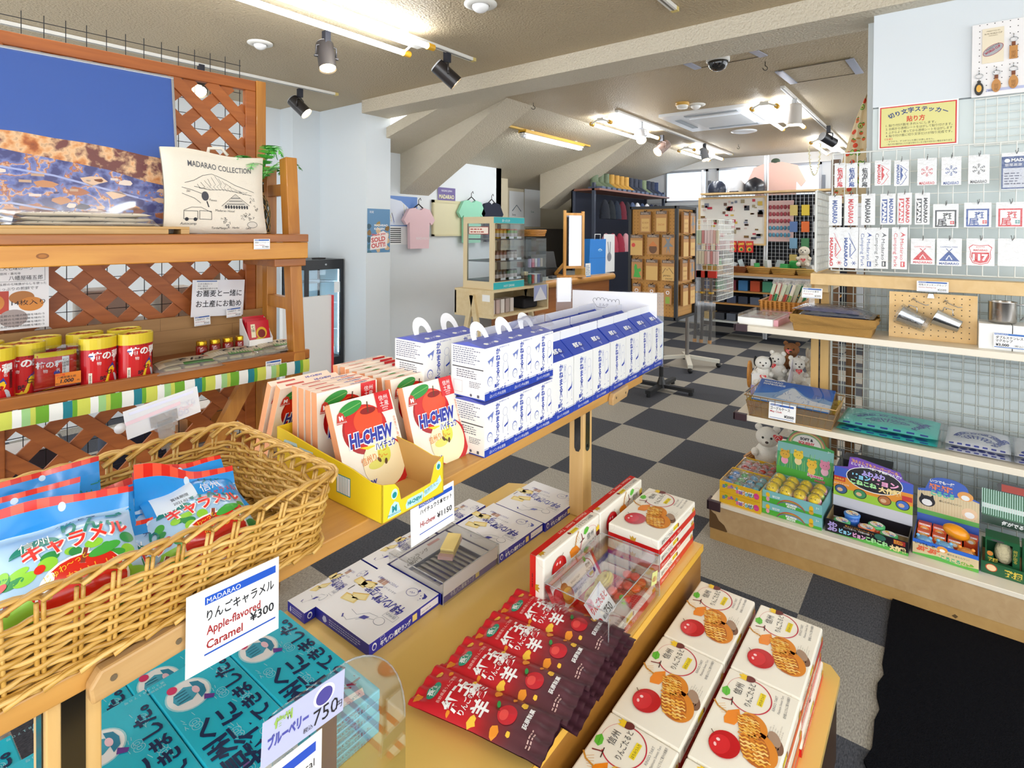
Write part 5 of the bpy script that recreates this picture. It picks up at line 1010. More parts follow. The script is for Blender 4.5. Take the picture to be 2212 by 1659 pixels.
# ---- red bean jelly packets
YK=RAMP('jelly_packet',[(0,'4a2a34'),(.22,'5a3038'),(.4,'8a2228'),(.52,'c01f2a'),(1,'cf2430')],'Y',4,.05,.3,0,.31);OR2=M('e8902a',.4);YL2=M('f0c040',.4);GRT=M('1f9a7a',.4)
def packet():
    t=thing('jelly_packet','x','sweet packet',(0,0,0),'red apple jelly packets on the bench',world=False);w,h=.108,.31
    def fn(u,v,s_=1):
        e=max(0,1-abs(2*u-1)**2.4)*max(0,1-abs(2*(v-.5)/.86)**4 if abs(v-.5) < .43 else 0);cr=.0025*math.sin(23*u+6*v)*(1 if v < .14 or v > .9 else .25)
        return Vector(((u-.5)*w*(1-.07*(1-abs(2*v-1))),v*h,.012+s_*(.001+.013*e**.7)+cr))
    b=MB();b.surf(lambda u,v: fn(u,v),20,40,YK);b.surf(lambda u,v: fn(1-u,v,-1),10,20,YK)
    def mp(x,y,h_): p=fn(.5+x/w,y/h);return p+Vector((0,0,h_+.0005))
    D=MapDeco(b,mp,.008)
    D.oval(-.012,.272,.022,.013,GRT,2);D.text('長野',-.012,.2685,.015,WHT,4,al='c',bold=.03);D.text('NAGANO',-.012,.262,.006,WHT,4,al='c')
    D.text('長野県産りんご使用',-.036,.244,.009,M('f4c8c0',.4),3,w=.072);D.text('紅',-.042,.203,.04,WHT,3,bold=.03);D.text('玉',-.002,.2,.042,WHT,3,bold=.03);D.text('りんごの',-.04,.182,.017,WHT,3,bold=.02,w=.05);D.text('羊',-.03,.14,.04,WHT,3,bold=.03);D.text('羹',.008,.166,.038,WHT,3,bold=.03)
    D.oval(.0,.098,.023,.02,M('c8202c',.3),3);D.oval(-.004,.104,.012,.009,M('e04a44',.3),4);D.line([(0,.115),(.004,.126)],.002,M('5a3a1a',.4),4);D.oval(.013,.124,.009,.004,M('2f9a4a',.4),4,rot=.4)
    D.text('荻原製菓',-.012,.052,.011,WHT,3,bold=.02,w=.048);D.fake(-.04,.03,.05,.012,2,M('c8a8a0',.4),3,3)
    q=random.Random(9)
    for (x,y,a,c) in ((-.036,.296,.012,OR2),(.03,.285,.009,YL2),(.04,.262,.007,OR2),(-.042,.16,.012,YL2),(.04,.14,.011,OR2),(-.04,.11,.013,OR2),(-.035,.08,.006,YL2),(.042,.2,.006,YL2),(.035,.075,.009,YL2),(.04,.1,.006,OR2),(-.045,.215,.006,OR2)): D.poly([(x+u,y+v) for u,v in blob(a,9,int(x*9999),.3,1,.8)],c,2)
    part('packet',b,t);return t
yk=packet();n=0
for lay in range(3):
    for k in range(4):
        o=yk if n == 0 else dup(yk,(0,0,0));n += 1
        o.location=(.888+.0985*k+.012*(2-lay),.583+.004*k-.012*(2-lay)*(1 if k else -1)*.6,BH-.0+.0245*lay*.62+.0025*k);o.rotation_euler=(R(-1.5),R(-5),R(10-1.5*k-2*(2-lay)))
        o['label']='red and brown apple jelly packet, %s layer, %s from the turquoise boxes' % (('bottom','middle','top')[lay],ORD[k]);o['group']='red apple jelly packets on the bench'
# ---- clear curved placard with price strip
pl=thing('clear_placard','clear curved placard with a purple 750 yen strip and a printed card','sign',(.5,.74,BH))
T=Matrix.Translation((.395,.72,BH+.002)) @ Matrix.Rotation(R(0),4,'Z');b=MB();b.T=T;P=[(0,0),(.24,0),(.24,.19)] + [(.10+.14*math.cos(a*PI/24),.19+.17*math.sin(a*PI/24)) for a in range(1,12)] + [(0,.36)]
b.prism(P,'y',0,.003,CLEAR('f4f8fa',.35,.03));b.tube([(p[0],.0015,p[1]) for p in P[2:-1]],.0016,ed,5);b.box(0,.24,-.06,0,0,.003,CLEAR('f4f8fa',.35,.03));part('sheet',b,pl)
b=MB();b.T=T @ Matrix.Translation((-.02,-.004,.30)) @ Matrix.Rotation(R(3),4,'Y');b.box(0,.13,-.001,0,0,.062,M('b9bede',.5));D=Deco(b,(0,-.001,0));D.text('750',.078,.008,.03,INK,2,w=.042);D.text('円',.117,.01,.012,INK,2);D.oval(.095,.044,.018,.015,WHT);D.oval(.095,.043,.014,.012,M('4a4696',.5),2);D.text('ブルーベリー',.008,.022,.018,M('4a50a8',.5),2,w=.062,bold=.05);D.text('信州',.016,.045,.014,M('9ac05a',.5),2,bold=.05);D.text('税込',.062,.008,.008,INK,2);part('price_strip',b,pl,'lilac price strip')
b=MB();b.T=T @ Matrix.Translation((-.05,-.006,.17)) @ Matrix.Rotation(R(1),4,'Y');b.box(0,.12,-.001,0,0,.125,WHT);D=Deco(b,(0,-.001,0));D.rect(.01,.1,.1,.014,M('1f4fc0',.4));D.text('MADARAO',.012,.1025,.011,WHT,2,w=.04)
for i,t_ in enumerate(('Alma is the local','character for','this figure.')): D.text(t_,.108,.08-.022*i,.016,INK,2,al='r')
D.rect(.01,.02,.1,.003,M('1f4fc0',.4));part('card',b,pl,'white text card')
b=MB();b.T=T;b.box(.075,.105,.004,.012,0,.33,M('222a5a',.4));part('post',b,pl,'navy post')
b=MB();b.T=Matrix.Translation((.73,.585,BH)) @ Matrix.Rotation(R(-6),4,'Y') @ Matrix.Rotation(R(-15),4,'X');b.box(-.04,.04,0,.001,0,.05,WHT);Deco(b,(-.04,0,0)).rect(.0,.034,.08,.012,M('2f6fc4',.4));one('price_card',b,'corner of a white and blue price card at the bench front edge','price card')
# ================================================================ right: cream shop gondola; frame G: x to the right (-Y), y away (+X)
GT=Matrix(((0,1,0,0),(-1,0,0,0),(0,0,1,0),(0,0,0,1)))
def GB(T=None): b=MB();b.T=GT @ T if T else GT;return b
def gw(x,y,z): return GT @ Vector((x,y,z))
def g2(u,v,X): p=XP(u,v,X);return -p.y,p.z       # sight line onto the plane X = const
Tr=Matrix.Translation;Rz=lambda a: Matrix.Rotation(R(a),4,'Z');Rx=lambda a: Matrix.Rotation(R(a),4,'X');Ry=lambda a: Matrix.Rotation(R(a),4,'Y')
CRM=M('ebe2cf',.4,coat=.2);TANB=WOOD('b3946a','c4a77d',0,5,.5,.05);TANK=WOOD('b28c52','c09a5e',0,5,.5,.05);LBW=WOOD('dcb980','eacb96',0,4,.5,.05);LBV=WOOD('c39a58','d6af6e',2,4,.5,.05);BMP=M('3d2a30',.4)
go=thing('gondola_shelf','cream and beige shop shelf unit along the right wall','shelf',(3.0,.2,0))
b=GB();b.box(-.87,.55,2.684,3.16,.166,.185,CRM);b.box(-.87,-.45,3.16,3.78,.166,.185,CRM);part('base_shelf',b,go,bev=.002)
b=GB();b.box(-.868,.55,2.688,2.70,.055,.166,TANB);b.box(-.868,-.856,2.70,3.78,.055,.166,TANB);D=Deco(b,(-.868,2.688,.055));dk=M('5f4320',.7);D.poly([(0,0),(0,.09),(.018,.075),(.03,.07),(.045,.045),(.07,.03),(.085,.004),(.08,0)],dk);D.poly([(0,.1),(.0,.111),(.03,.111),(.025,.1),(.012,.095)],dk);part('base_panel',b,go)
b=GB();b.box(-.865,.55,2.69,2.705,0,.055,TANK);b.box(-.865,-.85,2.705,3.78,0,.055,TANK);D=Deco(b,(.05,2.69,0));D.poly([(0,.02),(.012,.014),(.02,.024),(.01,.03)],M('5a4424',.7));part('kick_board',b,go)
def bumper(x,y,z,h):
    b=GB();b.box(x-.006,x+.055,y-.008,y+.002,z-h,z+.004,BMP);b.box(x-.008,x+.002,y-.008,y+.05,z-h,z+.004,BMP);b.box(x-.006,x+.055,y,y+.012,z+.001,z+.005,BMP);part('corner_bumper',b,go,'dark brown corner bumper',bev=.003)
b=GB();b.box(-.785,.55,2.80,3.13,.57,.597,CRM);b.box(-.785,-.53,3.13,3.6,.57,.597,CRM);part('shelf_board',b,go,bev=.002)
b=GB();b.box(-.80,.55,2.85,3.12,.994,1.022,CRM);b.box(-.80,-.53,3.12,3.75,.994,1.022,CRM);part('shelf_board',b,go,bev=.002)
bumper(-.87,2.684,.185,.04);bumper(-.785,2.80,.597,.03);bumper(-.80,2.85,1.022,.03)
for x in (-.512,.62):
    b=GB();b.box(x,x+.034,3.13,3.19,.185,1.25,LBV);b.box(x+.042,x+.078,3.13,3.19,.185,1.25,LBV);b.box(x+.034,x+.042,3.14,3.19,.185,1.25,M('4a4038',.5))
    for k in range(17): b.box(x+.0355,x+.0405,3.138,3.142,.25+.06*k,.27+.06*k,M('141212',.5))
    part('post',b,go)
b=GB();b.box(-.495,.55,2.99,3.01,1.232,1.286,LBW);b.box(-.495,.55,3.01,3.07,1.268,1.286,LBW);b.box(-.49,-.43,3.07,3.45,1.19,1.28,LBW);part('top_board',b,go,bev=.002)
WR=M('e9ebe6',.35);WR2=M('b9bdb6',.35,.5)
def grid(name,lab,x0,x1,y,z0,z1,s_,m_,r_=.0022,par=None,horiz='x'):
    b=GB();n=round((x1-x0)/s_);k=round((z1-z0)/s_)
    def P(a,z,dy): return (a,y+dy,z) if horiz == 'x' else (y+dy,a,z)
    for i in range(n+1): a=x0+(x1-x0)*i/n;b.cyl(P(a,z0,0),P(a,z1,0),r_*(1.7 if i in (0,n) else 1),m_,seg=5)
    for j in range(k+1): z=z0+(z1-z0)*j/k;b.cyl(P(x0,z,r_*1.5),P(x1,z,r_*1.5),r_*(1.7 if j in (0,k) else 1),m_,seg=5)
    return part(name,b,par) if par else one(name,b,lab,'wire grid')
grid('wire_grid','',-.42,.5,3.085,1.30,1.865,.0515,WR,par=go)
grid('wire_grid','',-.425,.5,3.14,.19,1.23,.046,WR2,par=go)
grid('wire_grid','',-.425,.5,3.175,.21,1.23,.052,WR2,.0016,par=go)
grid('wire_grid','',3.09,3.72,-.49,1.29,1.69,.035,WR,.003,par=go,horiz='y')
grid('wall_grid','small white rounded wire grid fixed to the wall under the key ring board',.112,.45,3.185,1.87,2.075,.037,WR,.0018)
# brown timber frame and bright gap seen through the grid
b=GB();br=WOOD('6b4a2a','86603a',2,5)
for x in (-.50,-.415,-.335): b.box(x,x+.045,3.62,3.66,0,1.9,br)
for z in (.3,1.2): b.box(-.5,-.29,3.62,3.65,z,z+.05,br)
one('timber_rack',b,'brown timber rack visible through the wire grid beside the shelf post','rack')
# ---- sticker packets on hooks
STF=CLEAR('ffffff',.3,.06,.0,50);CARD=M('f6f6f4',.35,coat=.35)
def sticker(u0,v0,u1,v1,label,art,thick=.004):
    x0,zt=g2(u0,v0,3.055);x1,zb_=g2(u1,v1,3.055);w,h=x1-x0,zt-zb_
    t=thing('sticker_packet',label,'sticker',gw((x0+x1)/2,3.055,zb_),'stickers hanging on the white grid');b=GB()
    b.box(x0+.002,x1-.002,3.055,3.055+thick,zb_+.002,zt-.018,CARD);b.box(x0,x1,3.0545,3.057,zb_,zt,M('ebecec',.3,coat=.4));D=Deco(b,(x0,3.0545,zb_));art(D,w,h-.018);part('card',b,t)
    b=GB();b.surf(lambda u,v: (num(x0,x1,u),3.0515+.0012*math.sin(9*u+5*v+x0*70),num(zb_,zt,v)),10,10,STF);part('film',b,t,'clear film')
    b=GB();xc=(x0+x1)/2;b.tube([(xc,3.082,zt+.012),(xc,3.03,zt-.008),(xc+.003,3.012,zt+.002),(xc+.003,3.01,zt+.012)],.0016,M('9a9c9e',.3,.9),5);part('hook',b,t)
RS,BS,KS=M('d6262c',.4),M('1b4a9c',.4),M('24262a',.4)
def A_kanji(m): return lambda D,w,h: D.text('信州斑尾',w*.5,h*.98,h*.235,m,2,vert=True,bold=.04)
def A_mount(m):
    def f(D,w,h): D.text('MADARAO',w*.18,h*.98,w*.26,m,2,rot=-PI/2,w=h*.9,bold=.04);D.line([(w*.4,h*.95),(w*.9,h*.7),(w*.72,h*.55),(w*.85,h*.4),(w*.55,h*.1),(w*.4,h*.05)],.0022,m);D.poly([(w*.42,h*.9),(w*.6,h*.75),(w*.5,h*.62),(w*.62,h*.48),(w*.42,h*.2)],m)
    return f
def A_snow(m):
    def f(D,w,h):
        for k in range(6):
            a=k*PI/3+PI/6;r_=w*.32;c,s_=math.cos(a),math.sin(a);P=lambda t,q: (w*.5+t*c-q*s_,h*.6+t*s_+q*c);D.line([P(r_*.25,0),P(r_,0)],.0018,m)
            D.line([P(r_*.55,r_*.2),P(r_*.7,0),P(r_*.55,-r_*.2)],.0018,m);D.line([P(r_*.8,r_*.25),P(r_,0),P(r_*.8,-r_*.25)],.0018,m);D.line([P(r_*.3,r_*.17),P(r_*.42,0)],.0016,m)
        D.text('MADARAO',w*.5,h*.03,h*.17,m,2,al='c',w=w*.78,bold=.02)
    return f
def A_word(m): return lambda D,w,h: D.text('MADARAO',w*.3,h*.96,w*.5,m,2,rot=-PI/2,w=h*.88,bold=.04)
def A_jp(m):
    def f(D,w,h): D.text('MADARAO',w*.6,h*.96,w*.34,m,2,rot=-PI/2,w=h*.9,bold=.04);D.rect(w*.1,h*.06,w*.36,h*.88,m,1);D.text('JAPAN',w*.16,h*.92,w*.34,WHT,2,rot=-PI/2,w=h*.84,bold=.05)
    return f
def A_han(m):
    def f(D,w,h): D.frame(w*.08,h*.04,w*.84,h*.86,h*.07,m);D.text('斑',w*.56,h*.46,h*.36,KS if m is KS else m,2,al='c',bold=.02);D.text('尾',w*.36,h*.12,h*.4,m,2,al='c',bold=.02);D.rect(w*.68,h*.18,h*.16,h*.16,RS if m is not RS else M('5aa0a0',.4),2);D.rect(w*.68+h*.07,h*.2,h*.02,h*.12,WHT,3);D.rect(w*.68+h*.02,h*.25,h*.12,h*.02,WHT,3)
    return f
def A_nag(m):
    def f(D,w,h): D.text('MADARAO',w*.08,h*.82,w*.3,m,2,rot=-PI/2,w=h*.78,bold=.05);D.text('NAGANO',w*.42,h*.66,w*.16,m,2,rot=-PI/2,w=h*.34,bold=.05);D.line([(w*.4,h*.82),(w*.72,h*.6),(w*.84,h*.5),(w*.45,h*.3),(w*.62,h*.26)],.003,m);D.line([(w*.36,h*.95),(w*.7,h*.62)],.0014,m)
    def g(D,w,h):
        f(D,w,h)
        for k in range(3): a=k*PI/3;D.line([(w*.72+w*.17*math.cos(a),h*.14+w*.17*math.sin(a)),(w*.72-w*.17*math.cos(a),h*.14-w*.17*math.sin(a))],.0026,m)
    return g
def A_camp(m):
    def f(D,w,h): D.text('Camping Park',w*.14,h*.95,w*.32,m,2,rot=-PI/2,w=h*.9);D.text('Madarao',w*.55,h*.8,w*.32,m,2,rot=-PI/2,w=h*.56);D.poly([(w*.55,h*.98),(w*.9,h*.9),(w*.55,h*.84),(w*.7,h*.91)],m);D.rect(w*.58,h*.06,w*.28,h*.14,m);D.rect(w*.66,h*.08,w*.08,h*.1,WHT,2)
    return f
def A_tent(m):
    def f(D,w,h): D.text('CAMPING PARK',w*.5,h*.78,h*.09,m,2,al='c',w=w*.7);D.poly([(w*.08,h*.2),(w*.44,h*.6),(w*.56,h*.6),(w*.92,h*.2)],m);D.line([(w*.38,h*.74),(w*.56,h*.56)],.003,m);D.line([(w*.62,h*.74),(w*.44,h*.56)],.003,m);D.line([(w*.38,h*.26),(w*.5,h*.45),(w*.62,h*.26)],.0042,WHT,2);D.text('MADARAO',w*.5,h*.05,h*.13,m,2,al='c',w=w*.8,bold=.03)
    return f
def A_117(D,w,h):
    P=[(w*.5,h*.04),(w*.78,h*.12),(w*.88,h*.35),(w*.86,h*.62),(w*.92,h*.8),(w*.78,h*.92),(w*.5,h*.88),(w*.22,h*.92),(w*.08,h*.8),(w*.14,h*.62),(w*.12,h*.35),(w*.22,h*.12)]
    D.poly(P,RS);c=lambda k: [(w*.5+(x-w*.5)*k,h*.5+(y-h*.5)*k) for x,y in P];D.poly(c(.93),M('f6f6f4',.4),2);D.poly([(x,min(y,h*.58)) for x,y in c(.86)],RS,3);D.text('117',w*.5,h*.24,h*.36,WHT,4,al='c',bold=.06,w=w*.56);D.text('MADARAO',w*.5,h*.64,h*.11,RS,4,al='c',w=w*.5,bold=.03);D.text('ROUTE',w*.5,h*.78,h*.09,RS,4,al='c')
def A_card(D,w,h): D.rect(0,h*.02,w,h,M('2b4a86',.4),1);D.rect(w*.05,h*.06,w*.9,h*.6,M('c9cdd8',.4),2);D.text('MADARAO',w*.34,h*.86,h*.13,WHT,3,bold=.04);D.oval(w*.2,h*.89,w*.1,h*.06,WHT,3);D.text('斑尾高原',w*.12,h*.72,h*.1,WHT,3);D.fake(w*.1,h*.14,w*.7,h*.4,5,M('5a607a',.5),3)
rows_=[((1803,353,1826,405),'red vertical kanji sticker in the top row',A_kanji(RS)),((1828,353,1852,405),'blue vertical kanji sticker in the top row',A_kanji(BS)),((1856,353,1880,405),'black vertical kanji sticker in the top row',A_kanji(KS)),
 ((1890,347,1924,400),'red mountain outline sticker in the top row',A_mount(RS)),((1932,347,1963,401),'blue mountain outline sticker in the top row',A_mount(BS)),((1982,343,2023,399),'red snowflake sticker in the top row',A_snow(RS)),((2034,340,2076,399),'blue snowflake sticker in the top row',A_snow(BS)),((2092,336,2137,396),'black snowflake sticker in the top row',A_snow(KS)),((2164,331,2225,408),'dark blue photo card packet at the right of the top row',A_card),
 ((1791,423,1818,487),'blue MADARAO word sticker in the middle row',A_word(BS)),((1825,420,1853,487),'red MADARAO word sticker in the middle row',A_word(RS)),((1861,419,1890,486),'black MADARAO word sticker in the middle row',A_word(KS)),((1902,419,1934,485),'blue MADARAO JAPAN sticker',A_jp(BS)),((1939,417,1969,485),'red MADARAO JAPAN sticker',A_jp(RS)),((1977,417,2008,485),'black MADARAO JAPAN sticker',A_jp(KS)),
 ((2016,441,2070,492),'square brush kanji sticker with black frame',A_han(KS)),((2083,438,2141,491),'square brush kanji sticker with blue frame',A_han(BS)),((2152,437,2213,491),'square brush kanji sticker with red frame',A_han(RS)),
 ((1791,491,1821,579),'red NAGANO MADARAO sticker in the bottom row',A_nag(RS)),((1822,491,1853,580),'blue NAGANO MADARAO sticker in the bottom row',A_nag(BS)),((1856,492,1886,581),'blue Camping Park text sticker',A_camp(BS)),((1887,492,1918,581),'black Camping Park text sticker',A_camp(KS)),((1927,491,1959,582),'red Camping Park text sticker',A_camp(RS)),
 ((1968,515,2019,572),'red tent sticker in the bottom row',A_tent(RS)),((2024,515,2077,575),'blue tent sticker in the bottom row',A_tent(BS)),((2088,515,2148,575),'red 117 road shield sticker',A_117),((2156,515,2215,576),'plain white packet at the right end of the bottom row',lambda D,w,h: None)]
for (r4,lab,art) in rows_: sticker(*r4,lab,art)
# ---- yellow notice and key ring board on the wall
b=GB();b.box(-.244,.057,3.198,3.2,1.885,2.091,CARD);D=Deco(b,(-.244,3.198,1.885));w,h=.301,.206;yl=M('dfd98c',.3,coat=.4);D.rect(.006,.006,w-.012,h-.012,RS);D.rect(.011,.011,w-.022,h-.022,yl,2)
for i,ch in enumerate('切り文字ステッカー'): t_=i/8;D.text(ch,.055+.195*t_,.148+.02*math.sin(PI*t_),.025,M('27407e',.5),3,rot=.5-1.0*t_,al='c',bold=.03)
D.text('貼り方',.145,.125,.028,M('d8432a',.5),3,al='c',bold=.03,w=.07)
for i,t_ in enumerate(('1. 貼り付け面をきれいにします。','2. 台紙から透明シートをはがして貼り付けます。','3. 上からよく擦ってから透明シートをはがします','4. 貼り付け面に切り文字だけが残り完成です。')): D.text(t_,.03,.106-.0165*i,.0135,INK,3,wmax=.25)
D.text('《注意》',.025,.042,.011,RS,3);D.text('・ザラザラ、デコボコした面には適しません。',.035,.03,.009,INK,3,wmax=.24);D.text('・貼り付け面がほこりや油で汚れていると貼り付かない場合があります',.035,.018,.009,INK,3,wmax=.245)
one('wall_notice',b,'yellow sticker instruction notice with red border on the wall','sign')
kb=thing('key_ring_board','white perforated board of leather key rings high on the right wall','display board',gw(.25,3.19,2.083))
b=GB();b.box(.10,.45,3.18,3.198,2.083,2.40,M('f0eeee',.4));D=Deco(b,(.10,3.18,2.083))
for i in range(14):
    for j in range(12): D.oval(.025+.025*i,.02+.0265*j,.0021,.0021,M('2a2a2e',.5),1,n=8)
D.rect(.05,.018,.2,.012,M('b9bfe0',.3),2);D.text('¥850',.055,.02,.008,INK,3);part('board',b,kb)
b=GB();b.box(.134,.205,3.176,3.179,2.225,2.375,M('ece0c6',.35,coat=.3));D=Deco(b,(.134,3.176,2.225));D.text('FREESTYLE SKI',.036,.135,.007,M('8a7a50',.5),2,al='c');D.text('86 FIS WORLD CUP',.036,.123,.009,M('6a5a34',.5),2,al='c',w=.058);D.text('MADARAO',.036,.115,.006,M('8a7a50',.5),2,al='c');D.oval(.036,.055,.038,.02,M('a03a52',.3),2,rot=.55);D.oval(.036,.055,.036,.018,M('c9ccd6',.15,.6),3,rot=.55);D.text('WORLD CUP',.012,.036,.013,M('a01f3a',.4),4,rot=.55,w=.058,bold=.04);D.text('FREESTYLE',.015,.052,.009,INK,4,rot=.55,w=.05);part('sticker_card',b,kb,'cream card with silver oval sticker')
LEA=M('b9753a',.5);GLD=M('d9a54a',.3,.5);STL=M('b4b8bc',.2,.95)
def keyring(x,z,kind):
    k=thing('key_ring',['black leather key ring with round gold plate','tan leaf shaped key ring left of the pair','tan leaf shaped key ring at the right','tan rectangular key ring beside the cream card'][kind],'key ring',gw(x,3.175,z),'leather key rings on the wall board');b=GB(T_ := Tr((x,3.172,z)))
    P=[(-.013,0),(.013,0),(.013,.055),(-.013,.055)] if kind == 3 else [(.0155*math.sin(t*PI/9)*(1 if t < 9 else 1),.026-.028*math.cos(t*PI/9)) for t in range(9)]+[(.006,.062),(-.006,.062)]+[(-.0155*math.sin(t*PI/9),.026-.028*math.cos(t*PI/9)) for t in range(8,0,-1)]
    b.prism(P,'y',0,.004,M('26221f',.4) if kind == 0 else M('c48a4a',.45));D=Deco(b,(0,0,0))
    if kind == 0: D.oval(0,.028,.009,.016,GLD,1)
    else: D.text('斑尾',0,.036,.016,M('8a5a24',.5),1,vert=True);b.box(-.006,.006,-.001,.005,.056,.072,M('7a3e1c',.5))
    part('fob',b,k)
    b=GB(T_);b.tube([(.013*math.cos(a*PI/8),.002,.082+.010*math.sin(a*PI/8)) for a in range(16)],.0013,STL,5,True);b.tube([(0,.002,.09),(.0,-.002,.104),(0,.006,.108)],.0016,STL,5);part('ring',b,k)
for x,z,kd in ((.125,2.09,0),(.182,2.097,1),(.237,2.105,2),(.236,2.23,3)): keyring(x,z,kd)
# ---- top shelf goods
ZS=1.0225
bx=thing('burlap_box','burlap covered box holding plastic packed navy gloves','box',gw(-.385,2.98,ZS));BUR=M('b58a48',.9,bump=.7,bs=400)
def ring_box(x0,x1,y0,y1,z0,z1,m,amp=.006,sd=0,nu=64,nv=10,flare=.012):
    def f(u,v):
        t=u*4;k=int(t) % 4;s_=t-int(t);c=[(x0,y0),(x1,y0),(x1,y1),(x0,y1),(x0,y0)];a,e=c[k],c[k+1];p=Vector((num(a[0],e[0],s_),num(a[1],e[1],s_),num(z0,z1,v)));o=Vector((p.x-(x0+x1)/2,p.y-(y0+y1)/2,0)).normalized()
        return p+o*(flare*v+amp*math.sin(37*u+sd+7*v)*math.sin(3.1*v*PI+u*11)*v)
    return f
b=GB();f_=ring_box(-.54,-.235,2.862,3.06,ZS,ZS+.075,BUR,.008);b.surf(f_,80,10,BUR);b.surf(lambda u,v: Vector(f_(u,1-.55*v))+Vector((f_(u,1)-Vector((-.39,2.96,0))).to_2d().normalized().to_3d()*(.007+.006*math.sin(v*PI)))+Vector((0,0,.004-.014*v*0)),80,6,BUR);b.box(-.535,-.24,2.868,3.05,ZS,ZS+.06,BUR);part('covered_box',b,bx)
for k,(dx,c,dz) in enumerate(((0,'3b4a86',0),(.02,'5a6478',.0),(-.01,'2c3a78',.0))):
    b=GB(Tr((-.39+dx,2.955,ZS+.062+.016*k)) @ Rz(3-4*k));b.surf(lambda u,v: ((u-.5)*.25,(v-.5)*.15,.002+.016*((1-abs(2*u-1)**4)*(1-abs(2*v-1)**4))**.6+.002*math.sin(u*25+k)*math.sin(v*14)),18,12,M(c,.8,bump=.3,bs=300));b.surf(lambda u,v: ((u-.5)*.29,(v-.5)*.18,.004+.021*((1-abs(2*u-1)**4)*(1-abs(2*v-1)**4))**.6+.004*math.sin(u*31+k)*math.sin(v*24)),24,16,CLEAR('f8faff',.55,.07,.06,60));part('glove_pack',b,bx)
def GCard(x,y,z,w,h,a,bb,c,lab,rx=0): return pcard('price_card',lab,w,h,a,bb,c,GT @ Tr((x,y,z)) @ Rx(rx))
GCard(-.478,2.93,1.172,.085,.048,'オリジナル軍手','Original gloves','¥399','price card for 399 yen standing above the glove box',-12)
b=GB();b.box(-.49,-.466,2.931,2.9325,1.125,1.175,CLEAR('f2f4f6',.5,.05,.15));one('card_clip',b,'clear clip holding the glove price card','clip')
pg=thing('cup_pegboard','small natural pegboard with two steel cups hanging','pegboard',gw(-.03,2.98,ZS));PGW=WOOD('e0b878','ecca92',0,4,.5,.05)
T=Tr((-.178,2.972,ZS)) @ Rx(-3);b=GB(T);b.box(0,.302,0,.008,0,.2,PGW);D=Deco(b,(0,0,0))
for i in range(11):
    for j in range(8): D.oval(.022+.0255*i,.02+.0235*j,.0024,.0024,M('3a2a18',.6),1,n=8)
part('board',b,pg)
for x in (.1,.21):
    b=GB(T);b.tube([(x-.012,0,.172),(x-.012,-.008,.17),(x+.01,-.02,.158),(x+.03,-.03,.15),(x+.042,-.032,.153)],.0018,STL,5);b.tube([(x-.02,-.002,.165),(x-.012,-.006,.178),(x-.004,-.002,.172)],.0014,STL,5);part('hook',b,pg)
GCard(-.025,2.955,1.232,.108,.045,'斑尾スタッキングカップ','Stainless Stacking Cup','¥2500','price card for 2500 yen clipped over the cup pegboard')
b=GB(Tr((-.03,2.958,1.205)));b.prism([(-.012,0),(.012,0),(.008,.018),(-.008,.018)],'y',-.003,.012,STL);b.tube([(-.008,.003,.016),(-.012,0,.034),(.012,0,.034),(.008,.003,.016)],.0012,STL,5);one('binder_clip',b,'steel binder clip on top of the cup pegboard','clip')
SS=M('c6c9cc',.22,1)
for k,(x,lb) in enumerate(((.085,'tilted steel cup in clear film hanging left on the pegboard'),(.205,'bare tilted steel cup hanging right on the pegboard'))):
    cp=thing('steel_cup',lb,'cup',gw(-.178+x,2.93,ZS+.1),'steel cups on the pegboard');A=Matrix.Rotation(R(112),3,'Y') @ Matrix.Rotation(.1,3,'X');c=(x-.04,-.042,.105)
    b=GB(T);b.lathe([(0,.088),(.024,.088),(.026,.086),(.036,0),(.038,-.002),(.0365,-.003),(.0345,0),(.0245,.084),(0,.085)],SS,c,28,A=A);part('cup_body',b,cp)
    b=GB(T);b.tube([Vector(c)+A @ Vector((-.034,0,.012)),Vector(c)+A @ Vector((-.05,0,.01)),Vector(c)+A @ Vector((-.052,0,.04)),Vector(c)+A @ Vector((-.03,0,.05))],.002,STL,5);part('handle',b,cp)
    if k == 0: b=GB(T);b.surf(lambda u,v: Vector(c)+A @ Vector(((.043-.012*v+.004*math.sin(7*u*2*PI+9*v))*math.cos(2*PI*u),(.043-.012*v)*math.sin(2*PI*u),-.012+.115*v)),30,12,CLEAR('f6f8fa',.45,.08,.04,60));part('film',b,cp,'crumpled clear film')
wb=thing('white_box','white carton under the steel mug with a 3,000 yen card','box',gw(.2,2.97,ZS));b=GB();b.box(.126,.225,2.90,3.04,ZS,ZS+.1,WHT);part('carton',b,wb)
b=GB();b.box(.228,.40,2.90,3.04,ZS,ZS+.1,WHT);one('white_box',b,'second white carton pushed against the first under the mug','box')
mg=thing('steel_mug','brushed steel mug with curved handle on a white carton','mug',gw(.2,2.97,ZS+.1));b=GB();c=(.2,2.965,ZS+.101)
b.lathe([(0,0),(.038,0),(.043,.004),(.0445,.01),(.0445,.083),(.0455,.085),(.0445,.086),(.0432,.084),(.0432,.012),(0,.008)],M('b7b3ae',.25,1),c,32)
D=MapDeco(b,lambda x,y,h_: Vector((c[0]+(.0447+h_)*math.sin(x/.0445-.5),c[1]-(.0447+h_)*math.cos(x/.0445-.5),c[2]+y)),.01)
for r_ in (.017,.013): D.arc(0,.042,r_,r_,0,6.28,.0007,M('7a7672',.4),1,24)
for k in range(16): D.line([(.013*math.cos(k*.39),.042+.013*math.sin(k*.39)),(.0165*math.cos(k*.39+.1),.042+.0165*math.sin(k*.39+.1))],.0006,M('7a7672',.4))
D.line([(-.009,.036),(-.003,.046),(.0,.042),(.004,.048),(.01,.036)],.0008,M('7a7672',.4));part('mug_body',b,mg)
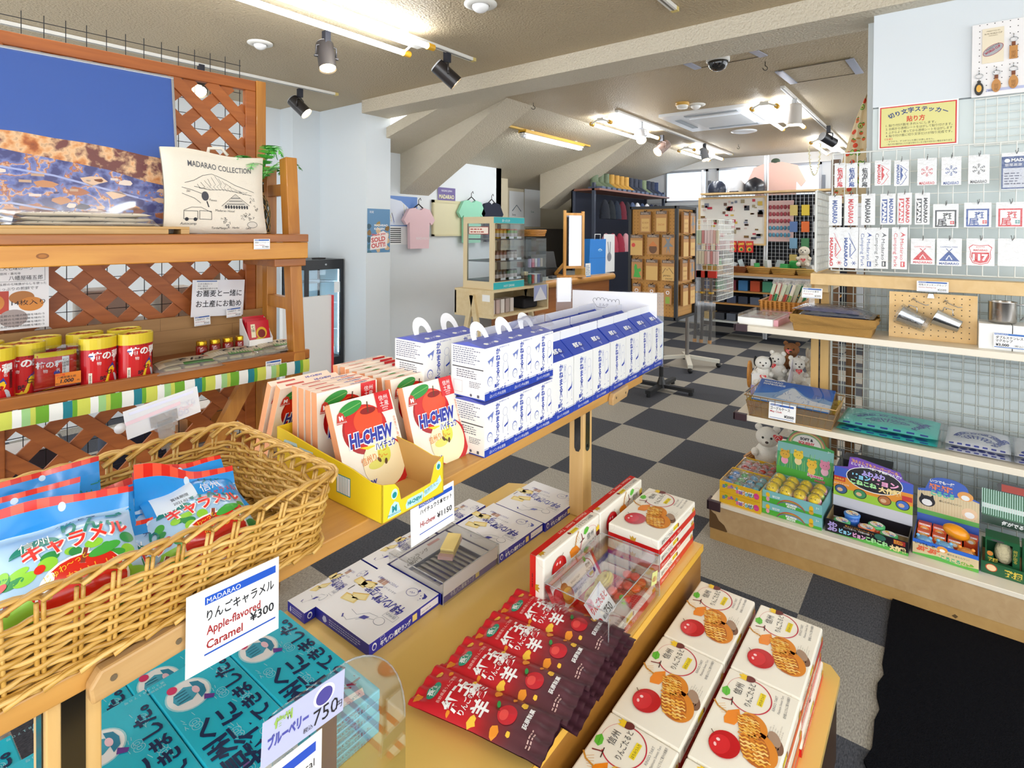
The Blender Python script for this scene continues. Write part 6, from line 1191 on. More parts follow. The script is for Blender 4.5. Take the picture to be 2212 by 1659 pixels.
b=GB();b.tube([(.2+.0445,2.965,ZS+.1+.075),(.2+.062,2.965,ZS+.1+.078),(.2+.073,2.965,ZS+.1+.066),(.2+.07,2.965,ZS+.1+.035),(.2+.055,2.965,ZS+.1+.015)],[.003,.0035,.004,.004,.003],SS,8);part('handle',b,mg)
T=Tr((.215,2.885,ZS+.012));b=GB(T);b.box(-.045,.09,0,.001,0,.058,WHT);D=Deco(b,(-.045,0,0));D.rect(.002,.05,.13,.007,M('2467b8',.4));D.text('MADARAO',.004,.0505,.008,WHT,2);D.text('ダブルステンレス',.006,.036,.012,INK,2,w=.08,bold=.02);D.text('マグカップ',.006,.023,.012,INK,2,w=.05,bold=.02);D.text('¥3,000',.006,.007,.014,INK,2,bold=.03);D.text('（税込）',.06,.007,.01,INK,2);D.rect(.002,.001,.13,.003,M('2467b8',.4));one('price_card',b,'hand lettered 3,000 yen mug price card on the white carton','price card')
# pink flat box, stick basket, dog toy, leaning boards at the far left end of the top shelf
pk=thing('pink_gift_box','flat pink and white gift box with clear lid on the top shelf end','gift box',gw(-.72,3.1,ZS));T=Tr((-.805,2.90,ZS)) @ Rz(-2)
b=GB(T);b.box(0,.165,0,.30,0,.034,WHT);b.box(.165,.185,.02,.32,0,.03,M('e8a9b4',.5));b.box(.03,.185,.30,.33,0,.036,M('e8a9b4',.5));D=Deco(b,(.0,.0,.0345),(1,0,0),(0,1,0));D.rect(.01,.01,.145,.1,M('f0e9ea',.3),1);D.rect(.04,.13,.11,.15,M('e6b8bc',.4),1);D.rect(.05,.14,.09,.13,M('d9a58e',.5),2)
for k in range(12): D.oval(.065+.02*(k % 4),.16+.035*(k//4),.008,.012,M('efe0d0',.4),3)
for k in range(3): D.rect(.05,.03+.022*k,.07-.01*k,.012,M(('e07a8a','c9857a','f0d2d6')[k],.5),2)
part('tray',b,pk);b=GB(T);b.box(0,.165,0,.30,.0355,.05,CLEAR('fafafa',.35,.03));part('clear_lid',b,pk)
sk_=thing('snack_basket','woven basket of wrapped snack sticks on the far end of the top shelf','basket',gw(-.70,3.42,ZS));RAT=WOOD('b97a2e','d89a48',0,14,.5)
b=GB();x0,x1,y0,y1=-.785,-.6,3.30,3.5
for k in range(7): fz=k/6;e=.012*fz;b.tube([(x0-e,y0-e,ZS+.006+.07*fz),(x1+e,y0-e,ZS+.006+.07*fz),(x1+e,y1+e,ZS+.006+.07*fz),(x0-e,y1+e,ZS+.006+.07*fz)],.007,RAT,5,True)
for k in range(9): x=num(x0,x1,k/8);b.bar((x,y0-.008,ZS),(x,y0-.018,ZS+.08),.012,.004,RAT,(0,1,0))
b.box(x0,x1,y0,y1,ZS,ZS+.004,RAT);part('basket',b,sk_)
q=random.Random(8)
for k in range(11):
    x=-.77+.016*k;b=GB(Tr((x,3.36+.05*(k % 3),ZS+.03)) @ Ry(14+q.uniform(-5,5)) @ Rx(-18));b.rbox((0,0,.075),(.016,.016,.14),M(q.choice(['e8e0d0','d8d0c2','efe6da','c8d2b8']),.4,coat=.4));b.rbox((0,-.009,.05),(.014,.002,.06),M(q.choice(['2f8f5a','c8443a','7aa04a','d8c8a8']),.4));b.rbox((0,0,.158),(.03,.004,.03),CLEAR('ffffff',.4,.08,.2));part('stick_pack',b,sk_)
b=GB(Tr((-.66,3.62,ZS)) @ Rx(-14));b.box(-.09,.1,0,.006,0,.02,WHT);b.slab([(-.02,0,0),(.06,0,0),(.155,0,.30),(.14,0,.32),(.11,0,.30)],.012,LBW,(0,-1,0));one('leaning_board',b,'pale board leaning at the end of the top shelf behind the snack basket','board')
# ---- soft toys
FUR=M('efece4',.95,bump=.6,bs=260);TAGR=M('d9202a',.4)
def plush(T,label,ears='bear',tag=(-.01,-.045,.1),col=FUR,sc=1,patch=None,grp='white soft toys with red heart tags',eyes=True):
    t=thing('plush_toy',label,'soft toy',T @ Vector((0,0,0)),grp);b=MB();b.T=T @ Matrix.Scale(sc,4)
    b.ball((0,0,.045),(.045,.04,.05),col,16,12);b.ball((0,-.008,.115),(.04,.037,.036),col,16,12);b.ball((0,-.04,.106),(.018,.015,.014),col,10,8)
    for s_ in (1,-1):
        b.ball((s_*.03,-.005,.147) if ears == 'bear' else (s_*.036,0,.12),(.013,.008,.013) if ears == 'bear' else (.01,.012,.028),patch or col,10,8);b.ball((s_*.04,-.025,.06),(.014,.022,.014),col,10,8);b.ball((s_*.03,-.05,.018),(.017,.03,.017),col,10,8)
        if eyes: b.ball((s_*.014,-.042,.122),.0042,M('121214',.15),8,6)
    b.ball((0,-.055,.11),(.006,.004,.0045),M('3a2a26',.3),8,6)
    part('body',b,t)
    b=MB();b.T=T @ Matrix.Scale(sc,4) @ Tr(tag) @ Rx(-8);D=Deco(b,(0,0,0));b.prism([(.015*math.sin(a)**3*1.1,.013*math.cos(a)-.005*math.cos(2*a)-.002*math.cos(3*a)) for a in [i*2*PI/20 for i in range(20)]][::-1],'y',-.0008,.0008,TAGR);D2=Deco(b,(0,-.0009,0));D2.arc(0,0,.01,.009,.5,5.5,.0016,M('f0c8b8',.4),1);D2.line([(-.006,-.004),(0,.004),(.006,-.004)],.0018,WHT,2);part('heart_tag',b,t,'red heart tag');return t
G_=lambda x,y,z,rz=0: GT @ Tr((x,y,z)) @ Rz(rz)
BR=M('8a5a34',.95,bump=.5,bs=260)
pt=thing('plush_tray','lilac printed counter tray full of white soft toys','display tray',gw(-.68,3.25,.5975));T=Tr((-.80,3.14,.5975));b=GB(T);w,d=.18,.26;LIL=M('a79fd4',.5);PW=M('eceae8',.5)
P=[(0,0),(w,0),(w,.10),(w*.9,.115),(w*.75,.105),(w*.6,.11),(w*.4,.112),(w*.2,.13),(.0,.12)]
b.prism(P,'y',0,.003,PW);b.prism([(0,0),(d,0),(d,.17),(d*.5,.15),(0,.12)],'x',0,.003,PW);b.prism([(0,0),(d,0),(d,.2),(.12,.2),(.06,.14),(0,.1)],'x',w-.003,w,M('c9c7d0',.5));b.box(0,w,d-.003,d,0,.17,PW);b.box(0,w,0,d,0,.003,PW)
D=Deco(b,(0,0,0));D.rect(0,0,w,.062,LIL);D.oval(w*.48,.03,.018,.016,M('f2f0ee',.5),2)
for x in (.02,.03,.14,.155): D.rect(x,.0,.006,.06,M('e8e6f4',.5),2)
for k in range(3): D.line([(.045+.016*math.cos(k*1.05),.05+.012*math.sin(k*1.05)),(.045-.016*math.cos(k*1.05),.05-.012*math.sin(k*1.05))],.0012,WHT,2)
for k in range(10): D.poly([(.07+.011*k,.064),(.076+.011*k,.064),(.085+.011*k,.082)],M('8fb0b4',.5),2)
part('tray',b,pt)
plush(G_(-.755,3.20,.66,15),'white puppy soft toy with black and brown patches lying in the tray front','dog',(.0,-.06,.05),patch=M('1c1a1a',.9))
plush(G_(-.70,3.30,.67,-5),'white bear soft toy in the tray, heart tag on its chest','bear',(-.012,-.05,.085))
plush(G_(-.61,3.31,.655,25),'white bear soft toy at the right side of the tray','bear',(.0,-.05,.085))
plush(G_(-.655,3.42,.71,5),'brown soft toy peeping out at the back of the tray','bear',(-.01,-.05,.11),BR)
plush(G_(-.545,3.47,.68,10),'cream soft toy half hidden behind the shelf post','dog',(.03,-.02,.03),M('e6dcc8',.95,bump=.5,bs=260),1.05)
b=GB();b.tube([(-.835,3.25+.03*math.cos(t),.69+.07*math.sin(t)) for t in [i*.45 for i in range(14)]],.008,RAT,6,True);one('rattan_ring',b,'rattan ring handle beside the lilac soft toy tray','handle')
plush(G_(-.74,3.26,.186,10),'large white soft toy sitting low behind the red jelly candy box','bear',(.035,-.035,.125),FUR,1.5)
plush(G_(-.60,3.42,.186,-5),'second white soft toy behind the squeeze toy header','bear',(.03,-.05,.2),FUR,1.7)
wk2=thing('toy_basket','low rattan basket under the white soft toys at the shelf end','basket',gw(-.76,3.16,.186));b=GB()
for k in range(5): b.tube([(-.845,3.2,.192+.012*k),(-.80,3.09-.002*k,.192+.012*k),(-.73,3.09,.192+.012*k),(-.69,3.2,.192+.012*k),(-.72,3.36,.192+.012*k),(-.82,3.36,.192+.012*k)],.006,RAT,5,True)
part('weave',b,wk2)
# ---- middle shelf goods
ZM=.5975
wbk=thing('wire_tray','gold wire basket with clear sides holding a blue map cloth','basket',gw(-.53,2.92,ZM));GW=M('c9a06a',.3,.7);b=GB();x0,x1,y0,y1,zt=-.72,-.375,2.805,3.06,ZM+.10
def rim(z,e): return [(x0-e,y0-e*.6,z),(x1+e,y0-e*.6,z),(x1+e,y1+e*.6,z),(x0-e,y1+e*.6,z)]
b.tube(rim(zt,.02),.0028,GW,6,True);b.tube(rim(ZM+.003,0),.0025,GW,6,True);b.tube(rim(ZM+.05,.01),.0014,GW,5,True)
lo,hi=rim(ZM+.003,0),rim(zt,.02)
for k in range(4):
    for i in range(12 if k % 2 == 0 else 8): n_=12 if k % 2 == 0 else 8;t_=i/n_;a=Vector(lo[k]).lerp(Vector(lo[(k+1)%4]),t_);e=Vector(hi[k]).lerp(Vector(hi[(k+1)%4]),t_+.02);b.cyl(a,e,.0012,GW,seg=4)
part('wire_frame',b,wbk);b=GB();gy=CLEAR('d8b83a',.3,.08,.1)
for k in range(4): b.add([lo[k],lo[(k+1)%4],Vector(lo[(k+1)%4]).lerp(Vector(hi[(k+1)%4]),.75),Vector(lo[k]).lerp(Vector(hi[k]),.75)],[(0,1,2,3)],gy)
part('amber_liner',b,wbk)
mc=thing('map_cloth','folded blue mountain map cloth in plastic lying in the wire basket','cloth pack',gw(-.55,2.93,ZM+.07));T=Tr((-.715,2.82,ZM+.082)) @ Rx(16) @ Ry(1);b=GB(T);b.box(0,.33,0,.2,-.006,0,M('2c6fc0',.3));D=Deco(b,(0,0,0),(1,0,0),(0,1,0));D.rect(0,0,.33,.2,RAMP('map_sky',[(0,'4f9ae0'),(.5,'1f6fd0'),(1,'0f4fa8')],'X',3,.2,.3,2.8,3.1),1)
D.poly([(0,0),(.33,0),(.33,.09),(.29,.11),(.25,.085),(.215,.1),(.18,.14),(.155,.165),(.13,.14),(.09,.09),(.05,.07),(0,.05)],M('8fb4de',.3),2);D.poly([(.1,.04),(.33,.02),(.33,.06),(.25,.07),(.2,.1),(.165,.15),(.15,.15),(.13,.11)],M('eef2f8',.3),3);q=random.Random(6)
for k in range(40): x,y=q.uniform(.08,.3),q.uniform(.02,.1);D.line([(x,y),(x+q.uniform(-.012,.012),y+q.uniform(.008,.025))],.0022,M(q.choice(['6f96cc','a9c2e4','3f6fb0','ffffff']),.3),4)
D.rect(0,0,.33,.03,M('e3ecf6',.3),4);D.text('MADARAO',.02,.172,.02,WHT,5,bold=.04,w=.085);D.text('MAP&GUIDE',.02,.15,.02,WHT,5,bold=.04,w=.1);D.text('斑尾山',.15,.172,.007,INK,5);D.text('妙高山',.255,.12,.007,INK,5);part('cloth',b,mc);b=GB(T);b.surf(lambda u,v: (-.01+.35*u,-.008+.215*v,.002+.0025*math.sin(8*u+3)*math.sin(7*v)+.0015),20,14,CLEAR('fafcff',.4,.05));part('sleeve',b,mc)
T=GT @ Tr((-.565,2.785,ZM+.012)) @ Rx(-10);b=MB();b.T=T;b.box(-.065,.05,0,.0012,0,.075,WHT);D=Deco(b,(-.065,0,0));D.rect(.006,.06,.1,.009,M('2458a8',.4));D.text('MADARAO',.007,.061,.008,WHT,2);D.text('ゴーグルケース',.006,.044,.015,INK,2,bold=.02,w=.085);D.text('Map Cloth',.006,.031,.012,M('b02424',.5),2,bold=.02);D.text('¥2000',.108,.014,.016,INK,2,al='r',bold=.03);D.rect(.006,.006,.1,.002,M('2458a8',.4));one('price_card',b,'price card for the map cloth at 2000 yen on the wire basket','price card')
def towel(x0,w,d,z,th,base,ink,label,seed,art):
    t=thing('folded_towel',label,'towel',gw(x0+w/2,2.98,z),'packed towels on the middle shelf');m_=M(base,.85,bump=.5,bs=500)
    def f(u,v,s_=1): e=(max(0,1-abs(2*u-1)**5)*max(0,1-abs(2*v-1)**5))**.5;return Vector((x0+w*u+.012*(v-.5),2.84+d*v,z+th*.5+s_*th*.5*e+.003*math.sin(9*u+seed)*math.sin(6*v)*e))
    b=GB();b.surf(f,26,16,m_);b.surf(lambda u,v: f(1-u,v,-1),16,10,m_);im=M(ink,.8)
    D=MapDeco(b,lambda x,y,h_: f(x/w,y/d)+Vector((0,-h_*.4,h_+.0006)),.012);art(D,w,d,im)
    for k in range(7): D.rect(w*(.06+.13*k),d*.005,w*.075,d*.03,im,1)
    part('cloth',b,t);b=GB();b.surf(lambda u,v: f(u,v)+Vector(((u-.5)*.03,(v-.5)*.02,.003+.0015*math.sin(17*u+seed)*math.sin(13*v))),26,16,CLEAR('fafcff',.35,.07,.0,40));part('sleeve',b,t,'clear plastic sleeve')
def art1(D,w,d,im):
    D.arc(w*.52,d*.2,w*.42,d*.52,.35,2.8,.004,im,1,30);D.arc(w*.52,d*.2,w*.33,d*.40,.35,2.8,.003,im,1,30)
    for i,ch in enumerate('MADARAO JOY OVER SNOWMAN'): a=2.72-i*.1;D.text(ch,w*.52+w*.345*math.cos(a),d*.2+d*.42*math.sin(a),.022,im,2,rot=a-PI/2,al='c',bold=.04)
    for k in range(7): a=.45+k*.37;D.line([(w*.5+.03*math.cos(a),d*.2+.02*math.sin(a)),(w*.5+w*.24*math.cos(a),d*.2+d*.3*math.sin(a))],.005,im,2);D.arc(w*.5+w*.2*math.cos(a),d*.2+d*.25*math.sin(a),.016,.012,0,6.28,.003,im,2,10)
    D.text('FOREVER',w*.8,d*.12,.03,im,2,rot=1.2,bold=.04)
def art2(D,w,d,im):
    for i,ch in enumerate('JOY OVER SNOW'): a=2.3-i*.12;D.text(ch,w*.5+w*.4*math.cos(a),d*.2+d*.6*math.sin(a),.02,im,2,rot=a-PI/2,al='c',bold=.04)
    for k in range(9): a=k*.7;D.arc(w*.45+w*.16*math.cos(a),d*.42+d*.14*math.sin(a),.02,.013,0,6.28,.003,im,2,12);D.line([(w*.45,d*.42),(w*.45+w*.25*math.cos(a),d*.42+d*.22*math.sin(a))],.0035,im,2)
    for k in range(6): D.oval(w*(.15+.14*k),d*.1,w*.06,d*.045,im,2)
towel(-.355,.36,.25,ZM,.022,'35c8c0','1c3f8f','teal towel in plastic, lower one of the teal pile',1,art2);towel(-.35,.355,.26,ZM+.025,.03,'62d8c8','1f3f98','teal towel in plastic, top one of the teal pile',2,art1)
towel(.03,.2,.25,ZM,.02,'e9e9f0','24338c','white and navy towel, lower one of the middle pile',3,art2);towel(.03,.2,.25,ZM+.023,.026,'f1f1f5','2b3a9a','white and navy towel, top one of the middle pile',4,art1)
towel(.24,.2,.25,ZM,.02,'e9e9f0','24338c','white and navy towel, lower one at the photo edge',5,art2);towel(.24,.2,.25,ZM+.023,.026,'f1f1f5','2b3a9a','white and navy towel, top one at the photo edge',6,art2)
# ---- base shelf goods
ZB2=.1855;YB=M('e3b326',.4);q=random.Random(12)
def open_box(T,w,d,h,m,art=None,inner=None,name='carton',par=None,hb=None):
    b=MB();b.T=T;t=.003;inner=inner or M('b58a50',.7);hb=hb or h
    b.box(0,w,0,t,0,h,m);b.box(0,w,d-t,d,0,hb,m);b.box(0,t,t,d-t,0,h,m);b.box(w-t,w,t,d-t,0,h,m);b.box(t,w-t,t,d-t,0,.003,inner);b.box(t,w-t,t,t+.001,.003,h-.001,inner);b.box(t,t+.001,t,d-t,.003,h-.001,inner);b.box(w-t-.001,w-t,t,d-t,.003,h-.001,inner)
    if art: art(b)
    return part(name,b,par)
def yart(b):
    D=Deco(b,(0,0,0));cols=['3f7fc8','5fb04a','e0629a','8a5ac0','e8902a','3fb0b0']
    for i,ch in enumerate('カラフルぷよぷよボール'[:6]): D.text(ch,.012+.012*i,.03 if i % 2 else .024,.016,M(cols[i % 6],.4),3,bold=.08)
    D.text('まほうのゼリー',.075,.014,.022,WHT,2,w=.095,bold=.12);
    for i,ch in enumerate('まほうのゼリー'): D.text(ch,.077+.0135*i,.014,.018,M(cols[(i+2) % 6],.4),4,bold=.05)
    D.oval(.168,.024,.012,.014,M('d8408a',.4),3)
jb=[]
for nm,x,y,z,full in (('lower yellow jelly candy box at the shelf corner',-.825,2.70,ZB2,0),('upper yellow jelly candy box with blue and green wrapped jellies',-.825,2.70,ZB2+.053,1),('rear yellow jelly candy box with red wrapped jellies',-.82,2.905,ZB2+.04,2)):
    t=thing('jelly_candy_box',nm,'candy box',gw(x+.09,y+.1,z),'yellow jelly candy boxes');T=GT @ Tr((x,y,z)) @ Rz(-1.5);open_box(T,.185,.195,.052,YB,yart,par=t)
    if full == 0: b=MB();b.T=T;b.box(.004,.181,.004,.191,.045,.049,YB);part('lid',b,t)
    else:
        for k in range(12):
            c=(.03+.042*(k % 4),.035+.06*(k//4),.034);b=MB();b.T=T;cc2=('c8402e','e0503a','d8362a') if full == 2 else ('2f8fd8','3fb04a','2fa0c8','58c0d0');b.ball(c,(.02,.02,.017),M(cc2[(k*5) % len(cc2)],.15,coat=.6),12,8);A=Rz(q.uniform(0,180)).to_3x3();b.surf(lambda u,v: Vector(c)+A @ Vector(((u-.5)*.075,(v-.5)*.06,.022-.03*abs(2*u-1)**2+.006*math.sin(13*u+k)*math.sin(9*v))),12,8,CLEAR('f6faff',.5,.08,.08,80));part('wrapped_jelly',b,t)
def sq_art(b,w,h):
    D=Deco(b,(0,0,0));D.rect(0,0,w,h,M('7fc0c4',.4));D.poly([(0,0),(w,0),(w,h*.25),(w*.7,h*.2),(w*.3,h*.45),(0,h*.4)],M('4fae3c',.4),2)
    for k in range(4): D.arc(w*.5,-h*.15+h*.02*k,w*.24,h*(.8-.08*k),.25,2.9,h*.08,M(('d0604a','e8a04a','8ac04a','8a70b0')[k],.4),3,20)
    D.text('SQUEEZE',w*.5,h*.24,h*.2,WHT,4,al='c',bold=.06);D.text('MOCHI',w*.5,h*.05,h*.2,WHT,4,al='c',bold=.06);D.text('はじけ',w*.18,h*.55,h*.2,WHT,4,bold=.05);D.text('3+',w*.93,h*.6,h*.24,WHT,4,al='c');D.oval(w*.1,h*.65,w*.035,h*.2,M('f0c22a',.4),4);D.oval(w*.1,h*.3,w*.03,h*.2,M('e8a0b4',.4),4);D.oval(w*.83,h*.5,w*.035,h*.24,M('f0c22a',.4),4);D.oval(w*.83,h*.22,w*.04,h*.18,M('e0a83a',.4),4)
sq=[]
for k in range(2):
    t=thing('squeeze_toy_box',('lower green squeeze toy box with rainbow print','upper green squeeze toy box, open with a header card')[k],'toy box',gw(-.51,2.83,ZB2+.055*k),'green squeeze toy boxes');T=GT @ Tr((-.638,2.722,ZB2+.055*k)) @ Rz(-2);w,d,h=.245,.23,.054;open_box(T,w,d,h,M('7ab8bc',.4),lambda b: sq_art(b,w,h),M('9fc8cc',.5),par=t)
    if k:
        b=MB();b.T=T @ Tr((0,d-.004,0)) @ Rx(-10);P=[(0,.03),(w,.03),(w,.215),(w*.87,.225)]+[(w*.52+w*.34*math.cos(a*PI/12),.215+.07*math.sin(a*PI/12)) for a in range(1,12)]+[(w*.15,.215),(0,.205)];b.prism(P,'y',0,.003,M('3c9a4a',.4));D=Deco(b,(0,0,0));D.rect(0,.03,w,.06,M('4fae3c',.4),1);D.poly([(0,.09),(w,.09),(w,.2),(0,.19)],M('4aa06a',.4),1);D.rect(0,.16,w,.045,M('7fb8b4',.4),2)
        for k2 in range(40): x=q.uniform(0,w);D.line([(x,.09),(x+q.uniform(-.015,.015),q.uniform(.12,.18))],.002,M(q.choice(['6fc04a','3f8f3a','8fd06a']),.4),3)
        D.oval(w*.52,.215,w*.3,.055,M('d8d4cc',.4),2,t0=0,t1=PI);
        for k2 in range(3): D.arc(w*.52,.21,w*(.32-.025*k2),.066-.006*k2,.1,3.04,.006,M(('a8685a','c8b06a','7aa070')[k2],.4),3,20)
        D.text('SOFT &',w*.52,.235,.017,INK,4,al='c',bold=.05);D.text('SQUISHY',w*.52,.217,.017,M('c02a3a',.4),4,al='c',bold=.05);D.text('3+',w*.92,.2,.013,WHT,4,al='c')
        for cx_,cy_,c1,c2 in ((.035,.15,'d8a83a','e89ab8'),(.095,.16,'f0cc3a','f0d8a0'),(.155,.13,'eec03a','f0c85a'),(.21,.14,'e08aa8','f0b8cc')):
            D.oval(cx_,cy_-.028,.016,.018,M(c2,.4),4);D.oval(cx_,cy_,.022,.02,M(c1,.4),5);
            for s_ in (1,-1): D.oval(cx_+s_*.014,cy_+.017,.006,.007,M(c1,.4),5);D.oval(cx_+s_*.006,cy_,.0016,.002,INK,6)
        D.text('Squeeze',w*.7,.075,.02,WHT,5,al='c',bold=.1);D.text('Squeeze',w*.7,.075,.02,M('d84a7a',.4),6,al='c',bold=.03);D.text('mochi',w*.78,.058,.018,M('d84a7a',.4),6,al='c',bold=.03);part('header_card',b,t,'green header card with rainbow arch')
        i=0
        for (rr_,cc3) in ((0,('f4e8c8','f4e0b4','f0a8c0','ee9ab8')),(1,('6ac04a','ecd49a','5abf4a','7ac84a')),(2,('e8cc50','e6c878','f0a8c0','f0b0c4'))):
            for j in range(4):
                i += 1;o=thing('squeeze_ball','chick faced squeeze ball, %s row from the front, %s from the left' % (ORD[rr_],ORD[j]),'squeeze toy',T @ Vector((.034+.058*j,.04+.062*rr_,.034)),'squeeze balls in the green box');c=(.034+.058*j,.04+.062*rr_,.048);b=MB();b.T=T;b.ball(c,(.029,.03,.029),M(cc3[j],.5),16,12);b.ball((c[0],c[1]-.003,c[2]+.006),(.0265,.029,.0265),M('f2d233',.5),14,10)
                for s_ in (1,-1): b.ball((c[0]+s_*.008,c[1]-.026,c[2]+.018),.0022,INK,6,5)
                part('ball',b,o);b=MB();b.T=T;b.surf(lambda u,v: Vector(c)+Vector(((u-.5)*.062,(v-.5)*.066,.034-.016*((2*u-1)**2+(2*v-1)**2)+.003*math.sin(15*u+i)*math.sin(12*v))),10,10,CLEAR('fbfbff',.45,.08,.0,70));part('film',b,o)
# bouncing putty box
t=thing('putty_box','purple and black bouncing putty box with round tubs','toy box',gw(-.23,2.85,ZB2));T=GT @ Tr((-.382,2.728,ZB2)) @ Rz(-2.5);w,d=.295,.16;BK2=M('15131d',.35)
def pun(b):
    D=Deco(b,(0,0,0));D.rect(0,.0,w,.055,BK2);D.poly([(0,0),(w,0),(w,.012),(w*.6,.018),(w*.3,.004)],M('5ab04a',.4),2);cs=['b8a8e8','8fd0f0','e8a8d8','a8e0a0','f0d8a0']
    for i,ch in enumerate('ふわふわ'): D.text(ch,.008+.016*(i % 2),.03-.02*(i//2),.021,M(cs[0],.4),3,bold=.06)
    for j,(tx,x,y,s_) in enumerate((('ピョン',.052,.012,.02),('ピョン',.103,.012,.02),('こねこね',.15,.012,.021),('大作戦',.232,.008,.022))): D.text(tx,x,y,s_,M(cs[1+j],.4),3,bold=.07,w=(.046,.046,.078,.055)[j])
    D.text('粘土としてもスーパーボール',.075,.044,.008,M('f0a83a',.4),3);D.text('としても遊べる、不思議な付属！！',.07,.036,.008,WHT,3,w=.1);D.oval(.2,.042,.02,.012,M('2f6a5a',.4),3);D.rect(.245,.034,.04,.018,M('a02a2a',.4),3);D.fake(.247,.035,.036,.016,3,M('f0c83a',.4),4)
open_box(T,w,d,.055,BK2,pun,M('a08a60',.6),par=t)
b=MB();b.T=T @ Tr((0,d-.004,0)) @ Rx(-8);GY=M('c9c9d4',.5);b.box(0,w,0,.003,0,.10,GY);P=[(0,.1),(w,.1),(w,.225),(w*.88,.235),(w*.84,.262),(w*.3,.285),(w*.2,.28),(w*.18,.235),(0,.225)];b.prism(P,'y',0,.004,M('6a4ab0',.4));D=Deco(b,(0,0,0));D.rect(0,.1,w,.035,M('9ac83a',.4));D.rect(0,.135,w,.05,M('e0902a',.4));D.rect(0,.185,w,.04,M('3a5ac0',.4));D.poly([(w*.18,.185),(w*.86,.185),(w*.84,.255),(w*.3,.282),(w*.2,.277)],M('7a4ab8',.4),2);D.oval(w*.52,.2,w*.36,.052,WHT,3);D.oval(w*.52,.2,w*.35,.049,BK2,4)
D.text('粘土としてもスーパーボール',w*.22,.264,.013,M('f0b03a',.4),4,w=w*.6,rot=-.09,bold=.04);D.text('としても遊べる、不思議な付属!!',w*.22,.251,.012,WHT,5,w=w*.64,rot=-.08,bold=.03)
for tx,x,y,s_,c,ww in (('ふわふわ',.36,.215,.024,'b8a8f0',.3),('ピョン',.24,.195,.024,'8ad8f8',.24),('ピョン',.5,.19,.026,'f0a8d0',.33),('こねこね',.22,.17,.022,'a8e8a0',.34),('大作戦',.58,.163,.024,'f4dc98',.28)): D.text(tx,w*x,y,s_,M(c,.4),6,bold=.06,w=w*ww)
for cx_,c in ((.1,'3a5a8a'),(.35,'3a8a5a'),(.66,'b06a3a'),(.88,'3a6ac0')): D.oval(w*cx_,.13,.025,.02,INK,5);D.oval(w*cx_,.13,.022,.0175,M(c,.4),6);D.oval(w*cx_-.004,.128,.011,.008,M('d8b08a',.4),7)
D.rect(.0,.165,.045,.02,M('c02a2a',.4),5);D.text('自動色変',.003,.17,.01,M('f0d83a',.4),6);D.rect(w*.87,.15,.036,.02,M('c02a2a',.4),5);D.text('丸めてスーパーボールになる',.0,.15,.009,WHT,6,wmax=.06);part('header_card',b,t,'purple header card')
for i,(x,y,c1,c2) in enumerate(((.055,.05,'e8683a','5ac87a'),(.085,.10,'2f6ad0','4a8ae0'),(.145,.055,'e85a3a','f07a4a'),(.175,.105,'e85a3a','5ac87a'),(.225,.05,'e8603a','4ac070'))):
    o=thing('putty_tub','round putty tub in the purple box, ' + ['front left with orange lid','tall blue one at the back left','front middle with red lid','back right with green rimmed lid','front right with green lid'][i],'tub',T @ Vector((x,y,.004)),'putty tubs');b=MB();b.T=T;zz=.02 if i == 1 else .0;b.lathe([(0,0),(.026,0),(.029,.03+zz),(0,.03+zz)],M(c1,.2,coat=.4),(x,y,.004),20);part('tub',b,o);b=MB();b.T=T;b.lathe([(.031,.03+zz),(.032,.038+zz),(.028,.041+zz),(0,.041+zz)],M(c2,.25,coat=.4),(x,y,.004),20);D=Deco(b,(x,y,.0455+zz),(1,0,0),(0,1,0));D.oval(0,0,.024,.024,M('f0ece4',.4));D.text('ピョン',0,-.006,.014,M('d04a3a',.4),2,al='c',w=.038,bold=.05);D.oval(-.008,.012,.008,.006,M('f0c03a',.4),2);D.oval(.01,-.013,.009,.006,M('4a8ad0',.4),2);part('lid',b,o)
# puppy squeeze box
t=thing('puppy_toy_box','cardboard print box of blue and orange puppy squeeze toys','toy box',gw(.03,2.87,ZB2));T=GT @ Tr((-.075,2.758,ZB2)) @ Rz(-2.5);w,d=.205,.19;KRF=M('d8c49a',.5)
def shi(b):
    D=Deco(b,(0,0,0));D.rect(0,0,w,.06,KRF);D.rect(0,.048,w,.014,M('2f6ad0',.4),2);D.poly([(0,0),(w,0),(w,.014),(w*.7,.008),(w*.4,.016),(0,.006)],M('5ab04a',.4),2);D.text('いつでも一緒',.008,.044,.011,INK,3,bold=.03);D.text('ぷにぷに',.012,.022,.022,M('e0603a',.4),3,bold=.07,w=.075);D.text('ころころ',.09,.012,.016,M('4ab07a',.4),3,bold=.06);D.text('柴犬',.15,.006,.02,M('7ab03a',.4),4,bold=.08);D.text('癒やたまらんワン！',.11,.034,.008,INK,3);D.oval(.095,.048,.017,.012,M('e8a04a',.4),3);D.oval(.095,.044,.009,.006,WHT,4)
open_box(T,w,d,.062,M('2a5ac0',.4),shi,M('8a6a40',.6),par=t)
b=MB();b.T=T @ Tr((0,d-.003,0)) @ Rx(-12);P=[(0,.04),(w,.04),(w,.19),(w*.85,.2),(w*.82,.225)]+[(w*.5+w*.32*math.cos(a*PI/10),.225+.03*math.sin(a*PI/10)) for a in range(1,10)]+[(w*.16,.215),(w*.12,.195),(0,.19)];b.prism(P,'y',0,.003,M('2a5ac0',.4));D=Deco(b,(0,0,0));D.poly([(0,.1),(w,.1),(w,.185),(w*.8,.195),(w*.5,.18),(w*.2,.188),(0,.18)],KRF,2);D.rect(0,.09,w,.018,M('5ab04a',.4),3)
for k in range(22): D.line([(w*k/22,.11),(w*k/22,.185)],.0016,M('e6d8b4',.4),3)
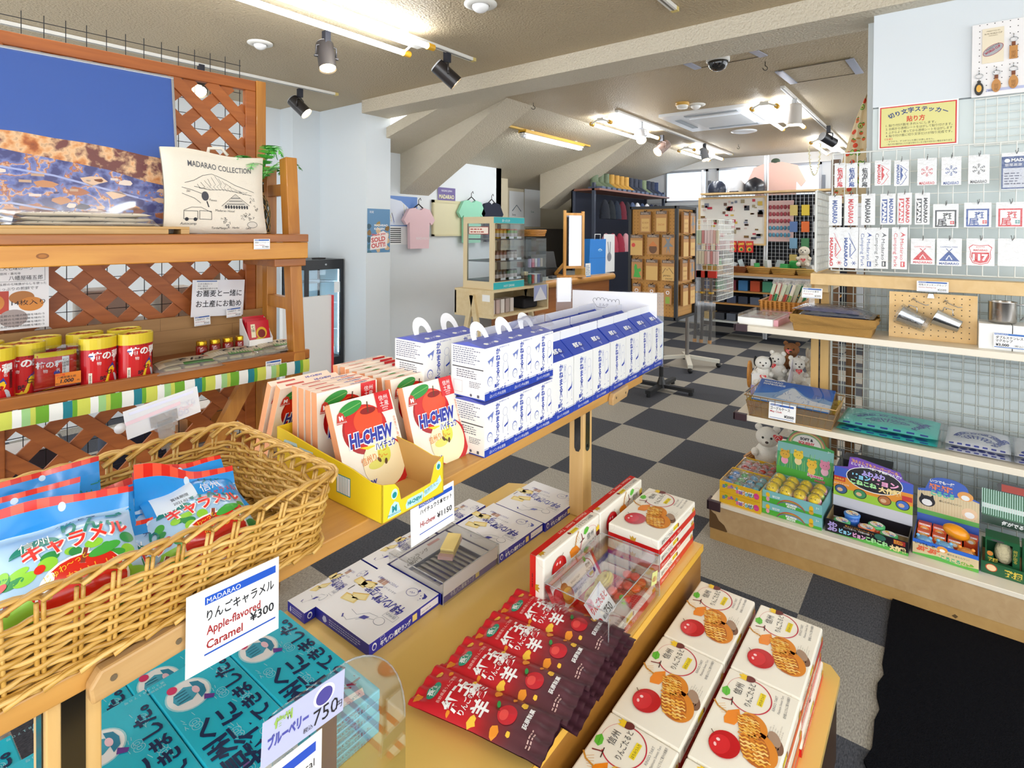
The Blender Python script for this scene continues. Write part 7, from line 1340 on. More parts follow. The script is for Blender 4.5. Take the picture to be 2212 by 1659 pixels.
D.text('いつでも一緒',w*.2,.228,.014,WHT,4,bold=.04);D.text('ぷにぷに',w*.16,.2,.026,M('f0803a',.4),5,bold=.08,w=.085);D.text('ころころ',w*.22,.177,.022,M('5ac0a0',.4),5,bold=.07,w=.08);D.text('癒したがらんワン！',w*.36,.155,.009,INK,5);D.oval(w*.16,.145,.028,.022,INK,5);D.oval(w*.16,.139,.018,.013,WHT,6);D.oval(w*.78,.2,.026,.018,M('e8a04a',.4),5);D.oval(w*.78,.194,.014,.01,WHT,6);D.oval(w*.85,.135,.026,.022,M('ecc8a0',.4),5);D.oval(w*.85,.13,.016,.012,WHT,6)
for s_ in (1,-1): D.oval(w*.16+s_*.009,.149,.0022,.0025,WHT,7);D.poly([(w*.16+s_*.024,.155),(w*.16+s_*.02,.174),(w*.16+s_*.01,.164)],INK,6)
part('header_card',b,t,'header card with cartoon puppies')
for i,(x,y,z,c) in enumerate(((.035,.04,.03,'7ac0ea'),(.10,.04,.03,'7ac0ea'),(.168,.04,.03,'f09a3a'))):
    o=thing('puppy_squeeze_toy','puppy faced squeeze toy in film, ' + ['blue one at the left','blue one in the middle','orange one at the right'][i],'squeeze toy',T @ Vector((x,y,.004)),'puppy squeeze toys');b=MB();b.T=T;b.ball((x,y,z+.012),(.031,.026,.022),M(c,.3,coat=.3),16,12);b.ball((x,y-.014,z+.008),(.015,.014,.011),M('f4f2ec',.4),10,8)
    for s_ in (1,-1): b.ball((x+s_*.01,y-.022,z+.018),.0022,INK,6,5);b.ball((x+s_*.02,y,z+.032),(.007,.006,.007),M(c,.3),8,6)
    b.ball((x,y-.0275,z+.0105),.003,INK,6,5);part('toy',b,o);b=MB();b.T=T;b.surf(lambda u,v: ((x+(u-.5)*.064,y+(v-.5)*.05-.006,z+.036-.02*(abs(2*u-1)**2+abs(2*v-1)**2)+.003*math.sin(15*u)*math.sin(12*v))),10,10,CLEAR('fbfbff',.45,.08,0,70));part('film',b,o)
for k in range(7):
    o=thing('toy_carton','small orange puppy toy carton, %s' % ['rear row first','rear row second','rear row third','rear row fourth','front row first','front row second','front row third'][k],'carton',T @ Vector((.03+.05*(k % 4),.1+.045*(k//4),.004)),'orange toy cartons');x,y=.008+.05*(k % 4 if k < 4 else k-4),(.13 if k < 4 else .08);b=MB();b.T=T @ Tr((x,y,.006)) @ Rx(-8);b.box(0,.045,0,.04,0,.068 if k < 4 else .056,M('e85a2a',.35));D=Deco(b,(0,0,0));hh=.068 if k < 4 else .056;D.oval(.022,hh*.7,.015,.011,M('f0b05a',.4));D.oval(.022,hh*.66,.009,.006,WHT,2);D.rect(.004,hh-.008,.037,.006,WHT,2);D.fake(.005,hh-.007,.03,.004,1,RED,3);part('carton',b,o)
o=thing('mango_squeeze_toy','plain orange oval squeeze toy resting on the toy cartons','squeeze toy',T @ Vector((.14,.1,.07)));b=MB();b.T=T;b.ball((.135,.085,.098),(.044,.032,.026),M('f29a1a',.3,coat=.3),24,16,A=Ry(12).to_3x3());part('toy',b,o)
# dinosaur egg dig boxes
t=thing('dig_egg_tray','dark green display tray for dinosaur egg dig sets','display tray',gw(.27,2.9,ZB2));T=GT @ Tr((.137,2.77,ZB2)) @ Rz(-3);w,d=.32,.22;DG=M('1f5a36',.35)
def dg(b):
    D=Deco(b,(0,0,0));D.poly([(0,0),(w,0),(w,.06),(.19,.05),(.15,.06),(.13,.04),(0,.045)],DG,1);D.oval(.03,.026,.017,.014,M('c8502a',.4),2);D.oval(.03,.026,.014,.0115,M('f0d0a0',.4),3);D.text('発掘',.065,.012,.026,M('d8c04a',.4),3,bold=.04);D.text('恐竜',.125,.008,.04,M('f0e8d0',.4),3,bold=.1);D.text('恐竜',.127,.009,.038,M('d83a1a',.4),4,bold=.05)
open_box(T,w,d,.045,DG,dg,M('8a6a40',.6),par=t)
b=MB();b.T=T @ Tr((0,d-.003,0)) @ Rx(-14);b.box(0,w,0,.004,.1,.235,M('2a6a42',.3));b.prism([(.05,.235),(w,.235),(w,.27),(.06,.275),(.045,.262)],'y',0,.004,M('22201e',.3));D=Deco(b,(0,0,0));D.rect(0,.1,w,.03,M('123a22',.3));D.rect(.06,.238,.075,.028,M('b8361a',.4));D.rect(.14,.238,.075,.028,M('b8361a',.4));D.rect(0,.16,w,.018,M('d8dcd8',.25),1)
for k in range(44): D.line([(w*k/44,.135),(w*k/44,.235)],.0022,M('8fa89a',.15,.6),2)
D.text('何がでるかは発掘してのお楽しみ',.06,.108,.017,WHT,3,bold=.04,sk=.25);part('header_card',b,t,'green ribbed header card')
for k in range(2):
    o=thing('dig_egg_box',('dinosaur egg dig box with cream egg behind a clear window','second dinosaur egg dig box, cut by the photo edge')[k],'toy box',T @ Vector((.07+.105*k,.05,.004)),'dinosaur egg dig boxes');b=MB();b.T=T @ Tr((.012+.105*k,.03,.005));w2,h2,d2=.098,.125,.07
    b.box(0,w2,d2-.003,d2,0,h2,DG);b.box(0,.004,0,d2-.003,0,h2,DG);b.box(w2-.004,w2,0,d2-.003,0,h2,DG);b.box(.004,w2-.004,0,d2-.003,0,.004,DG);b.box(.004,w2-.004,0,d2-.003,h2-.004,h2,DG);b.box(.004,w2-.004,0,.002,.004,.034,DG);b.box(.004,w2-.004,0,.002,h2-.014,h2-.004,DG);b.box(w2-.02,w2-.004,0,.002,.034,h2-.014,DG);b.box(.004,.024,0,.002,.034,.07,DG)
    D=Deco(b,(0,0,0));D.text('発掘',.006,.034,.015,M('d8c04a',.4),2,bold=.04);D.text('恐竜のたまご',.008,.008,.018,M('f0e8d0',.4),2,bold=.1,w=.07);D.text('恐竜のたまご',.009,.009,.017,M('d03a1a',.4),3,bold=.04,w=.068);D.oval(.014,.062,.009,.009,M('d88a3a',.4),2);D.text('何が出る',w2-.012,.1,.013,M('d8c04a',.4),2,vert=True);D.oval(.035,.116,.02,.004,M('4a4a4a',.4),2);part('carton',b,o)
    b=MB();b.T=T @ Tr((.012+.105*k,.03,.005));
    def egg(u,v): t_=PI*v;r_=1+.03*math.sin(5*u*2*PI+7*v)*math.sin(t_*3);return Vector((.054+.028*math.sin(t_)*math.cos(2*PI*u)*r_,.035+.026*math.sin(t_)*math.sin(2*PI*u)*r_,.062-.042*math.cos(t_)*(1 if v < .5 else 1.1)))
    b.surf(egg,28,20,M('d8cca4',.7,bump=.8,bs=120));part('egg',b,o,'cream dinosaur egg')
b=GB();b.box(-.35,-.16,3.0,3.1,ZB2,ZB2+.235,M('25262a',.4));one('storage_box',b,'dark box standing behind the putty header card','box')
# ---- patterned apron hanging by the wall end
ap=thing('patterned_apron','cream apron with tomato and avocado print hanging by the wall end','apron',(3.42,.37,1.6));b=MB()
def af(u,v,s_=0):   # v: 0 bottom .. 1 top
    w=num(.20,.03,v**.9);x=3.42+.02*math.sin(u*9+2*v)*(1-v*.6)+s_*.003;y=.31+.155*(1-.92*v)*(1-u) if True else 0;return Vector((x,num(.305,.312,u)+(.17*(1-v)**.75)*(1-u),num(1.64,2.22,v)))
APM=M('ddc9a2',.85,bump=.2,bs=300);b.surf(lambda u,v: af(u,v),26,30,APM);b.surf(lambda u,v: af(1-u,v,1),26,30,APM)
D=MapDeco(b,lambda x,y,h_: af(x,y)+Vector((-h_-.0008,0,0)),.05);q=random.Random(21)
for k in range(46):
    u,v=q.uniform(.06,.94),q.uniform(.02,.93);wd_=.17*(1-v)**.75+.01;ru=.013/wd_;kd=k % 4
    if u-ru < 0 or u+ru > 1: continue
    if kd == 0: D.oval(u,v,ru,.022,M('d8482a',.7),1)
    elif kd == 1: D.oval(u,v,ru,.026,M('4a8f2e',.7),1);D.oval(u,v,ru*.7,.018,M('c8d87a',.7),2);D.oval(u,v-.004,ru*.35,.009,M('8a5a2a',.7),3)
    elif kd == 2: D.oval(u,v,ru*.8,.017,M('d8653a',.7),1);D.oval(u,v+.012,ru*.5,.006,M('3f8a2e',.7),2)
    else: D.oval(u,v,ru*.9,.008,M('c89a5a',.7),1)
part('cloth',b,ap)
# ================================================================ back of the shop
def WBox(name,lab,cat,x0,x1,y0,y1,z0,z1,m,group=None,bev=0): b=MB();b.box(x0,x1,y0,y1,z0,z1,m);return one(name,b,lab,cat,group,bev=bev)
CHR=M('c4c8cc',.3,.8);PINE=WOOD('c98a3c','e0ab5e',2,6)
# drinks fridge
fr=thing('drinks_fridge','black upright glass fridge with bottles by the pillar','fridge',(2.94,4.65,0));x0,x1,y0,y1,zt=2.74,3.13,4.44,4.84,1.21;FB=M('1a1b1f',.35)
b=MB();b.box(x0,x1,y0,y1,0,.30,FB);b.box(x0,x1,y0,y1,zt-.09,zt,FB)
for x,y in ((x0,y0),(x1-.03,y0),(x0,y1-.03),(x1-.03,y1-.03)): b.box(x,x+.03,y,y+.03,.30,zt-.09,FB)
b.box(x0,x1,y1-.02,y1-.005,.3,zt-.09,M('cfe3ea',.3));b.box(x1-.012,x1-.002,y0+.03,y1-.03,.3,zt-.09,M('cfe3ea',.3));part('cabinet',b,fr)
b=MB();b.box(x0+.03,x1-.03,y0+.004,y0+.01,.31,zt-.095,CLEAR('eef6fa',.2,.02));b.box(x0+.004,x0+.01,y0+.03,y1-.03,.31,zt-.095,CLEAR('eef6fa',.2,.02));part('glass_door',b,fr)
b=MB()
for z in (.55,.8,1.0):
    for k in range(9): b.cyl((x0+.03,y0+.04+.04*k,z),(x1-.02,y0+.04+.04*k,z),.003,CHR,seg=5)
part('wire_shelf',b,fr);b=MB();b.box(x0+.032,x0+.04,y1-.05,y1-.03,.33,zt-.1,EMIT('e8f4ff',8));b.box(x1-.03,x1-.022,y0+.035,y0+.045,.33,zt-.1,EMIT('e8f4ff',8));part('light_strip',b,fr)
b=MB();D=Deco(b,(x0+.02,y0+.03,1.0));b.box(x0+.06,x0+.2,y0+.028,y0+.03,.84,.88,M('6a6458',.6));b.box(x1-.1,x1-.04,y0+.0,y0+.003,.9,1.0,WHT);part('label',b,fr);b=MB();b.lathe([(0,0),(.01,.0),(.01,.004),(0,.004)],CHR,(x0+.2,y0,zt-.045),12,A=Rx(90).to_3x3());part('lock',b,fr)
def bottle(x,y,z,h,c,lab,r=.022):
    o=thing('bottle',lab,'bottle',(x,y,z),'bottles in the fridge',world=False);b=MB();b.lathe([(0,0),(r,0),(r,h*.55),(r*.4,h*.72),(r*.36,h*.95),(0,h*.95)],M(c,.08,coat=.8),seg=14);b.lathe([(r*1.01,h*.12),(r*1.01,h*.42)],WHT,seg=14);part('glass',b,o);b=MB();b.lathe([(r*.45,h*.88),(r*.45,h),(0,h)],M('2a2a30',.4),seg=10);part('cap',b,o)
for i in range(5): bottle(x0+.075+.058*i,y0+.075,.556,.17,('9fc4dc','6fa8d8','8fb8cc','3f9a5a','c8b070')[i],'bottle on the middle fridge shelf, %s from the left' % ORD[i])
for i in range(5): bottle(x0+.075+.06*i,y0+.08,.302,.2,('23262c','2a2c34','3a3a3e','d8c050','e0cc6a')[i],'bottle on the bottom fridge shelf, %s from the left' % ORD[i],.024)
b=MB();b.lathe([(0,0),(.06,0),(.065,.01),(0,.012)],M('3a3634',.6),(2.97,4.6,zt),16);one('dark_dish',b,'small dark dish lying on top of the fridge','dish')
rp=thing('red_crate','red edged white panel stand between the wooden shelf and the fridge','display panel',(2.35,3.55,0));b=MB();b.box(2.1,2.5,3.7,3.74,0,.98,M('e2e2e0',.5));part('panel',b,rp);b=MB();b.box(2.5,2.515,3.69,3.75,0,.98,RED);part('edge_strip',b,rp)
b=MB();b.tube([(2.5,3.4,.42),(2.9,3.3,.36),(3.3,3.25,.34)],.012,RED,6);b.box(2.5,3.3,3.26,3.9,0,.3,M('2a2426',.6));one('low_cabinet',b,'low dark cabinet with red edge under the fridge view','cabinet')
# posters and shirts
def poster(name,P0,w,h,face,art,lab,cat='poster'):
    T=Tr(P0) @ (Rz(0) if face == 'y' else Rz(-90));b=MB();b.T=T;b.box(0,w,-.002,0,0,h,WHT);art(Deco(b,(0,-.002,0)),w,h);return one(name,b,lab,cat)
def p1(D,w,h):
    D.rect(0,0,w,h,M('5f8fb8',.4));q=random.Random(3)
    for k in range(14): D.poly([(min(w,max(0,a+q.uniform(0,w))),min(h,max(0,c+q.uniform(0,h*.75)))) for a,c in blob(.03,7,k,.4)] if 0 else [(min(w,max(0,a+w*(k%3)/2.5+.02)),min(h,max(0,c+h*.05*k))) for a,c in blob(.028,7,k,.4)],M(q.choice(['8a6a3a','4a7a8a','a88a4a','3a5a6a','d8b890','2f8fd0']),.4),2)
    D.text('MADARAO',w*.3,h*.6,h*.07,WHT,3,w=w*.6,bold=.03);D.text('KOGEN',w*.3,h*.52,h*.07,WHT,3,w=w*.45,bold=.03);D.text('斑尾',w*.1,h*.9,h*.06,WHT,3);D.poly([(w*.12,h*.06),(w*.85,h*.1),(w*.92,h*.42),(w*.7,h*.5),(w*.15,h*.36)],M('f4e8e4',.4),4)
    for t_,y,s_ in (('Thank you',.37,.07),('SOLD',.23,.14),('OUT!!',.1,.14)): D.text(t_,w*.18,h*y,h*s_,M('d05a5a',.4),5,w=w*.62,bold=.04,rot=.12)
poster('event_poster',(3.16,4.128,1.275),.262,.405,'y',p1,'blue event poster with a red SOLD OUT sticker on the pillar')
def p2(D,w,h):
    D.rect(0,h*.38,w,h*.62,M('5a86cc',.4));D.poly([(0,h*.4),(w,h*.4),(w,h*.6),(w*.6,h*.9),(w*.3,h*.95),(0,h*.75)],M('dfe6f4',.4),2);q=random.Random(4)
    for k in range(26): x=q.uniform(0,w*.9);D.line([(x,h*q.uniform(.6,.85)),(x+.03,h*q.uniform(.42,.55))],.004,M(q.choice(['4a5ab0','8a9ad0','d8c84a','3a4a90']),.4),3)
    for k in range(8): D.rect(w*.1,h*(.04+.04*k),w*.5,h*.02,INK,2)
poster('trail_map',(3.47,4.415,1.335),.56,.5,'y',p2,'ski trail map poster behind the pink T-shirt')
def p3(D,w,h): D.rect(0,0,w,h,M('6a5a9a',.4));D.text('NAGANO JAPAN',w*.5,h*.7,h*.2,WHT,2,al='c',w=w*.6);D.text('MADARAO',w*.5,h*.18,h*.42,M('e8e4b0',.4),2,al='c',w=w*.86,bold=.03)
poster('name_plate',(4.33,4.412,1.815),.28,.15,'y',p3,'purple MADARAO number plate on the wall','sign')
b=MB();b.box(4.26,4.95,4.39,4.415,1.44,1.79,M('e3dcb6',.5));b.box(4.24,4.97,4.385,4.415,1.79,1.82,M('d8d0a6',.5));b.box(4.24,4.97,4.385,4.415,1.42,1.44,M('d8d0a6',.5));b.box(4.24,4.26,4.385,4.415,1.42,1.82,M('d8d0a6',.5));one('notice_board',b,'empty cream notice board behind the display case','notice board')
def tee(xc,zt,w,h,c,lab,y=4.36,grp='T-shirts on black hangers'):
    t=thing('t_shirt',lab,'t-shirt',(xc,y,zt-h),grp);m_=M(c,.85,bump=.2,bs=200)
    P=[(-.3,-1),(.3,-1),(.32,-.35),(.4,-.42),(.5,-.3),(.33,-.04),(.13,0),(.06,-.05),(-.06,-.05),(-.13,0),(-.33,-.04),(-.5,-.3),(-.4,-.42),(-.32,-.35)];b=MB();b.prism([(xc+w*p,zt+h*q_) for p,q_ in P],'y',y-.02,y+.02,m_)
    if 'pink' in lab and y > 4: Deco(b,(xc-.05,y-.0205,zt-h*.78)).text('MADARAO',0,0,.04,M('f2e0e2',.6),1,bold=.04)
    part('shirt',b,t,bev=.008);b=MB();b.tube([(xc-w*.2,y,zt-.02),(xc,y,zt+.04),(xc+w*.2,y,zt-.02)],.007,BLK,6);b.tube([(xc,y,zt+.04),(xc,y,zt+.08),(xc+.025,y,zt+.105),(xc+.035,y,zt+.08)],.004,BLK,6);part('hanger',b,t,'black hanger')
tee(4.0,1.72,.44,.43,'f0cdd3','pink T-shirt hanging on the wall beside the trail map');tee(4.83,1.84,.47,.5,'9fe0c2','mint green T-shirt hanging above the display case');tee(5.2,1.83,.42,.48,'22273a','navy T-shirt hanging right of the mint one')
def pw_(D,w,h): D.line([(w*.2,h*.35),(w*.5,h*.55),(w*.8,h*.35)],.012,M('3a5a6a',.5),1);D.text('Sorp',w*.2,h*.2,h*.1,INK,1)
poster('shop_bag',(6.35,4.99,1.62),.36,.45,'y',pw_,'white paper bag sheet with a roof logo on the back wall','poster');poster('shop_bag',(6.72,4.985,1.55),.42,.62,'y',lambda D,w,h: D.text('S-ou',w*.4,h*.35,h*.07,M('4a8a7a',.5),1),'larger white paper sheet right of the roof logo sheet','poster')
b=MB();b.surf(lambda u,v: (8.0+.75*u,4.93+.03*math.sin(u*60),.5+1.42*v),90,2,M('e0dccb',.9));one('curtain',b,'pale pleated curtain beside the dark board','curtain');WBox('dark_board','dark brown board behind the counter','board',6.7,8.0,4.9,4.95,.6,1.52,M('5f564c',.6))
# display case on its stand
dc=thing('display_case','cream tabletop glass display case with teal labels full of jars','display case',(4.0,3.35,.95));x0,x1,y0,y1,z0,z1=3.80,4.26,3.16,3.53,.95,1.61;CSC=M('d9c8a2',.45);TLB=M('2fb3bc',.4)
b=MB();b.box(x0,x1,y0,y1,z0,z0+.07,CSC);b.box(x0,x1,y0,y1,z1-.06,z1,CSC)
for y in (y0+.0,y1-.05): b.box(x0,x0+.02,y,y+.05,z0+.07,z1-.06,CSC)
b.box(x1-.02,x1,y1-.03,y1,z0+.07,z1-.06,CSC);D=Deco(b,(x0,y0,z0));D.rect(.0,.002,x1-x0,.062,TLB);D.rect(0,z1-z0-.058,x1-x0,.055,TLB);D.text('HOT DRINK',.15,.015,.03,WHT,2);D.text('あったか',.12,z1-z0-.045,.03,WHT,2);D=Deco(b,(x0,y1,z0),(0,-1,0),(0,0,1));D.rect(.07,.5,.24,.07,M('f4e8dc',.4));D.frame(.07,.5,.24,.07,.006,M('b04a3a',.4),2);D.fake(.09,.51,.2,.05,2,M('b04a3a',.4),3);part('frame',b,dc)
b=MB();g_=CLEAR('f4f8fa',.25,.02);b.box(x0+.02,x1,y0,y0+.004,z0+.07,z1-.06,g_);b.box(x1-.004,x1,y0,y1,z0+.07,z1-.06,g_);b.box(x0,x0+.004,y0+.05,y1-.05,z0+.07,z1-.06,g_);part('glass',b,dc)
b=MB()
for z in (1.03,1.21,1.41): b.box(x0+.02,x1-.01,y0+.01,y1-.01,z-.012,z,M('4a4c50',.4))
part('shelf',b,dc);q=random.Random(5)
for lv,(z,cs) in enumerate(((1.031,('3a4a4a','5a7a4a')),(1.211,('6a2a26','b0a090')),(1.411,('d8a82a','8ab04a')))):
    for i in range(7): o=thing('jar','jar in the display case, %s shelf, %s from the left' % (('bottom','middle','top')[lv],ORD[i]),'jar',(x0+.06+.055*i,y0+.06,z),'jars in the display case',world=False);b=MB();b.lathe([(0,0),(.022,0),(.022,.07),(.018,.08),(0,.08)],M(cs[i > 3],.25,coat=.4),seg=12);b.lathe([(.0222,.015),(.0222,.05)],M('d8c8c0',.4),seg=12);part('body',b,o);b=MB();b.lathe([(.02,.078),(.02,.09),(0,.09)],M(('2a2a2a','4a2020','e07030')[lv],.4),seg=12);part('lid',b,o)
    for i in range(3): b=MB();b.box(x0+.12+.12*i,x0+.19+.12*i,y0+.012,y0+.014,z-.012,z+.02,WHT);part('price_tag',b,dc)
st=thing('case_stand','cream wooden open box stand on trestle legs under the display case','stand',(4.1,3.3,0));PAL=WOOD('d8c294','e6d4ac',0,4,.5,.05);b=MB();x0,x1,y0,y1=3.74,4.62,3.12,3.58
b.box(x0,x1,y0,y1,.93,.95,PAL);b.box(x0,x1,y0,y1,.70,.72,PAL);b.box(x0,x0+.02,y0,y1,.72,.93,PAL);b.box(x1-.02,x1,y0,y1,.72,.93,PAL);b.box(x0,x1,y1-.02,y1,.72,.93,PAL);Deco(b,(x0,y1,.7),(0,-1,0),(0,0,1)).rect(.34,.15,.09,.06,WHT,1);part('box_shell',b,st)
for x in (x0+.0,x1-.12):
    for s_ in (-1,1): b=MB();b.bar((x+.06 if x > 4 else x-.012,3.35,.9),(x+.06 if x > 4 else x-.012,3.35+s_*.2,0),.03,.05,PAL,(0,1,0));part('leg',b,st)
WBox('black_pouch','black pouch lying in the open stand below the case','pouch',4.32,4.55,3.2,3.4,.721,.82,M('1a1a20',.8),bev=.02)
for k in range(5): WBox('small_carton','small pale carton in the open stand, %s from the left' % ORD[k],'carton',3.82+.07*k,3.87+.07*k,3.2,3.3,.721,.85,M(('d8d0c8','c8b0a8','e6e0d8','b8a8a0','dcd4cc')[k],.5),'small cartons in the case stand')
rk2=thing('acrylic_rack','clear acrylic tier rack of small goods beside the display case','rack',(4.5,3.3,.95));b=MB()
for z in (.96,1.12,1.28): b.box(4.36,4.62,3.15,3.4,z,z+.004,g_);b.box(4.36,4.62,3.15,3.153,z,z+.13,g_)
b.box(4.36,4.363,3.15,3.4,.95,1.42,g_);b.box(4.617,4.62,3.15,3.4,.95,1.42,g_);part('tiers',b,rk2)
for k in range(10): b=MB();b.box(4.375+.048*(k % 5),4.41+.048*(k % 5),3.18,3.2,.966+.16*(k//5),1.05+.16*(k//5),M(('2f8f7a','d04a3a','f0e8e0','4a5aa0','2a2a30','c8b0d0','e8a0b0','f0f0f0','8a90c0','d0c0b0')[k],.4));part('goods',b,rk2)
b=MB();[b.tube([(4.37-.01*k,3.16,1.44+.016*k),(4.6+.01*k,3.16,1.44+.016*k),(4.6+.01*k,3.38,1.44+.016*k),(4.37-.01*k,3.38,1.44+.016*k)],.009,RAT,5,True) for k in range(4)];b.box(4.37,4.6,3.16,3.38,1.43,1.44,RAT);one('small_basket',b,'small rattan basket on top of the acrylic rack','basket')
poster('mountain_flyer',(4.36,3.115,.80),.22,.15,'y',lambda D,w,h: (D.rect(0,0,w,h,M('a8b0d8',.4)),D.poly([(0,0),(w*.5,h*.9),(w,0)],M('e6e8f0',.4),2)),'pale mountain flyer hanging in front of the acrylic rack','flyer')
# counter with till, mirror and bags
ct=thing('shop_counter','wooden shop counter with rounded honey coloured front rail and white top','counter',(5.8,3.6,0));b=MB();b.box(4.78,6.44,3.40,4.0,0,.89,WOOD('8f5526','a9692f',0,4));part('body',b,ct);b=MB();b.box(4.76,6.46,3.40,4.02,.91,.945,M('dfe3df',.25,coat=.3));part('worktop',b,ct);b=MB();b.cyl((4.76,3.36,.905),(6.46,3.36,.905),.042,WOOD('b9803c','d9a558',0,5,.35,.3),seg=20);part('front_rail',b,ct)
mi=thing('mirror_stand','tall wooden framed mirror standing on the counter','mirror',(5.55,3.5,.946));T=Tr((5.44,3.46,.947)) @ Rz(-35);b=MB();b.T=T;w,h=.26,.78
for bx in ((0,.03,0,.03,0,h),(w-.03,w,0,.03,.1,h-.01),(.03,w-.03,.0,.03,h-.06,h-.03),(.03,w-.03,0,.03,.1,.13)): b.box(*bx,PINE)
b.bar((.015,.02,.16),(-.02,.22,.02),.025,.03,PINE);b.box(-.02,w,-.05,.06,0,.022,PINE);b.box(0,.03,0,.24,0,.022,PINE);part('frame',b,mi);b=MB();b.T=T;b.box(.03,w-.03,.012,.018,.13,h-.06,M('c8ccd8',.03,1));part('mirror_glass',b,mi)
bg_=thing('blue_bag','bright blue paper carrier bag on the counter','bag',(6.2,3.5,.946));b=MB();b.T=Tr((6.02,3.46,.947)) @ Rz(-14);b.prism([(0,0),(.3,0),(.31,.44),(.02,.44)],'y',0,.12,M('1e7fd6',.5));D=Deco(b,(0,0,0));D.line([(0,.2),(.3,.2)],.004,M('1560a8',.5),1);D.oval(.2,.3,.04,.02,M('5aa8e8',.5),1);D.line([(.17,.3),(.2,.315),(.24,.295)],.006,WHT,2);part('bag_body',b,bg_);b=MB();b.T=Tr((6.02,3.46,.947)) @ Rz(-14);b.tube([(.1,.0,.43),(.1,-.005,.5),(.2,-.005,.5),(.2,0,.43)],.005,WHT,6);part('handle',b,bg_)
tl=thing('till','black till with tilted screen behind the mirror','till',(5.6,3.8,.946));b=MB();b.box(5.35,5.8,3.66,3.98,.947,1.03,BLK);part('cash_drawer',b,tl);b=MB();b.T=Tr((5.55,3.8,1.035)) @ Rz(-40) @ Rx(-35);b.box(-.15,.15,0,.03,0,.24,BLK);part('screen',b,tl)
for i,a in enumerate(((4.85,4.98,3.45,3.6,.07,'white plastic tray on the counter left part','eceef0'),(5.2,5.3,3.46,3.52,.03,'small dark mouse shaped stapler on the counter','3a3c42'),(5.3,5.42,3.42,3.52,.02,'wooden coin tray on the counter','b9803c'),(5.78,5.9,3.42,3.52,.1,'honey wooden block by the mirror on the counter','d0a050'))): WBox(('plastic_tray','stapler','coin_tray','wooden_block')[i],a[5],('tray','stapler','tray','block')[i],a[0],a[1],a[2],a[3],.946,.946+a[4],M(a[6],.5),bev=.008)
b=MB();[b.tube([(4.72+.07*math.cos(t*.4)*(1+.1*k),3.5+.07*math.sin(t*.4)*(1+.1*k),.955+.018*k) for t in range(16)],.01,M('6a4a2a',.7),5,True) for k in range(4)];b.box(4.66,4.78,3.45,3.55,.946,.955,M('6a4a2a',.7));b.box(4.69,4.75,3.47,3.52,.96,1.05,M('e6cf9a',.5));one('round_basket',b,'small dark round basket at the counter end','basket')
poster('counter_card',(5.72,3.335,.93),.12,.17,'y',lambda D,w,h: (D.fake(.01,.03,w*.8,h*.7,6,M('5a7aa0',.5),1),D.rect(0,0,w,.02,M('4a90d0',.4))),'white price card propped below the mirror','price card')
po2=poster('hand_poster',(6.4,3.46,.947),.3,.5,'y',lambda D,w,h: (D.oval(w*.5,h*.4,w*.2,h*.12,M('8a8e98',.5)),D.line([(w*.5,h*.4),(w*.35,h*.8)],.02,M('8a8e98',.5),2),D.line([(w*.55,h*.4),(w*.6,h*.8)],.02,M('8a8e98',.5),2)),'white poster with a grey hand drawing leaning behind the blue bag')
# boots rack with hats
br_=thing('boot_rack','dark metal rack with winter boots on top and knitted hats below','rack',(7.6,3.8,0));BM=M('3a4050',.45);b=MB()
for x in (6.5,8.85):
    for y in (3.66,3.98): b.box(x,x+.04,y,y+.04,0,2.14,BM)
part('posts',b,br_);b=MB();b.box(6.5,8.89,3.58,4.02,2.035,2.06,M('8a5a48',.5));part('shelf_board',b,br_);b=MB();b.box(6.5,8.89,4.0,4.02,.3,2.03,M('23283a',.6));part('back_panel',b,br_)
def boot(x,y,z,c,lab):
    o=thing('boot',lab,'boot',(x,y,z),'winter boots on the rack top',world=False);m_=M(c,.7,bump=.5,bs=90);b=MB();b.prism([(-.05,-.12),(.05,-.12),(.052,.1),(-.052,.1)],'z',0,.03,M('55627a',.7));part('sole',b,o,bev=.01);b=MB();b.surf(lambda u,v: (.052*math.cos(2*PI*u)*(1+.06*math.sin(v*16)),(.03+.055*math.sin(2*PI*u)*(1 if v > .35 else 1)) - (.1*(1-v/.35)*max(0,-math.sin(2*PI*u)) if v < .35 else 0),.03+.2*v),18,14,m_);part('upper',b,o)
bi=0
for i in range(14): boot(6.62+.155*i,3.70,2.061,('6f7d62','6f7d62','6f7d62','c99a45','c99a45','c99a45','c99a45','2f3546','2f3546','2f3546','7c8a6a','2a3142','2a3142','2b3a60')[i],'winter boot on the rack top, %s from the left' % (ORD+['thirteenth','fourteenth'])[i])
def hat(x,y,z,c,lab,s_=1):
    o=thing('knit_hat',lab,'hat',(x,y,z),'knitted hats hanging on the dark rack',world=False);b=MB();b.lathe([(.085*s_,0),(.095*s_,.03),(.098*s_,.1),(.075*s_,.19),(.03*s_,.25),(0,.26)],M(c,.95,bump=.7,bs=120),seg=18,ey=.6);b.lathe([(.102*s_,-.005),(.106*s_,.02),(.102*s_,.055)],M(c,.95,bump=.7,bs=120),seg=18,ey=.6);part('hat',b,o)
hc_=['20242e','1a2026','202a3a','6a1f2e','22222a','4a5a7a','d8d8dc','3a4a6a','e0e0e4','28304a','2a2a32','7a7f90']
for i in range(12): hat(6.72+.17*i,3.62,1.66,hc_[i],'knitted hat on the upper hooks, %s from the left' % ORD[i])
for i in range(6): hat(6.72+.2*i,3.6,1.2,('c98f98','b03a50','9a2a40','d09aa2','2a2a3a','c0a0a8')[i],'knitted hat on the lower hooks, %s from the left' % ORD[i],1.1)
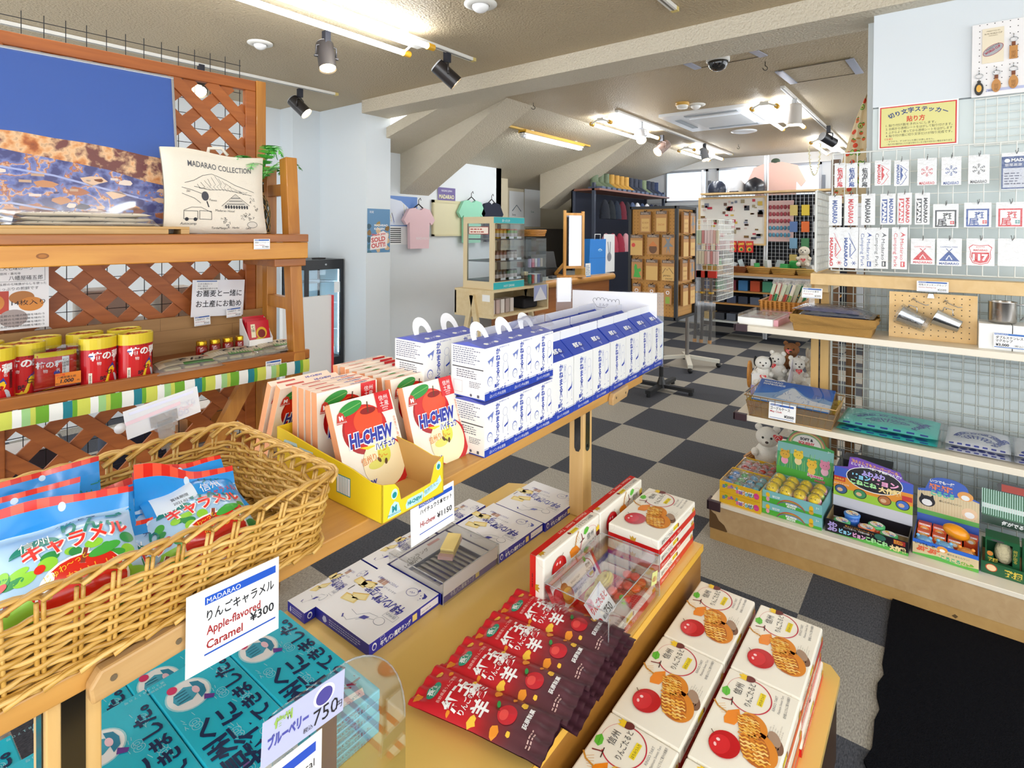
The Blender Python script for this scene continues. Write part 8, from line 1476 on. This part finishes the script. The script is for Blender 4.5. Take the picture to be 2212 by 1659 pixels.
# rotating pegboard tower
pr=thing('pegboard_tower','tan pegboard tower with black edges hung with keepsake packets','display tower',(4.93,2.05,0));PGT=M('c08a3e',.55);a=.22;cx_,cy_,z0,z1=4.93,2.05,.715,1.70;b=MB();b.box(cx_-a+.012,cx_+a-.012,cy_-a+.012,cy_+a-.012,z0+.01,z1-.01,PGT)
for D in (Deco(b,(cx_-a+.012,cy_+a-.012,z0),(0,-1,0),(0,0,1)),Deco(b,(cx_-a+.012,cy_-a+.012,z0))):
    for i in range(13):
        for j in range(32): D.oval(.025+.031*i,.02+.031*j,.0035,.0035,M('4a3216',.7),1,n=6)
part('pegboard',b,pr);b=MB();e=.014
for sx in (-1,1):
    for sy in (-1,1): b.box(cx_+sx*a-e,cx_+sx*a+e,cy_+sy*a-e,cy_+sy*a+e,z0-.01,z1+.012,BLK)
    for z in (z0,z1): b.box(cx_+sx*a-e,cx_+sx*a+e,cy_-a,cy_+a,z-.012,z+.012,BLK);b.box(cx_-a,cx_+a,cy_+sx*a-e,cy_+sx*a+e,z-.012,z+.012,BLK)
part('edge_frame',b,pr);b=MB();b.cyl((cx_,cy_,.04),(cx_,cy_,z0),.02,BLK);b.cyl((cx_,cy_,.03),(cx_,cy_,.13),.05,BLK,.02);b.bar((cx_-.3,cy_,.045),(cx_+.3,cy_,.045),.05,.03,BLK);b.bar((cx_,cy_-.3,.045),(cx_,cy_+.3,.045),.05,.03,BLK)
for p in ((.28,0),(-.28,0),(0,.28),(0,-.28)): b.cyl((cx_+p[0],cy_+p[1],0),(cx_+p[0],cy_+p[1],.03),.02,BLK)
part('foot',b,pr);KRP=M('bd8a55',.6);HD=M('6a5648',.5);LTW=M('d9b068',.5)
def pack(face,s_,zt,w,h,art,lab):
    T=(Tr((cx_-a-.03,cy_+a-s_,zt-h)) @ Rz(-90)) if face == 'x' else (Tr((cx_-a+s_,cy_-a-.03,zt-h)));o=thing('keepsake_packet',lab,'packet',T @ Vector((0,0,0)),'keepsake packets on the pegboard tower');b=MB();b.T=T;b.box(-w/2,w/2,0,.025,0,h,KRP);D=Deco(b,(-w/2,0,0));D.rect(0,h*.84,w,h*.15,HD);D.fake(w*.1,h*.86,w*.8,h*.1,2,M('d8c8b8',.5),2);art(D,w,h);part('pack',b,o);b=MB();b.T=T;b.tube([(0,.03,h+.01),(0,-.02,h-.005),(0,-.03,h+.01)],.003,BLK,5);part('hook',b,o)
snow_=lambda D,w,h: (D.rect(w*.12,h*.06,w*.76,h*.6,LTW),D.text('NO SNOW',w*.5,h*.42,h*.13,M('a8602a',.5),2,al='c',w=w*.6),D.text('NO LIFE',w*.5,h*.18,h*.13,M('a8602a',.5),2,al='c',w=w*.55))
sn2=lambda D,w,h: (D.rect(w*.05,h*.04,w*.9,h*.62,LTW),D.text('SNOW',w*.5,h*.3,h*.14,M('c06a3a',.5),2,al='c',w=w*.6))
def ob(c,pts): return lambda D,w,h: D.poly([(w*x,h*y) for x,y in pts],M(c,.4),2)
bear_=ob('3fa83a',[(.2,.1),(.3,.35),(.25,.6),(.35,.75),(.5,.7),(.55,.5),(.85,.55),(.9,.4),(.7,.35),(.8,.2),(.9,.1),(.6,.08)]);man_=ob('7a7f84',[(.35,.05),(.42,.4),(.1,.35),(.4,.6),(.25,.85),(.5,.75),(.75,.9),(.62,.6),(.95,.4),(.6,.4),(.68,.05),(.5,.3)])
acorn=lambda D,w,h: (D.oval(w*.5,h*.28,w*.34,h*.24,M('6a4426',.5),2),D.poly([(w*.1,h*.4),(w*.9,h*.4),(w*.6,h*.6),(w*.5,h*.66),(w*.4,h*.6)],M('c8732a',.4),3))
mt=lambda D,w,h: (D.rect(0,h*.02,w,h*.66,LTW),D.line([(w*.05,h*.35),(w*.3,h*.6),(w*.45,h*.5),(w*.6,h*.62),(w*.95,h*.35)],.004,INK,2),D.text('JAPAN',w*.1,h*.2,h*.12,INK,2,w=w*.6),D.text('SNOW',w*.3,h*.06,h*.11,INK,2,w=w*.6))
rd=lambda D,w,h: (D.rect(w*.02,h*.02,w*.96,h*.7,LTW),D.oval(w*.25,h*.5,w*.15,h*.1,M('d83a2a',.4),2));pl_=lambda D,w,h: D.rect(0,h*.02,w,h*.66,LTW)
ky=lambda c: (lambda D,w,h: (D.rect(w*.2,h*.05,w*.6,h*.35,M(c,.4),2),D.arc(w*.5,h*.62,w*.2,h*.08,0,6.28,.004,STL if 0 else M('b4b8bc',.2,.9),2)))
for i,(s_,zt,w,h,art,nm) in enumerate(((.16,1.665,.1,.19,snow_,'wooden NO SNOW NO LIFE packet, top row left'),(.31,1.67,.1,.19,sn2,'wooden SNOW packet, top row right'),(.075,1.455,.12,.19,rd,'packet with red spot, second row left'),(.235,1.46,.11,.18,acorn,'brown acorn packet, second row middle'),(.375,1.46,.11,.18,man_,'silver moose figure packet, second row right'),(.08,1.235,.105,.185,bear_,'green bear packet, third row left'),(.225,1.235,.11,.19,pl_,'plain wooden packet, third row middle'),(.375,1.235,.11,.185,mt,'JAPAN SNOW mountain packet, third row right'),(.08,1.01,.075,.165,ky('4a4a50'),'dark key ring packet, bottom row left'),(.225,1.01,.065,.165,ky('d8483a'),'red key ring packet, bottom row middle'),(.375,1.01,.065,.17,ky('8fb03a'),'green key ring packet, bottom row right'))): pack('x',s_,zt,w,h,art,nm)
for i,(s_,zt,nm) in enumerate(((.15,1.66,'first'),(.32,1.66,'second'),(.15,1.45,'third'),(.32,1.45,'fourth'),(.13,1.235,'fifth'),(.31,1.235,'sixth'),(.15,1.01,'seventh'),(.33,1.01,'eighth'))): pack('y',s_,zt,.12,.19,(snow_,man_,pl_,sn2)[i % 4],'packet on the right-hand face of the pegboard tower, %s counting row by row' % nm)
# star-foot wire stand with toy swords
ws=thing('wire_stand','white wire grid stand on a star shaped foot with casters','stand',(6.0,2.2,0));CW=M('dcd9cc',.4);b=MB();b.cyl((6.0,2.2,.1),(6.0,2.2,.75),.02,M('8a8580',.4,.5));part('pole',b,ws);b=MB()
for k in range(4): an=k*PI/2+.45;b.bar((6,2.2,.11),(6+.34*math.cos(an),2.2+.34*math.sin(an),.07),.05,.035,CW)
part('foot',b,ws)
for k in range(4): an=k*PI/2+.45;b=MB();b.ball((6+.33*math.cos(an),2.2+.33*math.sin(an),.028),.028,BLK,10,8);part('caster',b,ws)
for (xa,ya,xb,yb) in ((5.93,1.86,5.93,2.5),(5.93,1.86,6.5,1.86)):
    b=MB();n=12
    for i in range(n+1): t=i/n;b.cyl((num(xa,xb,t),num(ya,yb,t),.75),(num(xa,xb,t),num(ya,yb,t),1.62),.004,WR,seg=5)
    for j in range(17): b.cyl((xa,ya,.75+.054*j),(xb,yb,.75+.054*j),.004,WR,seg=5)
    part('wire_grid',b,ws)
for i,y in enumerate((2.07,2.0,1.91)):
    o=thing('toy_sword','toy sword in a clear sleeve hanging on the wire stand, %s from the left' % ORD[i],'toy',(5.9,y,.3),'toy swords on the wire stand');b=MB();b.tube([(5.89,y,1.0),(5.885,y-.004,.8),(5.89,y,.5),(5.9,y+.012,.33)],.017,M('2a2a30',.4),8);b.cyl((5.89,y,.83),(5.89,y,.85),.03,M('d8a82a',.4));b.cyl((5.9,y+.012,.30),(5.9,y+.012,.335),.02,M('d8902a',.4));part('sword',b,o);b=MB();b.box(5.87,5.9,y-.06,y+.06,1.0,1.07,M('c8382e',.4));part('header',b,o,'red header card');b=MB();b.surf(lambda u,v: (5.862+.004*math.sin(9*v),y-.06+.12*u,.3+.7*v),6,8,CLEAR('f0f4fa',.5,.08,.1));part('sleeve',b,o)
q=random.Random(14)
for r_ in range(2):
    for k in range(9): y=2.1-.03*k;zz=1.36-.22*r_;b=MB();b.box(5.9,5.925,y-.02,y+.006,zz,zz+.14,M(q.choice(['d8b0a8','c88a8a','e6d0d0','d8d0b8','b8c8b0']),.4));one('hanging_packet',b,'small packet on the wire stand, %s row, %s from the left' % (('upper','lower')[r_],ORD[k]),'packet','small packets on the wire stand')
# far display wall
fs=thing('far_display_shelf','long display shelf with grid back along the far wall','shelf',(8.2,2.0,0));b=MB();SW=WOOD('b9803a','d0a05a',1,5)
b.box(7.75,8.3,1.0,2.75,.90,.935,SW);part('worktop',b,fs);b=MB();b.box(7.77,8.3,1.0,2.75,.87,.90,M('c8ccd0',.4));part('edge_strip',b,fs)
for z in (.25,.5,.68): b=MB();b.box(7.85,8.3,1.0,2.7,z-.02,z,SW if z > .3 else M('d0d4d0',.5));part('shelf_board',b,fs)
b=MB();b.box(8.32,8.34,.9,2.8,.1,2.0,M('20232c',.7));part('back_panel',b,fs);b=MB()
for i in range(36): b.cyl((8.25,1.05+.05*i,.94),(8.25,1.05+.05*i,2.02),.004,CHR,seg=4)
for j in range(22): b.cyl((8.255,1.05,.95+.05*j),(8.255,2.8,.95+.05*j),.004,CHR,seg=4)
part('wire_grid',b,fs);b=MB()
for y,zt in ((2.8,2.4),(1.93,2.55),(1.9,2.55)): b.cyl((8.2,y,0),(8.2,y,zt),.016,M('e6e8ec',.3,.3))
part('pole',b,fs);b=MB();b.box(8.0,8.3,1.0,2.76,2.02,2.045,LBW);part('top_board',b,fs)
pb2=thing('badge_board','cream framed board covered with small pins and hair ties','display board',(8.1,2.36,1.33));b=MB();b.box(8.17,8.19,1.92,2.82,1.31,1.98,M('efece4',.5));part('board',b,pb2);b=MB()
for bx in ((1.9,2.84,1.30,1.325),(1.9,2.84,1.965,1.99),(1.9,1.925,1.325,1.965),(2.815,2.84,1.325,1.965)): b.box(8.15,8.17,*bx,LBW)
part('frame',b,pb2)
for k in range(64): y,z=q.uniform(1.96,2.78),q.uniform(1.37,1.93);b=MB();w=q.uniform(.014,.034);kk=k % 4;b.box(8.16,8.17,y-w,y+w,z-w*(.5 if kk < 2 else 1),z+w*(.5 if kk < 2 else 1),M(q.choice(['7a5a26','c83a4a','d8b84a','3a3a44','a89a7a','6a4a3a','8a90a0','e0c8c0']),.5));part('badge',b,pb2)
for r_ in range(5):
    for k in range(6): b=MB();b.ball((8.2,1.86-.047*k,1.83-.095*r_),(.012,.02,.03),M('b04a56' if r_ < 3 else '5a9ab8',.35),8,6);one('charm',b,'round charm on the pink card, row %s, %s from the left' % (('one','two','three','four','five')[r_],ORD[k]),'charm','round charms on the pink card')
b=MB();b.box(8.215,8.225,1.57,1.9,1.36,1.92,M('ecc8c4',.5));one('charm_card',b,'pale pink backing card for the round charms','card')
for k in range(3): b=MB();b.box(8.12,8.14,2.28-.11*k,2.375-.11*k,1.20,1.36,M('d8281e',.35));D=Deco(b,(8.12,2.375-.11*k,1.2),(0,-1,0),(0,0,1));D.oval(.045,.045,.03,.03,M('f0c83a',.4));D.oval(.05,.04,.018,.02,M('3a6a3a',.4),2);D.text('UNO',.01,.1,.04,M('f4d84a',.4),2,bold=.06,w=.075,rot=.12);one('card_game',b,'red card game packet below the badge board, %s from the left' % ORD[k],'game','red card game packets')
for k in range(6): b=MB();b.box(8.12,8.14,2.72-.07*k,2.78-.07*k,1.22,1.36,M(q.choice(['d8a0a8','e6c8cc','c88a90','f0e0c0','e09aa0']),.4));one('hanging_packet',b,'pink packet left of the red card games, %s from the left' % ORD[k],'packet','pink packets below the badge board')
for k in range(16): y=1.55-.14*(k % 4);z=1.78-.22*(k//4);b=MB();b.box(8.1,8.14,y-.045,y+.045,z-.07,z+.07,M(('d8c070','e6c83a','c8ccd0','e0d8c8','5a7ab0','e8702a','d0d4d8','3a4a5a','7aa8c8','4a8a5a','c8d0d8','3a6ab0')[k % 12],.45));one('hanging_packet',b,'accessory packet on the dark grid, %s row, %s from the left' % (ORD[k//4],ORD[k % 4]),'packet','accessory packets on the dark grid')
def helm(y,c,lab,big=1): o=thing('helmet',lab,'helmet',(8.15,y,2.046),'helmets on the far shelf');b=MB();b.lathe([(.125*big,0),(.13*big,.05),(.115*big,.12),(.07*big,.17),(0,.185*big)],M(c,.35,coat=.4),(8.15,y,2.046),20);part('shell',b,o);b=MB();b.box(8.02,8.04,y-.06,y+.06,2.05,2.06,INK);part('strap',b,o)
helm(2.57,'232c40','navy round ski helmet, left of three');helm(2.30,'e8e9ee','white ski helmet in the middle');helm(2.05,'1a1d28','black taller ski helmet, right of three',1.12)
o=thing('peach_shirt','peach shirt hanging at the far window behind the pole','shirt',(8.6,1.82,1.6));b=MB();b.prism([(1.6,1.6),(2.14,1.6),(2.14,2.2),(2.2,2.12),(2.26,2.2),(2.16,2.42),(1.98,2.48),(1.78,2.48),(1.58,2.42),(1.48,2.2),(1.54,2.12),(1.6,2.2)],'x',8.5,8.54,M('f2c9be',.85));part('cloth',b,o,bev=.01);b=MB();b.ball((8.52,1.87,2.5),(.03,.06,.04),M('4a5a4a',.6));part('hanger',b,o)
for k in range(5): y=2.5-.3*k;z=.936;b=MB();cc3=('d8b060','8a4a1e','c9964a','cda050','d8b060')[k];[b.tube([(7.78-.008*j,y-.12-.008*j,z+.01+.022*j),(7.78-.008*j,y+.12+.008*j,z+.01+.022*j),(7.98,y+.12+.008*j,z+.01+.022*j),(7.98,y-.12-.008*j,z+.01+.022*j)],.012,M(cc3,.6),5,True) for j in range(4)];b.box(7.78,7.98,y-.12,y+.12,z,z+.01,M(cc3,.6));one('goods_basket',b,'shallow basket on the far counter, %s from the left' % ORD[k],'basket','shallow baskets on the far counter')
for k in range(14): y=2.6-.11*k;b=MB();b.T=Tr((7.88+.1*(k % 3),y,1.0 if k % 3 else .96)) @ Rz(q.uniform(0,90)) @ Rx(q.uniform(-30,30));b.box(-.05,.05,-.03,.03,0,.11,M(q.choice(['e6ecee','9fc4d0','d0d8da','e0b8bc','3fae5a','d8dde0','c8d8dc']),.4));one('small_box',b,'small boxed item on the far counter, %s from the left' % (ORD+['thirteenth','fourteenth'])[k],'box','small boxes on the far counter')
for lv,(z,cs) in enumerate(((.68,['2a5a8a','2f8a5a','7a2a3a','3a7ab0','c8502a','4a9a7a','c83030']),(.5,['2a3242','3a4252','46506a','30384a','5a6478','3a4a4a','2a3038']),(.25,['c9a860','3a3e46','5a6270','c8a058','4a5058','b0b8c0','8a9098']))):
    for k in range(10): y=2.6-.155*k;b=MB();b.box(7.92,8.12,y-.06,y+.06,z+.001,z+(.14 if lv == 0 else .1),M(cs[k % 7],.6));one('shelf_goods',b,'packed item on the far rack, %s shelf, %s from the left' % (('upper','middle','lower')[lv],ORD[k]),'packet','packed goods on the far rack')
plush(Tr((7.9,1.38,1.05)) @ Rz(-90),'cream dog soft toy sitting on the far counter','dog',(.0,-.05,.05),M('e6ddcc',.95),1.7,M('2a2626',.9),'soft toys on the far counter')
plush(Tr((7.9,1.15,1.05)) @ Rz(-90),'white and brown soft toy at the right end of the far counter','dog',(.0,-.05,.05),M('efe9df',.95),1.5,M('9a5a2a',.9),'soft toys on the far counter')
# black rug
b=MB();q=random.Random(31);P=[(2.69,.135)]
for k in range(40): t=k/39;P.append((2.66-2.2*t,.14+.012*q.uniform(-1,1)*(1 if t > .2 else .1)))
b.prism(P+[(.46,-2),(2.69,-2)],'z',.001,.009,M('16171c',1,spec=.05,bump=1,bs=300));one('black_rug',b,'black carpet mat with a frayed edge on the floor by the gondola','rug')
# ================================================================ things on the ceiling
WHE=M('eceae2',.4);AMB=M('e0a92a',.4)
def track(lab,a,e,w=.035): b=MB();b.bar(a,e,w,.02,WHE);b.bar(Vector(a)+Vector((0,0,-.0105)),Vector(e)+Vector((0,0,-.0105)),.01,.002,M('77746c',.5));d=(Vector(e)-Vector(a)).normalized()*.03;b.bar(Vector(e),Vector(e)+d,w+.002,.022,M('d8c47a',.5));one('light_track',b,lab,'light track')
def spot(lab,p,aim,c='2b2829',st=6,ln=.16,r=.05):
    """track spotlight: p = point on the track, aim = direction of the beam"""
    o=thing('spotlight',lab,'spotlight',p,'track spotlights');p=Vector(p);aim=Vector(aim).normalized();c0=p+Vector((0,0,-.15));m_=M(c,.35,coat=.3);b=MB();b.box(p.x-.018,p.x+.018,p.y-.018,p.y+.018,p.z-.07,p.z,M('2a2c36' if c[0] != 'd' else 'b0b4ba',.4));part('adapter',b,o)
    sd=aim.cross(Vector((0,0,1))).normalized()*(r+.008);b=MB();b.tube([c0+sd,c0+sd+Vector((0,0,.06)),p+Vector((0,0,-.07)),c0-sd+Vector((0,0,.06)),c0-sd],.006,m_,6);b.cyl(c0-sd*1.2,c0+sd*1.2,.008,m_,seg=8);part('yoke',b,o)
    b=MB();b.cyl(c0-aim*ln*.55,c0+aim*ln*.5,r,m_,seg=24,caps=False);b.cyl(c0-aim*ln*.6,c0-aim*ln*.55,r*.9,M('c9cbd0' if c[0] != 'd' else c,.4),r,seg=24);part('barrel',b,o);b=MB();b.cyl(c0+aim*ln*.38,c0+aim*ln*.46,r*.9,EMIT('ffe2b0',st),seg=20);part('lamp',b,o,'glowing lamp face')
    l=bpy.data.lights.new('spot_lamp','SPOT');l.energy=14 if st < 30 else 10;l.spot_size=1.2;l.spot_blend=.6;l.color=(1,.86,.66);l.shadow_soft_size=.03;lo=bpy.data.objects.new('spot_lamp',l);COL.objects.link(lo);lo.location=c0+aim*ln*.56;lo.rotation_euler=aim.to_track_quat('-Z','Y').to_euler()
def tubes(lab,a,e,z,sep=.16,st=26,drop=.085,two=True,caps=AMB):
    """fluorescent batten from a to e (xy), ceiling height z"""
    a=Vector((*a,z));e=Vector((*e,z));d=(e-a).normalized();n=d.cross(Vector((0,0,1)));o=thing('tube_light',lab,'tube light',(a+e)/2,'fluorescent tube lights');dn=Vector((0,0,-1))
    b=MB();b.bar(a+dn*.05,e+dn*.05,.07,.03,WHE);[b.bar(p+dn*.0,p+dn*.05+d*.001,.05,.05,WHE,d) for p in (a+d*.15,e-d*.15)];part('batten',b,o)
    for s_ in ((1,-1) if two else (1,)):
        k=n*(s_*sep/2 if two else 0)+dn*drop;b=MB();b.cyl(a+k+d*.05,e+k-d*.05,.016,EMIT('f2f8ff',st),seg=14);part('tube',b,o,'lit tube');b=MB()
        for p,q_ in ((a+k,a+k+d*.05),(e+k-d*.05,e+k)): b.cyl(p,q_,.02,caps,seg=14);b.cyl(p+d*.0,p+n*(-s_*sep/2 if two else 0)*.7+dn*-.03,.008,WHE,seg=6)
        part('tube_cap',b,o,'amber end cap')
ZC=2.65;zt=2.638
track('ceiling light track over the wooden shelf, ending near the pillar',ZP(0,47,zt),ZP(722,203,zt));e1=ZP(1018,128,zt);track('ceiling light track beside the big tube light, ending before the beam',(e1.x-2.4,e1.y,zt),(e1.x,e1.y,zt));e2=ZP(1455,18,zt);track('short end of a light track at the top edge of the photo',(e2.x-1.2,e2.y,zt),(e2.x,e2.y,zt))
E0=ZP(935,104,2.565);tubes('large twin tube light above the goods tables',(E0.x-2.45,E0.y+.1),(E0.x,E0.y+.1),ZC,.21,24)
tubes('added unseen twin tube light on the ceiling behind the viewpoint',(-1.2,-.9),(1.2,-.9),ZC,.21,24)  # unseen fitting, added to light the goods from behind the camera
p_=ZP(705,68,zt);spot('black spotlight aimed away, hanging between the tube light and the wooden shelf',p_,(-.1,-.35,-.95),'3a3636');spot('black spotlight at the end of the track beside the beam',ZP(966,112,zt),(.55,-.45,-.6),'241f1f',14);spot('black spotlight on the track by the pillar',ZP(648,192,zt),(.35,-.55,-.62),'2b2624',22);spot('black spotlight behind the lattice panel',ZP(434,140,zt),(-.4,-.6,-.6),'2b2624',14)
for nm,(u,v),r in (('white ceiling sensor dome at the top edge of the photo',(1038,8),.085),('white ceiling sensor dome above the wooden shelf',(562,93),.075),('small ceiling dome beside the smoke detector',(1503,226),.085)):
    p=ZP(u,v,ZC-.002);o=thing('ceiling_sensor',nm,'sensor',p,'white ceiling sensors');b=MB();b.lathe([(r*.55,-.012),(r*.7,-.016),(r,-.006),(r,0)],WHE,p,28);part('ring',b,o);b=MB();b.ball(p+Vector((0,0,-.012)),(r*.52,r*.52,r*.4),M('f6f6f4',.3),20,12);part('dome',b,o)
p=ZP(1551,123,ZC);o=thing('security_camera','dark dome security camera on the ceiling','camera',p);b=MB();b.lathe([(.075,0),(.075,-.03),(.06,-.035)],M('d8d4cc',.3),p,28);part('base',b,o);b=MB();b.ball(p+Vector((0,0,-.035)),(.066,.066,.06),M('17181c',.08,coat=1),24,14);part('dome',b,o)
p=ZP(1474,222,ZC);o=thing('smoke_detector','amber based smoke detector on the ceiling','smoke detector',p);b=MB();b.lathe([(.06,0),(.06,-.025),(0,-.025)],M('d9a94a',.4),p,20);part('base',b,o);b=MB();b.lathe([(.05,-.025),(.046,-.05),(0,-.05)],WHE,p,20);part('head',b,o)
def hatch(cs,lab):
    c=[ZP(u,v,ZC-.002) for u,v in cs];o=thing('ceiling_hatch',lab,'hatch',(c[0]+c[2])/2);b=MB();b.slab([c[0],c[1],c[2],c[3]],-.004,CEI,(0,0,-1));part('panel',b,o);b=MB()
    for i in range(4): b.bar(c[i]+Vector((0,0,-.005)),c[(i+1)%4]+Vector((0,0,-.005)),.006,.003,M('4a4034',.7))
    part('seam',b,o)
    for (s0,s1) in ((0,3),(1,2)): b=MB();b.bar(c[s0]+Vector((0,0,-.008)),c[s1]+Vector((0,0,-.008)),.05,.008,M('c4cbe0',.3,.6));part('rail',b,o,'silver strip')
hatch(((1483,134),(1622,105),(1650,119),(1508,146)),'ceiling access hatch next to the dome camera');hatch(((1682,152),(1835,125),(1857,156),(1715,178)),'larger ceiling access hatch by the right wall')
for (u,v),nm in (((1653,133),'ceiling hook near the dome camera'),((1152,222),'ceiling hook by the sloped beam'),((1595,312),'ceiling hook near the far windows')): p=ZP(u,v,ZC);b=MB();b.tube([p,p+Vector((0,0,-.03))]+[p+Vector((.012*math.sin(t),-.012*math.sin(t),-.045+.015*math.cos(t))) for t in [k*.6 for k in range(9)]],.003,M('4a443a',.5,.5),5);one('ceiling_hook',b,nm,'hook','small ceiling hooks')
# ceiling cassette and vent
o=thing('ceiling_air_conditioner','white ceiling cassette air conditioner with grille','air conditioner',(5.7,1.75,ZC));AW=M('e8ebee',.35);b=MB();b.prism([(5.25,1.28),(6.22,1.28),(6.22,2.24),(5.25,2.24)],'z',ZC-.03,ZC,AW);part('panel',b,o,bev=.01);b=MB();b.box(5.48,5.99,1.51,2.01,ZC-.042,ZC-.03,M('d9dde0',.4));part('grille',b,o)
for bx in ((5.48,5.99,1.36,1.42),(5.48,5.99,2.1,2.16),(5.33,5.39,1.51,2.01),(6.08,6.14,1.51,2.01)): b=MB();b.box(bx[0],bx[1],bx[2],bx[3],ZC-.036,ZC-.0301,M('8d949a',.4));part('vent_slot',b,o)
p=ZP(1607,283,ZC);b=MB();b.lathe([(0,-.02),(.1,-.018),(.14,-.008),(.14,0)],AW,p,24);one('round_vent',b,'round white ceiling vent beyond the air conditioner','vent')
# back fittings
for nm,(u0,v0),(u1,v1) in (('back left twin tube light',(1296,262),(1427,303)),('further back left twin tube light',(1482,322),(1580,352)),('back right twin tube light',(1650,228),(1745,272)),('further back right twin tube light',(1772,304),(1860,345))): a,e=ZP(u0,v0,2.58),ZP(u1,v1,2.58);L_=1.23;tubes(nm+' on the ceiling',(a.x,a.y),(a.x+L_,a.y),ZC,.2,24)
for nm,(u0,v0),(u1,v1) in (('back left light track',(1332,240),(1590,333)),('back right light track',(1690,188),(1830,320))): a,e=ZP(u0,v0,zt),ZP(u1,v1,zt);track(nm+' on the ceiling',a,(e.x,a.y,zt))
spot('pale glowing spotlight on the back left track',ZP(1384,262,zt),(-.6,-.4,-.7),'d8d8dc',40);spot('brown spotlight lower on the back left track',ZP(1430,292,2.6),(-.7,.3,-.55),'8a7268',30,.17,.055);spot('grey spotlight further along the back left track',ZP(1522,310,zt),(-.2,-.3,-.9),'8d9096',4,.15);spot('large white spotlight pointing down on the back right track',ZP(1716,212,zt),(0,0,-1),'d6cfc8',20,.16,.06);spot('black spotlight at the end of the back right track',ZP(1790,272,zt),(.6,-.5,-.35),'1e2026',4)
a=YP(1128,292,3.42);e=YP(1255,322,3.42);z_=slope_z(3.42);tubes('single tube light on the sloped ceiling',(a.x,3.42),(e.x,3.42),z_,.1,24,.075,False,M('d8dade',.4));b=MB();b.bar((a.x-.25,3.42,z_-.012),(e.x+.2,3.42,z_-.012),.03,.02,M('d8b04a',.5));b.bar((a.x,3.42,z_-.03),(e.x,3.42,z_-.03),.1,.03,M('e0b03a',.5));one('lamp_rail',b,'amber mounting rail of the sloped ceiling tube light','rail')
b=MB();P=[YP(1760,310,1.06)];pc=P[0]
b.tube([pc+Vector((0,.01*math.cos(t*2.2),.012*math.sin(t*2.2)))+(Vector((0,.05*math.cos(PI*t/60+PI),-.33*math.sin(PI*t/60)))) for t in range(60)],.006,M('d8cfa8',.5),5);one('coiled_cord',b,'cream coiled cord hanging by the right-hand spotlight','cord')
